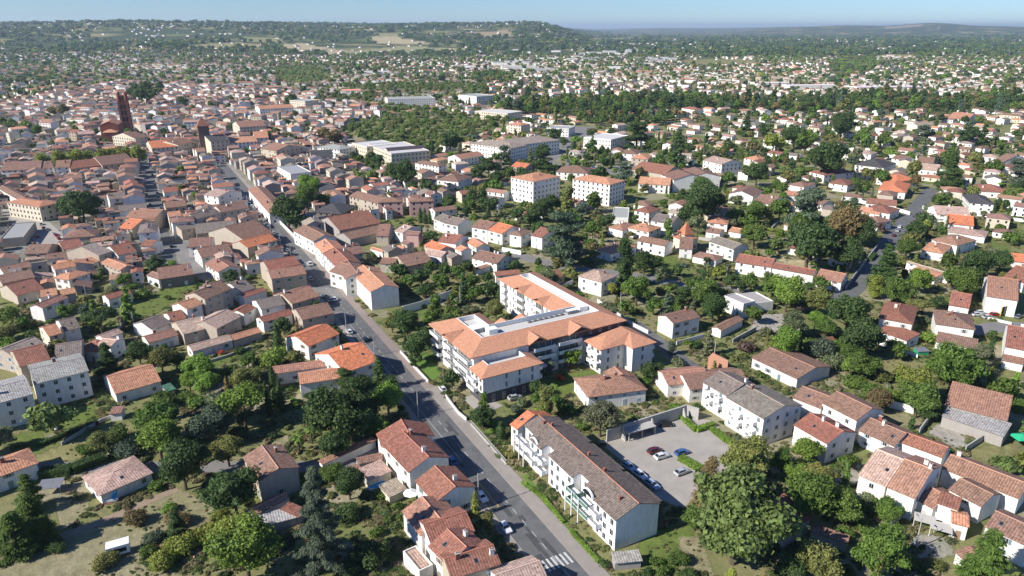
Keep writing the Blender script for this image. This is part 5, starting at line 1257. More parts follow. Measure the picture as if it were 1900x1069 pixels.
# ---------------------------------------------------------------- trees and shrubs: x y radius kind colour [height factor] in photo pixels
TT = '''
60 965 36 spruce m .8|27 995 38 spruce m .7|52 918 28 spruce m .8|85 985 22 spruce m .8|100 1015 20 bush d|229 834 30 bush u|158 833 20 bush m|190 822 24 round o|293 810 42 round b|215 806 26 bush m|293 773 42 round m|300 742 26 bush m|337 864 46 round d
391 790 36 round u|421 834 32 round o|450 748 50 wide b|552 812 15 palm b|576 795 14 palm b|610 760 56 round d|622 822 32 round d|434 914 46 round d|286 995 22 bush u|453 1018 62 round b|340 1012 34 bush y|303 1040 30 bush y|388 985 26 bush y|366 1000 26 bush y|410 960 24 bush y
250 958 24 bush n|325 965 26 bush n|190 1040 26 bush o|313 942 15 bush b|272 1022 16 bush m|505 880 18 bush m|470 865 16 bush m|440 800 18 bush d
590 975 66 spruce u 1.0|670 743 46 cedar d 1.2|650 785 40 round d|700 790 26 round m|694 812 18 bush d|647 898 30 round d|620 880 26 round m|650 952 28 bush d|690 1028 40 bush d|650 1046 28 bush d|700 985 16 bush m|738 938 11 bush m|770 935 9 bush b|745 960 10 bush m|705 915 16 bush m|860 905 7 bush m|720 720 26 cedar d 1.1
896 775 22 round d|930 797 11 cypress d .45|967 746 14 bush g|994 739 13 round m|1115 772 38 round g|1051 760 18 bush m|1037 746 13 palm b|1027 718 12 palm b|1122 1046 13 bush d|1256 1032 22 bush m|1233 1060 16 bush m|1218 1040 14 bush m|1280 1062 18 bush d|1200 1062 14 bush d|1010 900 6 bush d|1027 925 7 bush d|1093 1000 7 bush d|960 790 10 bush m|912 800 8 bush b|1000 760 10 bush b|1090 760 14 bush m|1080 790 12 bush m
1371 955 97 round l|1388 852 44 round o|1290 960 26 round m|1452 854 22 round m|1516 867 20 bush d|1502 915 54 round m|1556 938 36 round m|1610 925 24 bush g|1647 945 26 round m|1640 1024 50 round m|1516 1040 44 round o|1470 1060 30 round d|1832 1046 46 spruce m .8|1711 1015 8 bush d|1762 1003 12 bush g|1690 1040 20 bush m|1740 1050 18 bush o|1480 880 22 round b|1600 975 18 bush m|1570 990 20 bush m|1560 1060 24 bush d
1705 739 36 round m|1715 762 20 round d|1657 736 24 bush b|1617 726 22 bush m|1890 752 20 bush m|1580 850 13 bush m|1590 708 24 bush m|1640 700 20 bush o|1690 700 22 bush m|1370 815 7 spruce u .6|1285 770 8 bush b
1500 392 42 cedar u 1.2|1489 415 28 round m|1503 448 52 round d|1570 411 40 round n|1600 431 26 round d|1577 471 34 round d|1644 495 28 spruce d .8|1684 459 22 round m|1701 427 20 round d|1624 532 22 tall y .6|1667 538 30 round m|1708 518 25 round b|1792 525 30 round m|1812 491 28 round d|1302 535 18 spruce d 1.1
1358 522 14 round d|1395 522 16 round m|1428 520 16 round m|1375 530 12 round d|1462 542 34 round b|1516 559 26 round o|1523 526 17 round m|1576 579 40 round d|1482 569 13 round v|1530 606 22 round m|1597 630 38 round d|1460 636 30 round b|1422 616 16 bush g|1398 582 18 round m|1290 638 14 bush d|1385 643 18 bush v|1546 670 28 bush g|1603 680 26 round m|1664 646 20 round m|1725 626 18 bush b|1745 600 14 bush m|1772 677 50 round m|1832 660 15 bush m|1684 700 22 bush b|1740 560 14 round d|1560 640 14 round m|1505 640 20 bush m|1620 600 18 bush m
1401 434 26 round m|1401 395 22 round m|1304 377 40 round d|1270 400 20 round d|1360 400 16 round m|1634 421 11 round v|1448 387 20 round m|1422 394 16 round o|1853 376 9 cypress d .3|1736 420 16 bush g|1880 440 20 bush m|1850 470 16 bush g|1700 560 10 bush m|1500 530 12 bush d
1048 438 48 cedar u 1.15|1054 488 15 round u|1159 488 25 tall d 1.15|1196 485 24 round d|1182 535 30 round m|1213 565 17 round m|1155 566 11 palm b|1225 560 14 bush b|1240 535 8 palm b|755 600 28 round d|778 640 28 round d|808 568 20 tall m .7|839 586 20 round m|770 665 16 round d|910 540 19 round d|920 572 21 round o|880 545 18 round m|845 540 12 tall y .6|870 575 15 bush g|900 600 10 bush m
741 502 19 round d|760 520 16 round m|782 512 20 round d|819 522 18 round m|849 505 16 round m|788 538 16 round d|866 495 14 round d|873 525 15 round m|826 500 14 round d|800 495 13 round m|738 525 12 bush m|905 515 12 round d|928 490 12 bush d|958 489 9 cypress d .3
960 397 16 round d|984 407 18 round d|1010 388 22 round d|1026 377 16 round d|1053 372 19 tall o .9|1078 394 20 cedar u 1|910 380 17 round d|896 370 15 tall d .8|870 375 13 round m|832 375 14 round d|788 400 5 cypress d .8|780 398 5 cypress d .8|797 402 5 cypress d .7|906 388 5 cypress d .8|945 415 12 bush b|1000 425 16 round d|1100 425 15 round m|1125 410 16 round d|990 450 10 bush d
1058 664 19 round b|1022 683 11 tall u .8|1102 675 8 tall u .8|1168 655 8 tall u 1|1178 650 7 tall u .9|1075 700 9 palm b|838 704 18 round d|1246 646 12 tall u .7|1210 690 20 round d|1200 705 14 bush m|1160 740 10 bush r|1090 655 6 bush r|1040 700 10 bush r|1225 600 10 bush b|1250 570 14 round m|940 565 8 bush r
150 380 34 round d|125 382 20 round d|532 387 34 round d|569 365 24 round m|573 345 22 round b|548 410 20 round d|600 372 14 round m|364 363 10 round b|286 491 16 round d|317 488 10 bush b|300 498 12 bush m|428 515 14 round d|229 518 15 round m|209 535 13 bush g|293 525 11 bush d|310 552 8 bush m|263 545 16 bush m|245 530 12 bush m|121 579 16 round m|185 592 32 wide d|249 592 11 round d|12 585 26 bush m|5 620 30 bush o|30 600 20 bush o|70 505 7 palm m|186 500 8 palm m
256 650 24 round d|198 668 22 spruce d .8|303 650 14 round d|330 667 16 round d|350 705 20 round b|382 710 26 round b|460 668 16 round m|472 690 14 round b|515 628 11 cypress d .75|525 603 18 round d|505 700 8 cypress d 1|472 690 7 cypress d .9|519 733 9 cypress d 1|497 745 8 cypress d .9|411 653 7 bush r|640 705 26 cedar d 1|655 690 16 round d|420 690 14 bush m|345 735 20 bush m|365 745 18 bush m|280 640 9 bush m|235 690 9 bush m|445 650 12 bush d|570 730 12 bush d|545 745 10 bush b|560 640 8 bush b|576 652 9 bush m
80 297 14 round y 1.3|108 296 14 round y 1.3|140 294 14 round y 1.3|162 293 12 round y 1.3|186 290 14 round y 1.3|209 287 13 round y 1.3|232 287 13 round y 1.3|256 284 15 round y 1.3|98 205 11 round n|116 205 12 round n|24 232 12 round l|47 232 12 round l|5 228 10 round d|70 242 10 round m
1475 249 25 round d|1563 232 26 round d|1893 318 30 cedar u .9|1765 320 22 spruce d .9|1536 293 38 round d|1405 320 24 round d|1182 249 28 cedar d 1|1007 293 28 cedar d 1|936 286 17 tall u .6|1257 280 20 spruce d 1|1159 318 21 cedar u 1|745 322 26 round d|725 325 14 round m|835 263 20 round d|906 310 16 round d|888 318 16 round d|920 330 14 round d|665 330 16 round l|690 325 14 round l|1436 262 20 round y|1385 235 14 spruce d .8|1418 242 14 round d|1495 262 22 round m|1600 255 18 round m|1640 260 16 round m|1715 245 20 cedar u .8|1800 250 20 round d|1825 255 14 spruce d .9|1760 290 16 round m|1655 280 14 bush b|1300 350 22 round m|1265 365 14 cypress d .3|1350 330 14 round m|1640 330 14 round m|1590 340 12 round m|1850 310 14 round m|1440 345 12 round m|1480 340 14 round d
619 256 16 round n|600 245 12 round n|540 185 14 round d|270 175 22 round d|250 172 16 round d|337 187 11 round d|790 345 14 round d|810 350 10 round m|765 345 12 round d|970 330 14 round d|955 345 12 round m|1030 250 13 round d|1045 262 10 round d|1065 270 8 cypress d .3|1100 280 9 round m|1120 300 12 round d|1145 290 8 round m|1210 270 14 round m|1225 300 14 round m|870 350 12 bush m|850 355 10 bush m
'''
BIG = crown_mesh('crown', 'round', 42000, 0.022, 5)
BIG2 = crown_mesh('crown', 'deodar', 42000, 0.018, 6, droop=0.7)
for row in TT.strip().split('\n'):
    for it in row.split('|'):
        q = it.split(); x, y, r = map(float, q[:3]); hs = float(q[5]) if len(q) > 5 else 1.0
        if q[3] == 'tall': hs *= 1.0
        kw = {}
        if (x, y) == (1371, 950): kw = dict(big=BIG, label='giant round olive green tree beside the car park, the largest crown in the photo')
        if (x, y) == (590, 975): kw = dict(big=BIG2, label='large drooping blue-green conifer at the bottom beside the rust-roofed outbuilding')
        if (x, y) == (1048, 438): kw = dict(label='great spreading blue-green cedar over the curved street')
        if (x, y) == (1159, 488): kw = dict(label='giant dark columnar cypress beside the pale pink villa roof')
        if (x, y) == (450, 748): kw = dict(label='bright green umbrella-shaped pine beside two dark cypresses')
        if (x, y) == (1500, 392): kw = dict(label='great pale blue cedar beside the suburban street woods')
        ttree(x, y, r, q[3], q[4], hs, **kw)
# ---------------------------------------------------------------- the rest of the town
def PX(pts): return [tuple(p) for p in pts]
OLD = [(-80,480),(-80,215),(60,185),(230,155),(420,165),(640,185),(720,215),(640,235),(640,300),(700,330),(860,320),(900,345),(760,400),(640,420),(560,470),(470,520),(330,520),(100,560)]
PLANE = [[(640,240),(700,222),(760,216),(880,220),(950,228),(930,246),(850,262),(780,262),(800,285),(790,290),(740,272),(690,270),(660,262)],[(700,262),(760,262),(850,256),(850,268),(720,290)],
         [(510,126),(600,128),(605,150),(560,156),(512,152)],[(640,160),(760,156),(905,158),(905,172),(760,172),(640,170)],[(590,182),(700,178),(700,192),(590,192)],[(700,195),(800,205),(800,215),(700,212)]]
WOOD = [[(920,196),(1000,190),(1130,184),(1260,186),(1400,190),(1500,190),(1640,178),(1760,186),(1900,176),(2000,176),(2000,212),(1800,208),(1500,210),(1260,206),(1060,216),(940,214)],
        [(1060,225),(1130,215),(1260,222),(1240,236),(1100,236)],[(240,165),(300,160),(310,185),(255,190)],[(1540,115),(1625,105),(1625,135),(1540,138)],[(880,135),(960,140),(950,155),(880,155)]]
RURAL_Y = 100.0
cand_h, cand_t = [], []           # (x, y, rz, L, W, h, kind, rc, wc) and (x, y, R, kind, col)
def inp(px, py, P): return bool(inpoly(np.array([px]), np.array([py]), P)[0])
def try_house(x, y, rz, L, W, h, kind, rc, wc, slope=0.33, loose=False):
    if y < 1490:
        r = int(min(L, W)/2)
        if occupied(x, y, 1 if loose else max(1, r)): return False
        c, s = math.cos(rz), math.sin(rz); q = [(x+a*c-b_*s, y+a*s+b_*c) for a, b_ in ((-L/2,-W/2),(L/2,-W/2),(L/2,W/2),(-L/2,W/2))]
        for p in q:
            if loose: p = (x+(p[0]-x)*.62, y+(p[1]-y)*.62)
            if occupied(p[0], p[1], 0): return False
        occ_poly(q, 0.4)
    cand_h.append((x, y, rz, L, W, h, kind, rc, wc, slope)); return True
D2 = (D.x, D.y); N2 = (N.x, N.y); DRZ = math.atan2(D.y, D.x)
U = random.Random(21)
def opick(): return U.choices('brmogpt', (34, 14, 17, 10, 13, 7, 5))[0]
def spick(): return U.choices('brmopgt', (29, 13, 15, 14, 8, 13, 8))[0]
# old town: terraces along streets parallel to the main one, low roofs in the yards
def warp(s, n): return 5.0*math.sin(s/95.0+n/47.0)*float(smooth(520, 700, s))+3*math.sin(s/33.0+n/20.0)*float(smooth(420, 700, s))
def old_ok(p):
    px, py = project(p.x, p.y, 0)
    return inp(px, py, OLD) and not any(inp(px, py, q) for q in PLANE) and not any(inp(p.x, p.y, P) for P, c_ in cover_polys if c_ not in (F_WOOD, F_TOWN))
for k in range(-3, 26):
    n0 = 66.6-57.0*k; e0 = 14.6 if k == 0 else (11.6 if k == 1 else 11.7); e1 = 57-(14.6 if k == 1 else 11.7)
    for n, off in ((n0+e0, 1), (n0-e0, 1), (n0+20.8, 0), (n0+28.5, 0), (n0+36.2, 0)):
        s = 235.0+U.uniform(0, 5); run = 0
        while s < 900:
            w = U.uniform(6.5, 14); s += w/2; q = U.uniform(-1.2, 1.2) if off else U.uniform(-2.0, 2.0)
            p = SN(s, n+q+warp(s, n)); ga = math.atan((warp(s+6, n)-warp(s-6, n))/12.0)
            if p.y < 760 and old_ok(p):
                if int((s+11*math.sin(n))/78) != int((s+11*math.sin(n)-w)/78): s += 5.5; continue
                rz = DRZ-ga
                if off: try_house(p.x, p.y, rz if U.random() < .82 else rz+math.pi/2, w+0.3, U.uniform(10.5, 12.5) if U.random() < .8 else 8.5, ((U.uniform(9, 10.5) if n < n0 else U.uniform(4.6, 6.0)) if k == 1 else (U.uniform(6.8, 8.8) if k == 0 else U.uniform(5.0, 9.0))), U.choices('GH', (85, 15))[0], opick(), U.choices('wceg', (44, 25, 20, 11))[0], U.uniform(.27, .4))
                elif U.random() < 0.82: try_house(p.x, p.y, rz+(math.pi/2 if U.random() < .55 else 0)+U.uniform(-.12, .12), w*.9, U.uniform(6, 9), U.uniform(3.0, 6.6), U.choice('GGGHS'), opick(), U.choices('wceg', (35, 22, 25, 18))[0], U.uniform(.22, .36))
                elif U.random() < 0.6: cand_t.append((p.x, p.y, U.uniform(1.8, 3.8), U.choice(['round','bush','round']), U.choice('dmmo')))
            s += w/2+(0 if off and U.random() < .85 else U.uniform(0.3, 3))
for i in range(15000):           # sheds and small houses squeezed into what is left
    x, y = U.uniform(-420, 40), U.uniform(185, 760); p = Vector((x, y, 0)); px, py = project(x, y, 0)
    if not old_ok(p): continue
    try_house(x, y, DRZ+U.choice((0, math.pi/2))+U.uniform(-.1, .1), U.uniform(4.5, 10), U.uniform(4, 7.5), U.uniform(2.6, 6.0), U.choice('GGSH'), opick(), U.choices('wceg', (44, 20, 22, 14))[0], U.uniform(.22, .34), loose=True)
y = 700.0
while y < 1500:                # the farther quarters turn street by street
    x = -0.8*y
    while x < 0.1*y:
        p = Vector((x+U.uniform(-4, 4), y+U.uniform(-4, 4), 0)); x += U.uniform(11, 15)
        if not old_ok(p): continue
        cell = (int((p.x+60*math.sin(p.y/90.0))//110), int((p.y+50*math.sin(p.x/80.0))//95)); a = DRZ+0.9*math.sin(cell[0]*2.3+cell[1]*1.7)
        if U.random() < 0.86: try_house(p.x, p.y, a+(math.pi/2 if U.random() < .3 else 0), U.uniform(8, 18), U.uniform(8, 12), U.uniform(4.0, 9.5), U.choices('GH', (80, 20))[0], opick(), U.choices('wceg', (44, 25, 20, 11))[0])
        else: cand_t.append((p.x, p.y, U.uniform(2.5, 5), 'round', U.choice('dmmo')))
    y += U.uniform(10.5, 13)
# suburbs
def suburb(x, y, cell, ph, ang):
    px, py = project(x, y, 0)
    if px < -90 or px > 1990 or inp(px, py, OLD): return
    if any(inp(px, py, q) for q in PLANE+WOOD): return
    for P, col in cover_polys:
        if col in (F_WOOD, F_TOWN): continue
        if y < 2600 and inp(x, y, P): return
    if U.random() < ph:
        L = U.uniform(9.5, 16); W = U.uniform(8, 11); h = U.choice((3.0, 3.2, 5.6, 6.0, 3.4))
        if U.random() < 0.03: L *= 2.2; W *= 1.6; h = 6
        try_house(x, y, ang+U.choice((0, math.pi/2))+U.uniform(-.12, .12), L, W, h, U.choice('GHHG'), spick(), U.choices('wce', (72, 20, 8))[0])
y = 305.0
while y < 2950:
    cell = 23.0 if y < 900 else 25+(y-900)*0.004
    x = -0.78*y-40
    while x < 0.78*y+40:
        px, py = project(x, y, 0)
        leftside = px < 900
        ph = 0.80 if y < 1500 else (0.80 if not leftside else 0.80)
        if y > 2400: ph *= max(0.25, 1-(y-2400)/900)
        cl = 0.5+0.5*math.sin(x/170.0+1.3)*math.sin(y/210.0+x/400.0)
        if y > 1250: ph *= 0.65+0.6*cl
        if y > 1500: ph = min(0.95, ph*1.15)
        a = 0.95 if not leftside else DRZ-math.pi/2
        a += 0.5*math.sin(x/330.0+y/270.0)*(y > 600)
        suburb(x+U.uniform(-5, 5), y+U.uniform(-5, 5), cell, ph, a)
        x += cell*U.uniform(0.9, 1.1)
    y += cell
# garden trees and shrubs
SCR = []                          # things that should stay in view behind garden trees
for r in houses:
    if r['label'] and r['p'].y < 520:
        a_ = project(r['p'].x, r['p'].y, 0); b2_ = project(r['p'].x, r['p'].y, r['h']*0.8); sc_ = CF/max(60, r['p'].y); wx = 0.33*max(r['L'], r['W'])*sc_
        SCR.append((a_[0]-wx, a_[0]+wx, b2_[1]-4, a_[1]+6, r['p'].y))
a_ = project(G(702, 898).x, G(702, 898).y, 0); SCR.append((685, 722, 880, 912, 500))
def add_tree(x, y, R, kind, col, free=1):
    if y < 520 and R > 1.3:
        cx, cy = project(x, y, 1.1*R*(1.4 if kind in ('tall', 'spruce') else 1)); rr_ = R*CF/y*0.6
        for (x0, x1, y0, y1, yy) in SCR:
            if y < yy and x0-rr_ < cx < x1+rr_ and y0-rr_ < cy < y1+rr_: 
                if U.random() < 0.85: return
    if y < 1490 and free and occupied(x, y, int(max(1, min(4, R*0.62)))): return
    cand_t.append((x, y, R, kind, col))
    if y < 1490: ix, iy = int(x+1300), int(y); r = max(1, int(R*0.45)); occ[max(0, ix-r):ix+r+1, max(0, iy-r):iy+r+1] = True
TK = (['round']*7+['bush']*2+['tall','spruce','cypress','cedar','wide'], )
def tcol(): return U.choices('dmboyugln', (22, 24, 9, 17, 3, 6, 12, 4, 3))[0]
COL_OPEN = [P for P, c_ in cover_polys if c_ not in (F_WOOD, F_TOWN)]
y = 104.0
while y < 3000:
    step = 7.5 if y < 330 else (8.5 if y < 700 else 11.5+(y-700)*0.0032)
    x = -0.76*y-20
    while x < 0.76*y+20:
        X = x+U.uniform(-.5, .5)*step; Y = y+U.uniform(-.5, .5)*step; x += step
        px, py = project(X, Y, 0)
        if px < -60 or px > 1960: continue
        old = inp(px, py, OLD)
        if any(inp(px, py, q) for q in PLANE): add_tree(X, Y, U.uniform(3.4, 4.9), U.choice(('round', 'wide')), U.choice('llom'), 0); continue
        if any(inp(px, py, q) for q in WOOD):
            if (not occupied(X, Y, 1) or Y > 1490) and U.random() < 0.86: add_tree(X, Y, U.choice((3.5, 4.5, 5.5, 6.5, 7.5))*U.uniform(.85, 1.1), U.choice(['round']*7+['wide','tall','cedar']), U.choices('dmonub', (38, 32, 14, 6, 6, 4))[0], 0)
            continue
        if any(inp(X, Y, P) for P in COL_OPEN):
            if U.random() < 0.05: add_tree(X, Y, U.uniform(0.8, 2.0), 'bush', U.choice('mogn'))
            continue
        dens = 0.22 if old else (0.80 if Y < 330 else 0.74)
        if Y < 260 and not (760 < px < 1260): dens = 0.98
        nz = math.sin(X/37.0)*math.sin(Y/43.0+X/90.0)
        dens *= 1+0.45*nz
        if Y > 1500: dens = 0.50+0.3*math.sin(X/140.0+2)*math.sin(Y/190.0)
        if Y > 2300: dens = 0.75
        if U.random() < dens:
            dense = Y < 260 and not (px > 760 and px < 1260)
            big = U.random() < (0.5 if dense else 0.28)
            kd = U.choice(TK[0]); R = U.uniform(3.4, 6.2) if big else U.uniform(1.6, 3.4)
            if old: R *= 0.7
            if Y < 330 and not big and U.random() < 0.5: kd = 'bush'; R = U.uniform(1.0, 2.4)
            if kd == 'cypress': R = U.uniform(0.8, 1.3)
            if kd in ('tall', 'spruce'): R *= 0.7
            if Y > 1500: R *= 1.25; kd = 'round' if kd == 'bush' else kd
            add_tree(X, Y, R, kd, tcol())
    y += step
# beyond the suburbs: hedgerows, copses and the wooded hills
nfar = 15000
for i in range(nfar):
    q = U.random(); Y = 2900*math.exp(q*math.log(15000/2900.0)); X = Y*U.uniform(-0.76, 0.76); az = X/Y
    z = float(terrain(X, Y))
    px, py = project(X, Y, z)
    if az > 0.13 and Y > 9000: continue
    fl = 0.5+0.5*math.sin(X/310.0+Y/900.0)*math.sin(Y/380.0-X/700.0)+U.uniform(-.3, .3)
    if fl < (0.30 if az > 0.1 or Y > 4500 else 0.42): continue
    if any(inp(X, Y, P) for P, c_ in far_polys): continue
    if any(inp(X, Y, P) for P, c_ in cover_polys if c_ in (F_DRY, F_TAN)): continue
    R = U.uniform(6, 11)*(1+Y/9000.0)
    cand_t.append((X, Y, R, 'round', U.choices('dmou', (56, 24, 12, 8))[0], z-R*0.5))
for i in range(1900):            # farms and hamlets
    Y = U.uniform(2700, 7000); X = Y*U.uniform(-0.75, 0.75)
    if math.sin(X/500.0)*math.sin(Y/600.0) < 0.1 and U.random() < 0.8: continue
    cand_h.append((X, Y, U.uniform(0, 3.14), U.uniform(12, 24), U.uniform(9, 13), 5.0, 'G', spick(), 'w', 0.33))
for i in range(46):             # big pale sheds of the trading estate
    px_ = U.uniform(860, 1250); py_ = U.uniform(92, 132); g = G(px_, py_)
    cand_h.append((g.x, g.y, U.uniform(-.2, .2), U.uniform(30, 75), U.uniform(18, 34), U.uniform(6, 9), 'G', U.choice('wwcs'), U.choice('ww'), 0.08))
for x_, y_, L_ in ((700, 138, 60), (1500, 165, 90), (1640, 168, 120), (1430, 160, 70), (960, 128, 90), (1000, 133, 80)):
    g = G(x_, y_); cand_h.append((g.x, g.y, 0.1, L_, 34, 7, 'G', 'w', 'w', 0.08))

# the nearest of them are things of their own, the rest one object each
n_h = sum(1 for r in houses if r['cat'] == 'house'); n_t = sum(1 for r in trees if r['cat'] == 'tree'); n_s = sum(1 for r in trees if r['cat'] == 'shrub')
def zof(r): return float(terrain(r[0], r[1])) if r[1] > 2400 else 0.0
cand_h.sort(key=lambda r: math.hypot(r[0], r[1])); cand_t.sort(key=lambda r: math.hypot(r[0], r[1])/r[2])
vis = lambda x, y: -0.73 < x/y < 0.73
rest_h = []
for r in cand_h:
    if n_h < 298 and vis(r[0], r[1]) and r[1] < 1200:
        building((r[0], r[1]), r[2], r[3], r[4], r[5]+0.011*(n_h % 9), r[6], r[7], r[8], r[9], detail=1); n_h += 1
    else: rest_h.append(r)
rest_t = []
for r in cand_t:
    sh = r[3] == 'bush'
    if (n_s < 170 if sh else n_t < 298) and vis(r[0], r[1]) and r[1] < 900:
        tree(r[0], r[1], r[2], r[3], r[4]); n_s += sh; n_t += (not sh)
    else: rest_t.append(r)
print('houses', n_h, 'rest', len(rest_h), 'trees', n_t, 'shrubs', n_s, 'rest', len(rest_t))
# one object: all remaining houses
V, F, FM, TC = [], [], [], []
for (x, y, rz, L, W, h, kind, rc, wc, sl) in rest_h:
    z = zof((x, y)); c, s = math.cos(rz), math.sin(rz)
    rv, rf, top = roof_shape(L, W, h, kind, sl); k = len(V)
    hx, hy = L/2-0.25, W/2-0.4
    if kind == 'G':
        e = h+sl*0.4-0.03; wv = [(-hx,-hy,-1),(hx,-hy,-1),(hx,hy,-1),(-hx,hy,-1),(-hx,-hy,e),(hx,-hy,e),(hx,hy,e),(-hx,hy,e),(-hx,0,top-0.03),(hx,0,top-0.03)]; wf = [(0,1,5,4),(2,3,7,6),(1,2,6,9,5),(3,0,4,8,7)]
    else: wv = [(-hx,-hy,-1),(hx,-hy,-1),(hx,hy,-1),(-hx,hy,-1),(-hx,-hy,h),(hx,-hy,h),(hx,hy,h),(-hx,hy,h)]; wf = [(0,1,5,4),(1,2,6,5),(2,3,7,6),(3,0,4,7)]
    wv = list(wv); n0 = len(wv); rcol = jit(RC[rc], 0.2, U); wcol = jit(WC[wc], 0.1, U)
    allv = wv+[tuple(a) for a in rv]
    V += [(x+a*c-b_*s, y+a*s+b_*c, z+q) for a, b_, q in allv]
    F += [tuple(i+k for i in f) for f in wf]; FM += [0]*len(wf); TC += [wcol]*sum(len(f) for f in wf)
    F += [tuple(i+k+n0 for i in f) for f in rf]; FM += [1]*len(rf); TC += [rcol]*sum(len(f) for f in rf)
    if y < 1300:          # dark openings on the long walls
        k2 = len(V); nw = int(L/3.5); 
        for side in (-1, 1):
            for fl in range(max(1, int(h/2.8))):
                for i in range(nw):
                    xx = (i+0.5)/nw*L-L/2; k2 = len(V); zz = 0.9+fl*2.8
                    V += [(x+a*c-b_*s, y+a*s+b_*c, z+q) for a, b_, q in ((xx-.5, side*(hy+.05), zz), (xx+.5, side*(hy+.05), zz), (xx+.5, side*(hy+.05), zz+1.4), (xx-.5, side*(hy+.05), zz+1.4))]
                    F.append((k2, k2+1, k2+2, k2+3)); FM.append(2); TC += [(0.03,)*3]*4
me = bpy.data.meshes.new('distant_houses'); me.from_pydata(V, [], F)
for q in ('wall_far', 'roof_far', 'glass'): me.materials.append(M[q])
me.polygons.foreach_set('material_index', FM)
tc = me.color_attributes.new('tint', 'FLOAT_COLOR', 'CORNER'); tc.data.foreach_set('color', np.concatenate([np.array(TC, np.float32), np.ones((len(TC), 1), np.float32)], 1).ravel())
me.update()
tag(ob('distant_houses', me), 'countless white and brown roofed houses of the far town and suburbs', 'houses', kind='stuff')

# one object: all remaining trees, crowns set out on points
lib = bpy.data.collections.new('crown_shapes'); LK = {}
def libadd(key, me_): 
    o = bpy.data.objects.new('c%02d_%s' % (len(LK), key), me_); lib.objects.link(o); LK[key] = len(LK)
for kind, nn, sz in (('round', 420, 0.15), ('tall', 420, 0.17), ('cypress', 260, 0.24), ('cedar', 460, 0.13), ('spruce', 460, 0.14), ('bush', 240, 0.2), ('wide', 380, 0.15)):
    libadd(kind, crown_mesh('c', kind, nn, sz, 77+nn, 'leaf_far'))
libadd('round2', crown_mesh('c', 'round', 420, 0.15, 991, 'leaf_far'))
libadd('far', crown_mesh('c', 'round', 110, 0.24, 992, 'leaf_far')); libadd('far2', crown_mesh('c', 'wide', 90, 0.26, 993, 'leaf_far'))
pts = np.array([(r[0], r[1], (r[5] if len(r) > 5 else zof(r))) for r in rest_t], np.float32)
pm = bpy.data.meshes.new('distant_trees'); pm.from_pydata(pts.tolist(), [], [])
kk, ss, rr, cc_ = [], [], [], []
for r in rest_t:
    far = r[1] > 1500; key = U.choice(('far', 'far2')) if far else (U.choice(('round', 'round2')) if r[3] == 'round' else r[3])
    kk.append(LK[key]); R = r[2]; ss.append((R, R*U.uniform(.9, 1.1), R*U.uniform(0.85, 1.15) if r[3] != 'wide' else R)); rr.append((0, 0, U.uniform(0, 6.28))); cc_.append((*jit(tuple(v*(1.25 if far else 1.0)+(0.012 if far else 0) for v in LEAFC[r[4]]), 0.22, U), 1))  # far crowns tinted paler: distance haze put into their colour
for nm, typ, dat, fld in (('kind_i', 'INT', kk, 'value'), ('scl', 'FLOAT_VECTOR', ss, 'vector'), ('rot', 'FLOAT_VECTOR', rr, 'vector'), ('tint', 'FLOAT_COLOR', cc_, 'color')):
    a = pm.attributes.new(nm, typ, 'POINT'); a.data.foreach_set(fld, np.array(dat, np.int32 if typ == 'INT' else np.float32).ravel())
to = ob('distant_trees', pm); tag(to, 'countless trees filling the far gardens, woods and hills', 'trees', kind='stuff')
ng = bpy.data.node_groups.new('set_out_trees', 'GeometryNodeTree')
ng.interface.new_socket('Geometry', in_out='INPUT', socket_type='NodeSocketGeometry'); ng.interface.new_socket('Geometry', in_out='OUTPUT', socket_type='NodeSocketGeometry')
gi = ng.nodes.new('NodeGroupInput'); go = ng.nodes.new('NodeGroupOutput'); ci = ng.nodes.new('GeometryNodeCollectionInfo')
ci.inputs['Collection'].default_value = lib; ci.inputs['Separate Children'].default_value = True; ci.inputs['Reset Children'].default_value = True
mp_ = ng.nodes.new('GeometryNodeMeshToPoints'); ip = ng.nodes.new('GeometryNodeInstanceOnPoints'); ip.inputs['Pick Instance'].default_value = True
def nat(nm, dt):
    q = ng.nodes.new('GeometryNodeInputNamedAttribute'); q.data_type = dt; q.inputs['Name'].default_value = nm; return q.outputs['Attribute']
ng.links.new(gi.outputs[0], mp_.inputs[0]); ng.links.new(mp_.outputs[0], ip.inputs['Points']); ng.links.new(ci.outputs[0], ip.inputs['Instance'])
ng.links.new(nat('kind_i', 'INT'), ip.inputs['Instance Index'])
er = ng.nodes.new('FunctionNodeEulerToRotation'); ng.links.new(nat('rot', 'FLOAT_VECTOR'), er.inputs[0]); ng.links.new(er.outputs[0], ip.inputs['Rotation'])
ng.links.new(nat('scl', 'FLOAT_VECTOR'), ip.inputs['Scale']); ng.links.new(ip.outputs[0], go.inputs[0])
md = to.modifiers.new('set out', 'NODES'); md.node_group = ng
# dry grass tufts and low scrub over the open ground nearby
P_, kk, ss, rr, cc_ = [], [], [], [], []
for i in range(52000):
    y = 100+360*U.random()**1.25; x = y*U.uniform(-0.74, 0.74)
    if occupied(x, y, 0): continue
    if math.sin(x/9.0+math.sin(y/13.0))*math.sin(y/11.0) < -0.25 and U.random() < 0.8: continue
    R = U.choice((0.25, 0.35, 0.5, 0.8, 1.2))*U.uniform(.7, 1.2)
    if any(inp(x, y, P) for P in COL_OPEN):
        if U.random() < 0.72: continue
        R = min(R, 0.4)
    P_.append((x, y, -0.1*R)); kk.append(LK['bush']); ss.append((R*1.2, R, R*U.uniform(.5, .9))); rr.append((0, 0, U.uniform(0, 6.28)))
    cc_.append((*jit(U.choice(((0.20,0.18,0.08), (0.26,0.22,0.12), (0.12,0.16,0.05), (0.09,0.13,0.04), (0.15,0.17,0.06))), 0.2, U), 1))
pm2 = bpy.data.meshes.new('ground_scrub'); pm2.from_pydata(P_, [], [])
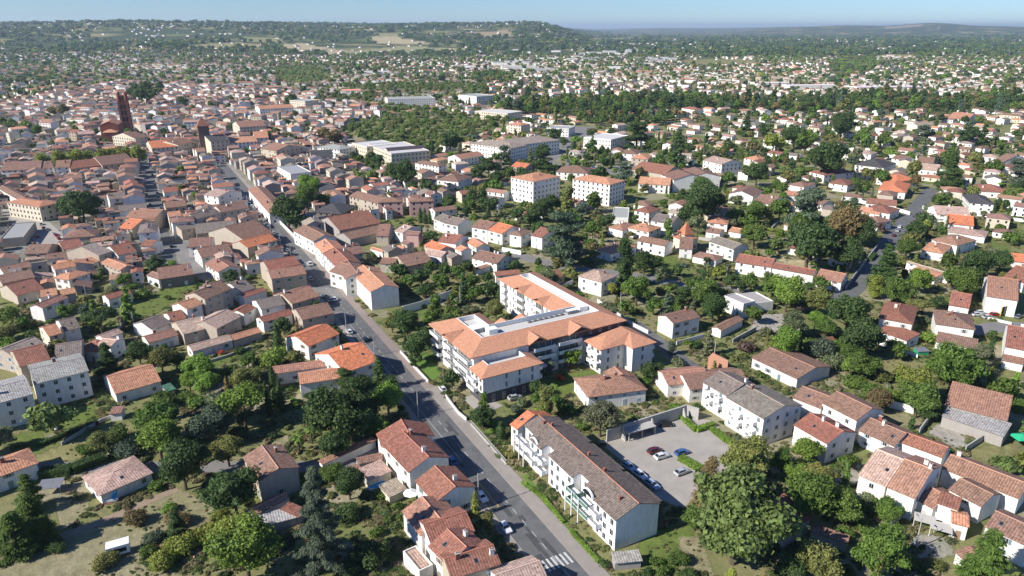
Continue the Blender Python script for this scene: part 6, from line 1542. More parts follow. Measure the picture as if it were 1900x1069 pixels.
for nm, typ, dat, fld in (('kind_i', 'INT', kk, 'value'), ('scl', 'FLOAT_VECTOR', ss, 'vector'), ('rot', 'FLOAT_VECTOR', rr, 'vector'), ('tint', 'FLOAT_COLOR', cc_, 'color')):
    a = pm2.attributes.new(nm, typ, 'POINT'); a.data.foreach_set(fld, np.array(dat, np.int32 if typ == 'INT' else np.float32).ravel())
gs = ob('ground_scrub', pm2); tag(gs, 'dry grass tufts and low scrub covering the gardens and fields', 'scrub', kind='stuff')
md = gs.modifiers.new('set out', 'NODES'); md.node_group = ng
# ---------------------------------------------------------------- cars
def car_meshes():
    L, W = 4.2, 1.76
    prof = [(-2.1,0.35),(-2.08,0.75),(-1.95,0.92),(-1.05,1.02),(1.0,1.02),(1.75,0.86),(2.08,0.72),(2.1,0.35)]
    mb = MB(); n = len(prof); w = W/2
    for s in (1,): mb.add([(x, -w, z) for x, z in prof]+[(x, w, z) for x, z in prof], [tuple(range(n-1, -1, -1)), tuple(range(n, 2*n))]+[(i, (i+1) % n, (i+1) % n+n, i+n) for i in range(n)])
    # roof panel over the cabin
    mb.box(-1.35, 0.35, -0.62, 0.62, 1.44, 1.49)
    for x0, x1, z1 in ((-1.95, -1.35, 1.46), (0.95, 0.3, 1.46)):
        for s in (-1, 1): mb.tube((x0, s*0.76, 1.0), (x1, s*0.62, z1), 0.045, 0.045, 5)
    body = mb.mesh('body', ['car'])
    mb = MB(); mb.add([(-1.93,-.78,1.0),(0.97,-.78,1.0),(0.97,.78,1.0),(-1.93,.78,1.0),(-1.36,-.63,1.45),(0.32,-.63,1.45),(0.32,.63,1.45),(-1.36,.63,1.45)], [(0,1,5,4),(1,2,6,5),(2,3,7,6),(3,0,4,7),(4,5,6,7)])
    cabin = mb.mesh('windows', ['glass'])
    mb = MB(); k = 12; vs = [(0.32*math.cos(2*math.pi*i/k), y, 0.32*math.sin(2*math.pi*i/k)) for y in (-0.1, 0.1) for i in range(k)]
    mb.add(vs, [(i, (i+1) % k, k+(i+1) % k, k+i) for i in range(k)]+[tuple(range(k))[::-1], tuple(range(k, 2*k))], 0)
    vs = [(0.19*math.cos(2*math.pi*i/k), y, 0.19*math.sin(2*math.pi*i/k)) for y in (-0.11, 0.11) for i in range(k)]
    mb.add(vs, [(i, (i+1) % k, k+(i+1) % k, k+i) for i in range(k)]+[tuple(range(k))[::-1], tuple(range(k, 2*k))], 1)
    wheel = mb.mesh('wheel', ['tyre', 'metal'])
    mb = MB(); mb.box(-0.03, 0.04, -0.16, 0.16, -0.08, 0.08); lamp = mb.mesh('headlight', ['frame'])
    return body, cabin, wheel, lamp
CB, CW, CWH, CL_ = car_meshes()
CARC = {'white':(0.75,0.75,0.74),'silver':(0.45,0.46,0.47),'grey':(0.16,0.165,0.17),'black':(0.015,0.016,0.018),'red':(0.33,0.02,0.02),'blue':(0.05,0.12,0.30),'maroon':(0.12,0.015,0.025),'light blue':(0.35,0.45,0.55)}
cars = []
def car(p, rz, col, label=None, big=1.0, full=True):
    o = ob('parked_car', None, None, (p[0], p[1], p[2] if len(p) > 2 and p[2] else 0.03), rz, scale=(big,)*3)
    ob('body', CB, o, color=CARC[col]); ob('windows', CW, o)
    if full:
        for x in (-1.32, 1.32):
            for y in (-0.80, 0.80): ob('wheel', CWH, o, (x, y, 0.32))
        for y in (-0.62, 0.62): ob('headlight', CL_, o, (2.08, y, 0.66))
    o['category'] = 'car'; o['group'] = 'cars parked about the town'
    if label: o['label'] = label
    cars.append(dict(o=o, p=Vector((p[0], p[1], 0)), col=col, label=label))
UR = random.Random(4)
car(G(937, 983), DRZ+math.pi, 'white', 'white car standing on the main street beside the yellow crossed lines')
car(G(894, 926), DRZ+math.pi, 'white', 'white car parked in the house shade beside the concrete lamp post')
car(G(838, 858), DRZ, 'blue', 'blue car in deep shade behind the red-roofed terrace')
car(G(821, 724), DRZ, 'white', 'white car on the drive at the entrance of the new apartment complex', 0.9)
car(G(956, 741), math.radians(25), 'silver', 'silver estate car parked against the dark base of the new apartments', 1.1)
car(G(678, 632), DRZ, 'black', 'black car parked on the main street next to the orange-roofed street house')
car(G(648, 618), DRZ, 'white', 'white car behind the black one on the shaded side of the main street')
car(G(620, 557), DRZ, 'white', 'white car on the side street by the rust-roofed house'); car(G(601, 552), DRZ+0.4, 'grey', 'grey car half hidden at the side street corner')
car(G(575, 492), DRZ, 'white', 'large white van-like car parked before the row of white terrace houses', 1.25)
lot = (('8',1797,243,'black',0.1,'black car parked alone under the car park wall'),('8',1735,388,'maroon',0.45,'maroon people carrier in the car park'),('8',1775,418,'white',0.45,'white hatchback next to the maroon people carrier'),
       ('8',1885,398,'blue',0.45,'blue car beside the small hedge in the car park'),('8',1885,505,'silver',0.5,'silver-blue car at the lower hedge of the car park'),('8',1595,478,'light blue',-1.0,'pale car tucked behind the balcony apartments'),('8',1655,522,'white',-1.0,'white car behind the balcony apartments, between two paler ones'),('8',1722,576,'light blue',-1.0,'pale car parked near the rear corner of the balcony apartments'),
       ('9',1505,222,'white',-0.2,'white car half under the barn annex roof'),('9',1840,45,'white',0.5,'white car by the garden wall above the barn'),
       ('6',350,562,'white',0.05,'white car driving on the curved street beyond the cube building'),('6',215,540,'black',0.05,'black car under the trees on the curved street'),('6',612,768,'silver',-0.1,'silver car on the gravel yard beneath the trees'),
       ('6',1640,700,'white',0.1,'white car nearest the hipped house in the workshop yard'),('6',1700,715,'silver',0.1,'silver car in the middle of the workshop yard'),('6',1740,700,'red',0.1,'red car in the workshop yard'),('6',1800,692,'white',1.4,'white car standing in the workshop doorway'),('6',1870,712,'grey',0.6,'grey car to the side of the workshop doorway'),('6',1660,690,'white',0.1,'second white car in the workshop yard, behind the first'),
       ('6',1182,262,'maroon',0.95,'maroon car parked on the suburban street'),('6',1203,236,'silver',0.95,'silver car behind the maroon one on the suburban street'),('6',1155,302,'black',0.95,'black car at the kerb of the suburban street nearest the big trees'),('6',1215,215,'white',0.95,'white car highest up the suburban street row'),
       ('4',1708,420,'white',2.06,'white car turning at the main street crossing'),('4',1835,620,'silver',0.4,'silver car on the side street beside the main street'),
       ('8',565,45,'white',2.06,None))
for k, x, y, col, rz, lab in lot[:-1]: car(G(*kpx(k, x, y)), rz, col, lab)
# parked rows: along the main street, the shaded street, the wide street, the car park by the school
for i in range(34):
    s = 300+i*7.2
    if UR.random() < 0.25: continue
    p = SN(s, 63.6); car(p, DRZ, UR.choice(['white','silver','grey','black','blue','red','white']), full=i < 8)
for i in range(30):
    if UR.random() < 0.2: continue
    t_ = i/30; a, b_ = Vector(S2[0][:2]), Vector(S2[2][:2]); d = (b_-a).normalized(); p = a.lerp(b_, t_)+Vector((d.y, -d.x))*UR.choice((2.9, -2.9))
    car((p.x, p.y), math.atan2(d.y, d.x), UR.choice(['white','silver','grey','black','blue']), full=False)
for x, y in ((120,150),(75,118),(95,128),(205,270),(225,200),(240,222),(255,232),(300,255),(310,262),(325,280),(330,318),(60,115),(560,182),(1200,0)):
    car(G(*kpx('4', x, y)), 2.3, UR.choice(['white','silver','grey','red']), full=False)
for x, y in ((330+i*0, 0) for i in range(0)): pass
for i in range(60):
    px_ = UR.uniform(1040, 1240); py_ = UR.uniform(282, 314)
    g = G(px_, py_)
    if occupied(g.x, g.y, 0) and False: continue
    gx, gy = round(g.x/3.0)*3.0, round(g.y/7.5)*7.5
    if any(abs(c['p'].x-gx) < 2 and abs(c['p'].y-gy) < 4 for c in cars): continue
    if any((r['p']-Vector((gx, gy, 0))).length < 0.6*max(r['L'], r['W']) for r in houses): continue
    car((gx, gy), 1.57+UR.uniform(-.05, .05), UR.choice(['white','silver','grey','black','blue','white']), full=False)

# ---------------------------------------------------------------- other things
def prop(name, mb, mats, p, rz, label, cat, col=None, group=None, uv=False):
    o = ob(name, mb.mesh(name, mats, uv), None, (p[0], p[1], 0), rz, color=col); tag(o, label, cat, group, 'thing'); return o
# box trailer in the dry field
p = G(222, 1028); t_ = ob('box_trailer', None, None, (p.x, p.y, 0), math.radians(28)); tag(t_, 'old white box trailer standing alone in the dry field', 'trailer')
mb = MB(); mb.box(-2.2, 2.2, -1.25, 1.25, 0.7, 2.9, 0); mb.box(-2.25, 2.25, -1.3, 1.3, 2.9, 2.98, 0); ob('box', mb.mesh('box', ['white']), t_)
mb = MB(); mb.box(-1.6, 1.6, -1.29, -1.25, 1.3, 2.3, 0); ob('window', mb.mesh('window', ['glass']), t_)
for y in (-1.1, 1.1): ob('wheel', CWH, t_, (0, y, 0.32))
mb = MB(); mb.tube((2.2, 0.6, 0.6), (3.3, 0, 0.5), 0.05, 0.05); mb.tube((2.2, -0.6, 0.6), (3.3, 0, 0.5), 0.05, 0.05); mb.box(-2.1, 2.2, -0.9, 0.9, 0.55, 0.7, 0); ob('drawbar', mb.mesh('drawbar', ['metal']), t_)
# pool
p = G(630+208/2.969, 709+566/2.969, 1.0); pool = ob('swimming_pool', None, None, (p.x, p.y, 0), math.radians(30)); tag(pool, 'bright blue round-ended above-ground pool beside the pink tiled annex', 'pool')
mb = MB(); k = 24; ring = [(2.3*math.cos(2*math.pi*i/k), 1.5*math.sin(2*math.pi*i/k)) for i in range(k)]
mb.add([(x, y, 0) for x, y in ring]+[(x, y, 1.1) for x, y in ring]+[(x*.95, y*.93, 1.1) for x, y in ring]+[(x*.95, y*.93, 0.9) for x, y in ring], [(i, (i+1) % k, (i+1) % k+k, i+k) for i in range(k)]+[(i+k, (i+1) % k+k, (i+1) % k+2*k, i+2*k) for i in range(k)]+[(i+2*k, (i+1) % k+2*k, (i+1) % k+3*k, i+3*k) for i in range(k)])
ob('rim', mb.mesh('rim', ['white']), pool)
mb = MB(); mb.add([(x*.95, y*.93, 0.95) for x, y in ring], [tuple(range(k))]); ob('water', mb.mesh('water', ['water']), pool)
p = G(630+395/2.969, 709+655/2.969); mb = MB(); mb.cyl(0, 0, 0, 2.4, 0.04, 0.04, 6, 1); mb.cyl(0, 0, 2.3, 2.9, 1.9, 0.05, 8, 0); prop('parasol', mb, ['white', 'metal'], p, 0, 'white garden parasol below the brown terrace house', 'parasol')
# umbrella & slide at bungalow
p = G(207, 930); mb = MB(); mb.box(-1.6, 1.6, -0.8, 0.8, 0.3, 0.9, 0); mb.tube((0.6, 0, 0.9), (1.2, 0.2, 2.4), 0.4, 0.35, 8, 1); mb.box(-2.4, 2.2, -1.2, 1.2, 0.0, 0.12, 2); prop('garden_toys', mb, ['white', 'water', 'brick'], p, 0.3, 'white and bright blue garden toys on the terrace of the pale pink bungalow', 'toys')
# lean glass shelter
p = G(98, 912); sl = ob('shelter', None, None, (p.x, p.y, 0), math.radians(12)); tag(sl, 'small shelter with grey slatted glass roof beside the conifer hedge', 'shelter')
mb = MB(); mb.add([(-2.6,-1.8,2.1),(2.6,-1.8,2.1),(2.6,1.8,2.6),(-2.6,1.8,2.6),(-2.6,-1.8,2.0),(2.6,-1.8,2.0),(2.6,1.8,2.5),(-2.6,1.8,2.5)], [(0,1,2,3),(7,6,5,4),(0,4,5,1),(1,5,6,2),(2,6,7,3),(3,7,4,0)], 0)
for i in range(5): mb.box(-2.6+i*1.3-0.05, -2.6+i*1.3+0.05, -1.8, -1.7, 2.12, 2.2, 1)
ob('roof', mb.mesh('roof', ['metal', 'frame']), sl)
for x in (-2.5, 2.5):
    for y in (-1.7, 1.7): mb = MB(); mb.box(x-.06, x+.06, y-.06, y+.06, 0, 2.1); ob('post', mb.mesh('post', ['wood']), sl)
# posts and lamps
def lamp_post(p, h, label, arm=1.6, conc=True, rz=0.6):
    o = ob('street_lamp', None, None, (p[0], p[1], 0), rz); tag(o, label, 'street lamp', 'lamp posts along the streets')
    mb = MB(); mb.tube((0, 0, 0), (0, 0, h), 0.17, 0.10, 8); ob('post', mb.mesh('post', ['concrete' if conc else 'metal']), o)
    mb = MB(); mb.tube((0, 0, h-1.2), (arm, 0, h-0.5), 0.045, 0.04, 6); mb.box(arm-0.1, arm+0.55, -0.14, 0.14, h-0.58, h-0.44); ob('lamp_arm', mb.mesh('lamp_arm', ['metal']), o)
lamp_post(G(888, 941), 9.5, 'tall concrete lamp post beside the white car in the shade'); lamp_post(G(776, 774), 8.5, 'concrete lamp post at the kerb before the red-roofed terrace')
lamp_post(G(695, 660), 8, 'concrete lamp post at the kerb by the orange street house'); lamp_post(G(643, 616), 8, 'concrete lamp post beside the two cars in shade'); lamp_post(G(823, 706), 7.5, 'slim metal lamp post on the drive of the new complex', conc=False)
for i, (k, x, y, lab) in enumerate((('4',890,380,'grey pole near the crossing streets'),('4',740,480,'wooden pylon near the orange roof and garden'),('4',485,640,'grey lamp post beside the rust-roofed house'),('4',745,790,'slim pole above the dark pine'),('4',670,770,'stubby pole next to the dark pine'),
    ('6',125,195,'pole beside the orange villa'),('6',190,160,'pole below the dark pine clump'),('6',255,530,'lamp post on the curved street'),('6',490,560,'second lamp post on the curved street, further along'),('3',740,920,'tall pole by the straight lane'),('3',430,1060,'pole at the end of the straight lane'),
    ('5',1545,680,'tall pole rising behind the giant cypress'),('5',665,640,'slim pole in the garden before the complex'),('9',1300,920,'pole in the garden patio'),('6',190,960,'pole beside the ruined orange wall'))):
    lamp_post(G(*kpx(k, x, y)), 8.5, lab, 1.2, rz=i*1.1)
for i in range(12):
    lamp_post(SN(345+i*26, 61.6), 8, '%s lamp post up the shaded kerb of the main street, counted from the street crossing' % ['first','second','third','fourth','fifth','sixth','seventh','eighth','ninth','tenth','eleventh','twelfth'][i])
# garden walls
wn_i = 0
def wall_line(k, pts, h, mat, label, th=0.25, name='garden_wall', cat='wall'):
    P = [G(*kpx(k, x, y)) for x, y in pts]; mb = MB()
    for a, b_ in zip(P, P[1:]):
        d = (b_-a).normalized(); q = Vector((-d.y, d.x, 0))*th/2
        for z0, z1, g, mm in ((-.2, h, 1.0, 0), (h, h+0.08, 1.35, 1)):
            mb.add([(*(a-q*g)[:2], z0), (*(b_-q*g)[:2], z0), (*(b_+q*g)[:2], z0), (*(a+q*g)[:2], z0), (*(a-q*g)[:2], z1), (*(b_-q*g)[:2], z1), (*(b_+q*g)[:2], z1), (*(a+q*g)[:2], z1)],
                   [(0,3,2,1),(4,5,6,7),(0,1,5,4),(1,2,6,5),(2,3,7,6),(3,0,4,7)], mm)
    o = ob(name, mb.mesh(name, [mat, 'concrete'])); tag(o, label, cat, kind='thing'); return o
for a in (('5', [(350,690),(440,665),(640,590)], 3.2, 'white', 'tall white wall running from the big white gable into the gardens'),
          ('5', [(335,905),(490,1072)], 1.1, 'white', 'low white wall along the pavement before the new apartment complex'),
          ('8', [(585,85),(655,178),(700,215)], 1.1, 'white', 'low white wall beside the drive of the new complex'),
          ('6', [(915,560),(1010,430),(1095,320)], 1.8, 'concrete', 'dark boundary wall of the big trees along the suburban street'),
          ('6', [(915,62),(1180,118),(1270,145)], 2.0, 'white', 'long white garden wall reaching the suburban street'),
          ('6', [(1340,110),(1400,135)], 2.0, 'white', 'short white garden wall right of the suburban street'),
          ('6', [(1640,150),(1900,185)], 1.8, 'white', 'long white garden wall near the frame edge'),
          ('9', [(1060,85),(1160,140),(1290,175)], 2.4, 'white', 'crumbling white wall round the bare yard'),
          ('9', [(1320,290),(1400,180)], 2.0, 'concrete', 'grey concrete wall between the bare yard and the gravel yard'),
          ('9', [(1575,385),(1690,310)], 1.8, 'concrete', 'grey wall below the gravel yard'),
          ('9', [(1140,830),(1230,745)], 1.6, 'concrete', 'slanting grey wall at the edge of the garden patio'),
          ('6', [(1540,680),(1700,720),(1830,750)][1:], 1.0, 'white', 'low white wall before the workshop yard'),
          ('7', [(340,350),(560,220),(640,190)], 1.0, 'concrete', 'low wall behind the lawn of the grey-roofed apartments'),
          ('4', [(1500,150),(1640,290)], 2.0, 'white', 'white wall along the pavement under the dark round tree'),
          ('4', [(640,800),(700,740)], 1.4, 'concrete', 'short wall beside the pines'),
          ('4', [(1100,975),(1250,930),(1380,880)], 0.9, 'concrete', 'low pale wall across the lower lawn'),
          ('5', [(895,345),(1000,365)], 2.2, 'white', 'white wall below the terrace on the curved street'),
          ('5', [(1420,625),(1620,760),(1700,800)], 1.4, 'white', 'white wall behind the orange roofs of the new complex'),
          ('3', [(640,980),(560,1030)], 1.8, 'white', 'white wall along the straight lane'),
          ('3', [(880,945),(1010,975)], 1.8, 'white', 'white wall before the slate villa')):
    wall_line(*a)
walls_r = []
uw = random.Random(12)
for r in sorted(houses, key=lambda r: r['p'].y):
    if len(walls_r) >= 70: break
    if r['cat'] != 'house' or r['p'].x < -20 or r['p'].y > 640 or r['p'].y < 200: continue
    rz = r['o'].rotation_euler[2]; d = Vector((math.cos(rz), math.sin(rz), 0)); q = Vector((-d.y, d.x, 0))
    for sgn in (1, -1):
        L_ = uw.uniform(9, 22); cpt = r['p']+q*sgn*(r['W']/2+uw.uniform(3.5, 6))+d*uw.uniform(-4, 4)
        if any(occupied(*(cpt+d*L_*t_/2)[:2], 1) for t_ in (-1, -.5, 0, .5, 1)): continue
        hgt = uw.uniform(1.2, 2.0); mb = MB(); mb.box(-L_/2, L_/2, -.12, .12, -.2, hgt, 0); mb.box(-L_/2-.03, L_/2+.03, -.17, .17, hgt, hgt+.07, 1)
        o = ob('garden_wall', mb.mesh('garden_wall', [uw.choice(['white', 'white', 'concrete']), 'concrete']), None, (cpt.x, cpt.y, 0), rz); tag(o, None, 'wall', 'garden walls between the houses', 'thing')
        walls_r.append(dict(o=o, p=cpt, label=None, m=o.data.materials[0].name)); break
# high retaining wall of the car park with buttresses and a carport
cw = wall_line('8', [(1470,330),(1550,305),(1905,190),(1975,210)], 3.8, 'concrete', 'high pale concrete wall with buttresses above the car park', 0.35, 'retaining_wall')
for x, y in ((1555, 310), (1715, 262), (1890, 205)):
    p = G(*kpx('8', x, y)); mb = MB(); mb.add([(-.2,0,0),(.2,0,0),(.2,-2.0,0),(-.2,-2.0,0),(-.2,0,3.7),(.2,0,3.7),(.2,-.3,3.7),(-.2,-.3,3.7)], [(0,1,2,3),(7,6,5,4),(1,0,4,5),(2,1,5,6),(3,2,6,7),(0,3,7,4)]); ob('buttress', mb.mesh('buttress', ['concrete']), cw, (p.x, p.y, 0), math.radians(25))
p = G(*kpx('8', 1640, 285)); cp = ob('carport', None, None, (p.x, p.y, 0), math.radians(25)); tag(cp, 'concrete carport roof leaning on the high car park wall', 'carport')
mb = MB(); mb.box(-4.5, 4.5, -2.5, 1.6, 2.5, 2.7); ob('roof', mb.mesh('roof', ['concrete']), cp)
for x in (-4.3, 0, 4.3): mb = MB(); mb.box(x-.12, x+.12, -2.4, -2.1, 0, 2.5); ob('post', mb.mesh('post', ['concrete']), cp)
# railing fence at the pavement
P0, P1 = G(*kpx('8', 722, 235)), G(*kpx('8', 920, 460)); fn = ob('railing_fence', None, None, (P0.x, P0.y, 0.1), math.atan2((P1-P0).y, (P1-P0).x)); tag(fn, 'grey railing fence on a low kerb beside the pavement shrubs', 'fence')
Lf = (P1-P0).length; mb = MB(); mb.box(0, Lf, -.1, .1, 0, 0.5, 0); mb.box(0, Lf, -.03, .03, 1.45, 1.5, 1)
for i in range(int(Lf/0.35)): mb.box(i*.35, i*.35+.06, -.03, .03, 0.5, 1.45, 1)
ob('railing', mb.mesh('railing', ['concrete', 'frame']), fn)
# hedges: leafy boxes
def hedge(k, pts, w, h, col, label):
    P = [G(*kpx(k, x, y)) for x, y in pts]; g = np.random.default_rng(int(P[0].x*7) % 999); V_, F_ = [], []
    for a, b_ in zip(P, P[1:]):
        d = (b_-a); L = d.length; d.normalize(); q = Vector((-d.y, d.x, 0)); k0 = len(V_)
        cs_ = [a-q*w/2*.86, b_-q*w/2*.86, b_+q*w/2*.86, a+q*w/2*.86]; V_ += [(c_.x, c_.y, 0) for c_ in cs_]+[(c_.x, c_.y, h*.93) for c_ in cs_]; F_ += [tuple(i+k0 for i in f) for f in ((4,5,6,7),(0,1,5,4),(1,2,6,5),(2,3,7,6),(3,0,4,7))]
        n = int(L*(w+2*h)*14)
        for i in range(min(n, 9000)):
            t_ = g.uniform(0, L); r = g.uniform(-w/2-h, w/2+h)
            if abs(r) < w/2: pos = a+d*t_+q*r+Vector((0, 0, h+g.uniform(-.08, .1))); nd = Vector((0, 0, 1))
            else: pos = a+d*t_+q*math.copysign(w/2+g.uniform(-.08, .08), r)+Vector((0, 0, abs(r)-w/2)); nd = q*math.copysign(1, r)
            nd = (nd+Vector(g.normal(size=3))*.5).normalized(); t1 = nd.orthogonal().normalized()*g.uniform(.10, .2); t2 = nd.cross(t1); k0 = len(V_)
            V_ += [tuple(pos-t1), tuple(pos-t2), tuple(pos+t1), tuple(pos+t2)]; F_.append((k0, k0+1, k0+2, k0+3))
    me_ = bpy.data.meshes.new('hedge'); me_.from_pydata(V_, [], F_); me_.materials.append(M['leaf']); o = ob('hedge', me_, color=LEAFC[col]); tag(o, label, 'hedge')
hedge('9', [(10,195),(95,275),(190,240)], 1.6, 1.3, 'b', 'clipped bright hedge around the corner bed of the car park')
hedge('9', [(180,265),(260,330),(390,385)], 1.8, 1.3, 'b', 'long clipped hedge between the car park and the white apartments')
hedge('9', [(5,425),(120,490)], 2.4, 1.2, 'b', 'short clipped hedge island between the parked cars')
hedge('8', [(1005,560),(1120,640),(1235,780)], 0.9, 0.8, 'b', 'low bright hedge in front of the balcony apartments')
hedge('8', [(1275,830),(1430,1000)], 0.9, 0.8, 'b', 'low bright hedge by the near end of the balcony apartments')
hedge('7', [(225,520),(400,500),(585,430)], 3.0, 2.2, 'd', 'thick dark hedge behind the pale pink bungalow')
hedge('7', [(60,380),(230,350),(540,230)][0:3], 1.4, 1.2, 'd', 'dark hedge below the grey-roofed apartments')
hedge('6', [(130,650),(250,700)], 2.0, 1.5, 'b', 'bright hedge beside the flat-roofed cube building')
hedge('6', [(725,415),(820,435)], 2.0, 1.3, 'b', 'small clipped hedge on the sandy yard under the big trees')
hedge('6', [(1700,990),(1870,1069)][:0] or [(1080,370),(1050,400)], 2.0, 1.6, 'd', 'dark hedge at the street corner')
# awnings and canopy
for i, (x, y, lab) in enumerate(((1355, 745, 'pale canvas awning over the left half of the garden patio'), (1445, 790, 'pale canvas awning over the right half of the garden patio'))):
    p = G(*kpx('9', x, y), 2.6); mb = MB(); slab(mb, [(-2.2,-1.6,2.2),(2.2,-1.6,2.2),(2.2,1.0,2.8),(-2.2,1.0,2.8)], [(0,1,2,3)], 0.06, 2); mb.box(-2.15,-2.05,-1.55,-1.45,0,2.25); mb.box(2.05,2.15,-1.55,-1.45,0,2.25); prop('awning', mb, ['white', 'white', 'concrete'], p, math.radians(-28), lab, 'awning')
p = G(*kpx('9', 1890, 300), 2.4); gz = ob('canopy_tent', None, None, (p.x, p.y, 0), 0.1); tag(gz, 'green canopy tent in the dry garden at the frame edge', 'tent')
mb = MB(); slab(mb, [(-2.6,-2,2.3),(2.6,-2,2.3),(2.6,2,2.3),(-2.6,2,2.3),(0,0,3.1)], [(0,1,4),(1,2,4),(2,3,4),(3,0,4)], 0.05); ob('canopy', mb.mesh('canopy', ['tint']), gz, color=(0.03,0.42,0.2))
for x in (-2.5, 2.5):
    for y in (-1.9, 1.9): mb = MB(); mb.box(x-.04, x+.04, y-.04, y+.04, 0, 2.25); ob('post', mb.mesh('post', ['metal']), gz)
p = G(*kpx('6', 1330, 915)); mb = MB(); mb.box(-2, 2, -1.3, 1.3, 0, 1.9, 0); slab(mb, [(-2.2,-1.5,1.9),(2.2,-1.5,1.9),(2.2,1.5,2.3),(-2.2,1.5,2.3)], [(0,1,2,3)], 0.08, 1); prop('garden_shed', mb, ['tint', 'metal'], p, 0.1, 'green garden shed with pale sheet roof in the dry lawn', 'shed', (0.03,0.28,0.14))
p = G(*kpx('6', 820, 860)); mb = MB(); mb.box(-1.3, 1.3, -1.3, 1.3, 0, 2.2, 0); slab(mb, [(-1.7,-1.6,2.1),(1.7,-1.6,2.1),(1.7,0,3.1),(-1.7,0,3.1),(1.7,1.6,2.1),(-1.7,1.6,2.1)], [(0,1,2,3),(3,2,4,5)], 0.1, 1); prop('well_house', mb, ['concrete', 'brick'], p, 0.5, 'tiny stone hut with red tiled roof in the dry garden', 'hut')
p = G(*kpx('6', 210, 1000)); mb = MB(); mb.box(-3.2, 3.2, -.25, .25, 0, 4.2, 0); mb.add([(-3.2,-.25,4.2),(3.2,-.25,4.2),(-3.2,.25,4.2),(3.2,.25,4.2),(-2,-.25,6),(-2,.25,6)], [(0,1,4),(3,2,5),(1,3,5,4),(2,0,4,5)], 0); prop('ruined_wall', mb, ['tint'], p, -0.4, 'free-standing ruined wall with patchy orange plaster by the lane', 'wall', (0.55,0.28,0.18))
p = G(*kpx('7', 545, 345)[:2]) if False else G(105, 800); mb = MB(); mb.cyl(0,0,0,2.6,0.05,0.05,6,1); mb.cyl(0,0,0.6,3.0,0.45,0.05,8,0); prop('parasol', mb, ['white','metal'], p, 0, 'closed white parasol in the garden of the grey-roofed apartments', 'parasol')
# workshop doorway
p = G(*kpx('6', 1800, 705)); mb = MB(); mb.box(-2.6, 2.6, -0.1, 0.1, 0, 4.2, 0); mb.box(-2.9, -2.6, -0.2, 0.1, 0, 4.3, 1); prop('open_bay', mb, ['glass', 'ypaint'], (p.x, p.y+0.6), 0.35, 'dark open vehicle bay with a yellow jamb in the garage workshop front', 'doorway')
# shop awnings at the market square
for k, x, y, col, lab in (('1', 1220, 850, (0.35,0.03,0.04), 'red shop awning below the grand town house'), ('1', 1320, 838, (0.03,0.3,0.18), 'green shop awning beside the red one by the market tower')):
    p = G(*kpx(k, x, y)); mb = MB(); slab(mb, [(-9,-2,2.6),(9,-2,2.6),(9,0,3.3),(-9,0,3.3)], [(0,1,2,3)], 0.1); mb.box(-8.9,-8.8,-1.9,-1.8,0,2.6); mb.box(8.8,8.9,-1.9,-1.8,0,2.6); prop('awning', mb, ['tint'], p, 0.1, lab, 'awning', col)
# ---------------------------------------------------------------- labels: look first, then the nearest landmark
LM = [('the tall brick church tower', (239,250)), ('the square market tower', (383,283)), ('the curved street cedar', (1048,460)), ('the white tower blocks', (1060,385)),
      ('the long school building', (950,295)), ('the plane tree grove', (740,255)), ('the shaded street', (285,370)), ('the old quarter field', (300,560)), ('the orange-roofed new complex', (1000,640)),
      ('the white street terraces', (600,440)), ('the grey-roofed apartments', (90,760)), ('the dry field trailer', (222,1028)), ('the blue pool', (705,895)), ('the zebra crossing', (1035,1048)), ('the car park', (1230,850)),
      ('the barn by the gravel yard', (1820,760)), ('the giant olive tree', (1371,1000)), ('the garage workshop', (1860,570)), ('the suburban street', (1640,460)), ('the great pale blue cedar', (1500,420)),
      ('the slate-roofed villa', (1610,305)), ('the turret house', (1270,460)), ('the drooping blue conifer', (590,1040)), ('the green balcony house', (1590,790)), ('the pink three-storey houses', (740,395)),
      ('the beige apartment block', (80,400)), ('the plane tree row', (160,296)), ('the flat-roofed cube building', (1380,580)), ('the dark villa by the field', (320,520)), ('the big white gable', (690,590)),
      ('the straight lane', (1470,330)), ('the orange-red villa', (1660,350)), ('the cream school block', (700,290)), ('the hospital-like white block', (1100,260)), ('the wooded belt', (1400,200)),
      ('the white office block', (760,190)), ('the pale pink bungalow', (220,900)), ('the frame-edge cedar', (1893,330)), ('the tall cypress row', (505,710))]
LMP = [(n_, G(*p)) for n_, p in LM]
LMP = [(n_ if 'pool-side' not in n_ else 'the pale pink bungalow', p) for n_, p in LMP]
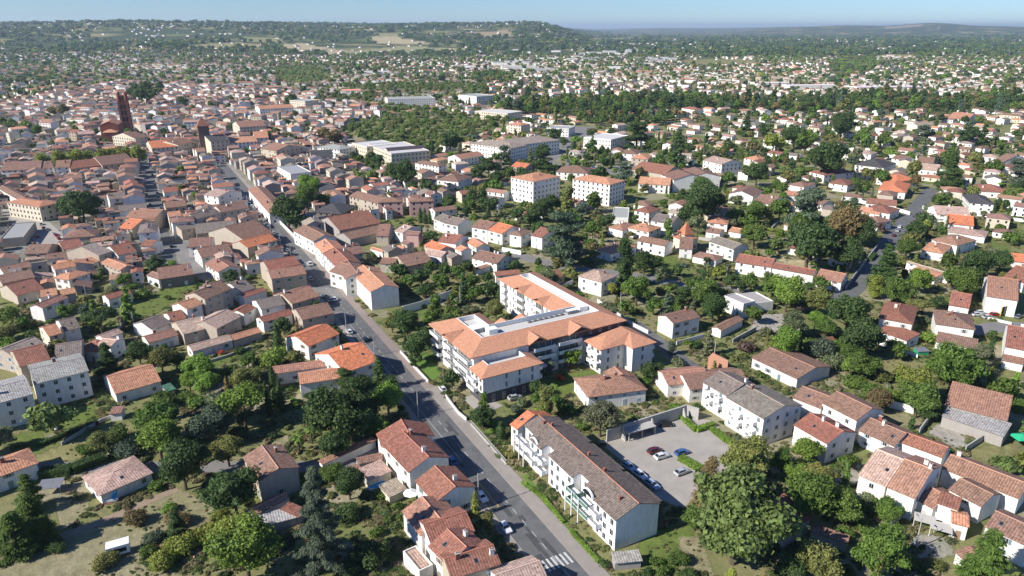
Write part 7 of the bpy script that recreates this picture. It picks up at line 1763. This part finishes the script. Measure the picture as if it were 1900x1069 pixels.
ORD = ['nearest','second nearest','third nearest','fourth nearest','fifth nearest','sixth nearest','seventh nearest','eighth nearest','ninth nearest','tenth nearest','eleventh nearest','twelfth nearest']+['%dth nearest' % i for i in range(13, 60)]
def autolabel(recs, desc):
    G_ = {}
    for r in recs:
        if r.get('label'): continue
        nm, q = min(LMP, key=lambda t: (t[1]-r['p']).length); G_.setdefault((desc(r), nm), []).append(((q-r['p']).length, r))
    for (ds, nm), L in G_.items():
        L.sort(key=lambda t: t[0])
        for i, (_, r) in enumerate(L): r['o']['label'] = '%s, %s to %s' % (ds, ORD[i], nm) if len(L) > 1 else '%s near %s' % (ds, nm)
autolabel(houses, lambda r: '%s %s %s with %s walls' % (RN[r['rc']], FN[r['kind']], 'low house' if r['fl'] <= 1 else ('house' if r['fl'] == 2 else 'tall house'), WN[r['wc']]))
def sz(r): return 'small' if r['R'] < 2.4 else ('large' if r['R'] > 5 else 'middling')
autolabel(trees, lambda r: '%s %s %s' % (sz(r), LEAFN[r['col']], SPN[r['kind']]))
autolabel(cars, lambda r: '%s car parked' % r['col'])
autolabel(walls_r, lambda r: 'low %s garden wall between the plots' % ('white' if 'white' in r['m'] else 'grey'))
seen = {}
for o in list(sc.objects):
    if o.parent is None and 'label' in o:
        l = o['label']; seen[l] = seen.get(l, 0)+1
        if seen[l] > 1: print('DUP', l)
# ---------------------------------------------------------------- summer haze
HZ = 1.0
mb = MB(); mb.box(-34000, 34000, -400, 41000, -2.0, 235, 0)
hm = bpy.data.materials.new('haze'); hm.use_nodes = True; ht_ = hm.node_tree; ht_.nodes.clear()
ho = ht_.nodes.new('ShaderNodeOutputMaterial'); pv_ = ht_.nodes.new('ShaderNodeVolumePrincipled'); pv_.inputs['Density'].default_value = 5.0e-5; pv_.inputs['Color'].default_value = (0.68, 0.83, 1.0, 1); pv_.inputs['Anisotropy'].default_value = 0.2
ht_.links.new(pv_.outputs[0], ho.inputs['Volume']); M['haze'] = hm
hz = ob('haze', mb.mesh('haze', ['haze'])); tag(hz, 'thin pale blue summer haze lying over the plain', 'haze', kind='stuff')
print('objects', len(sc.objects))
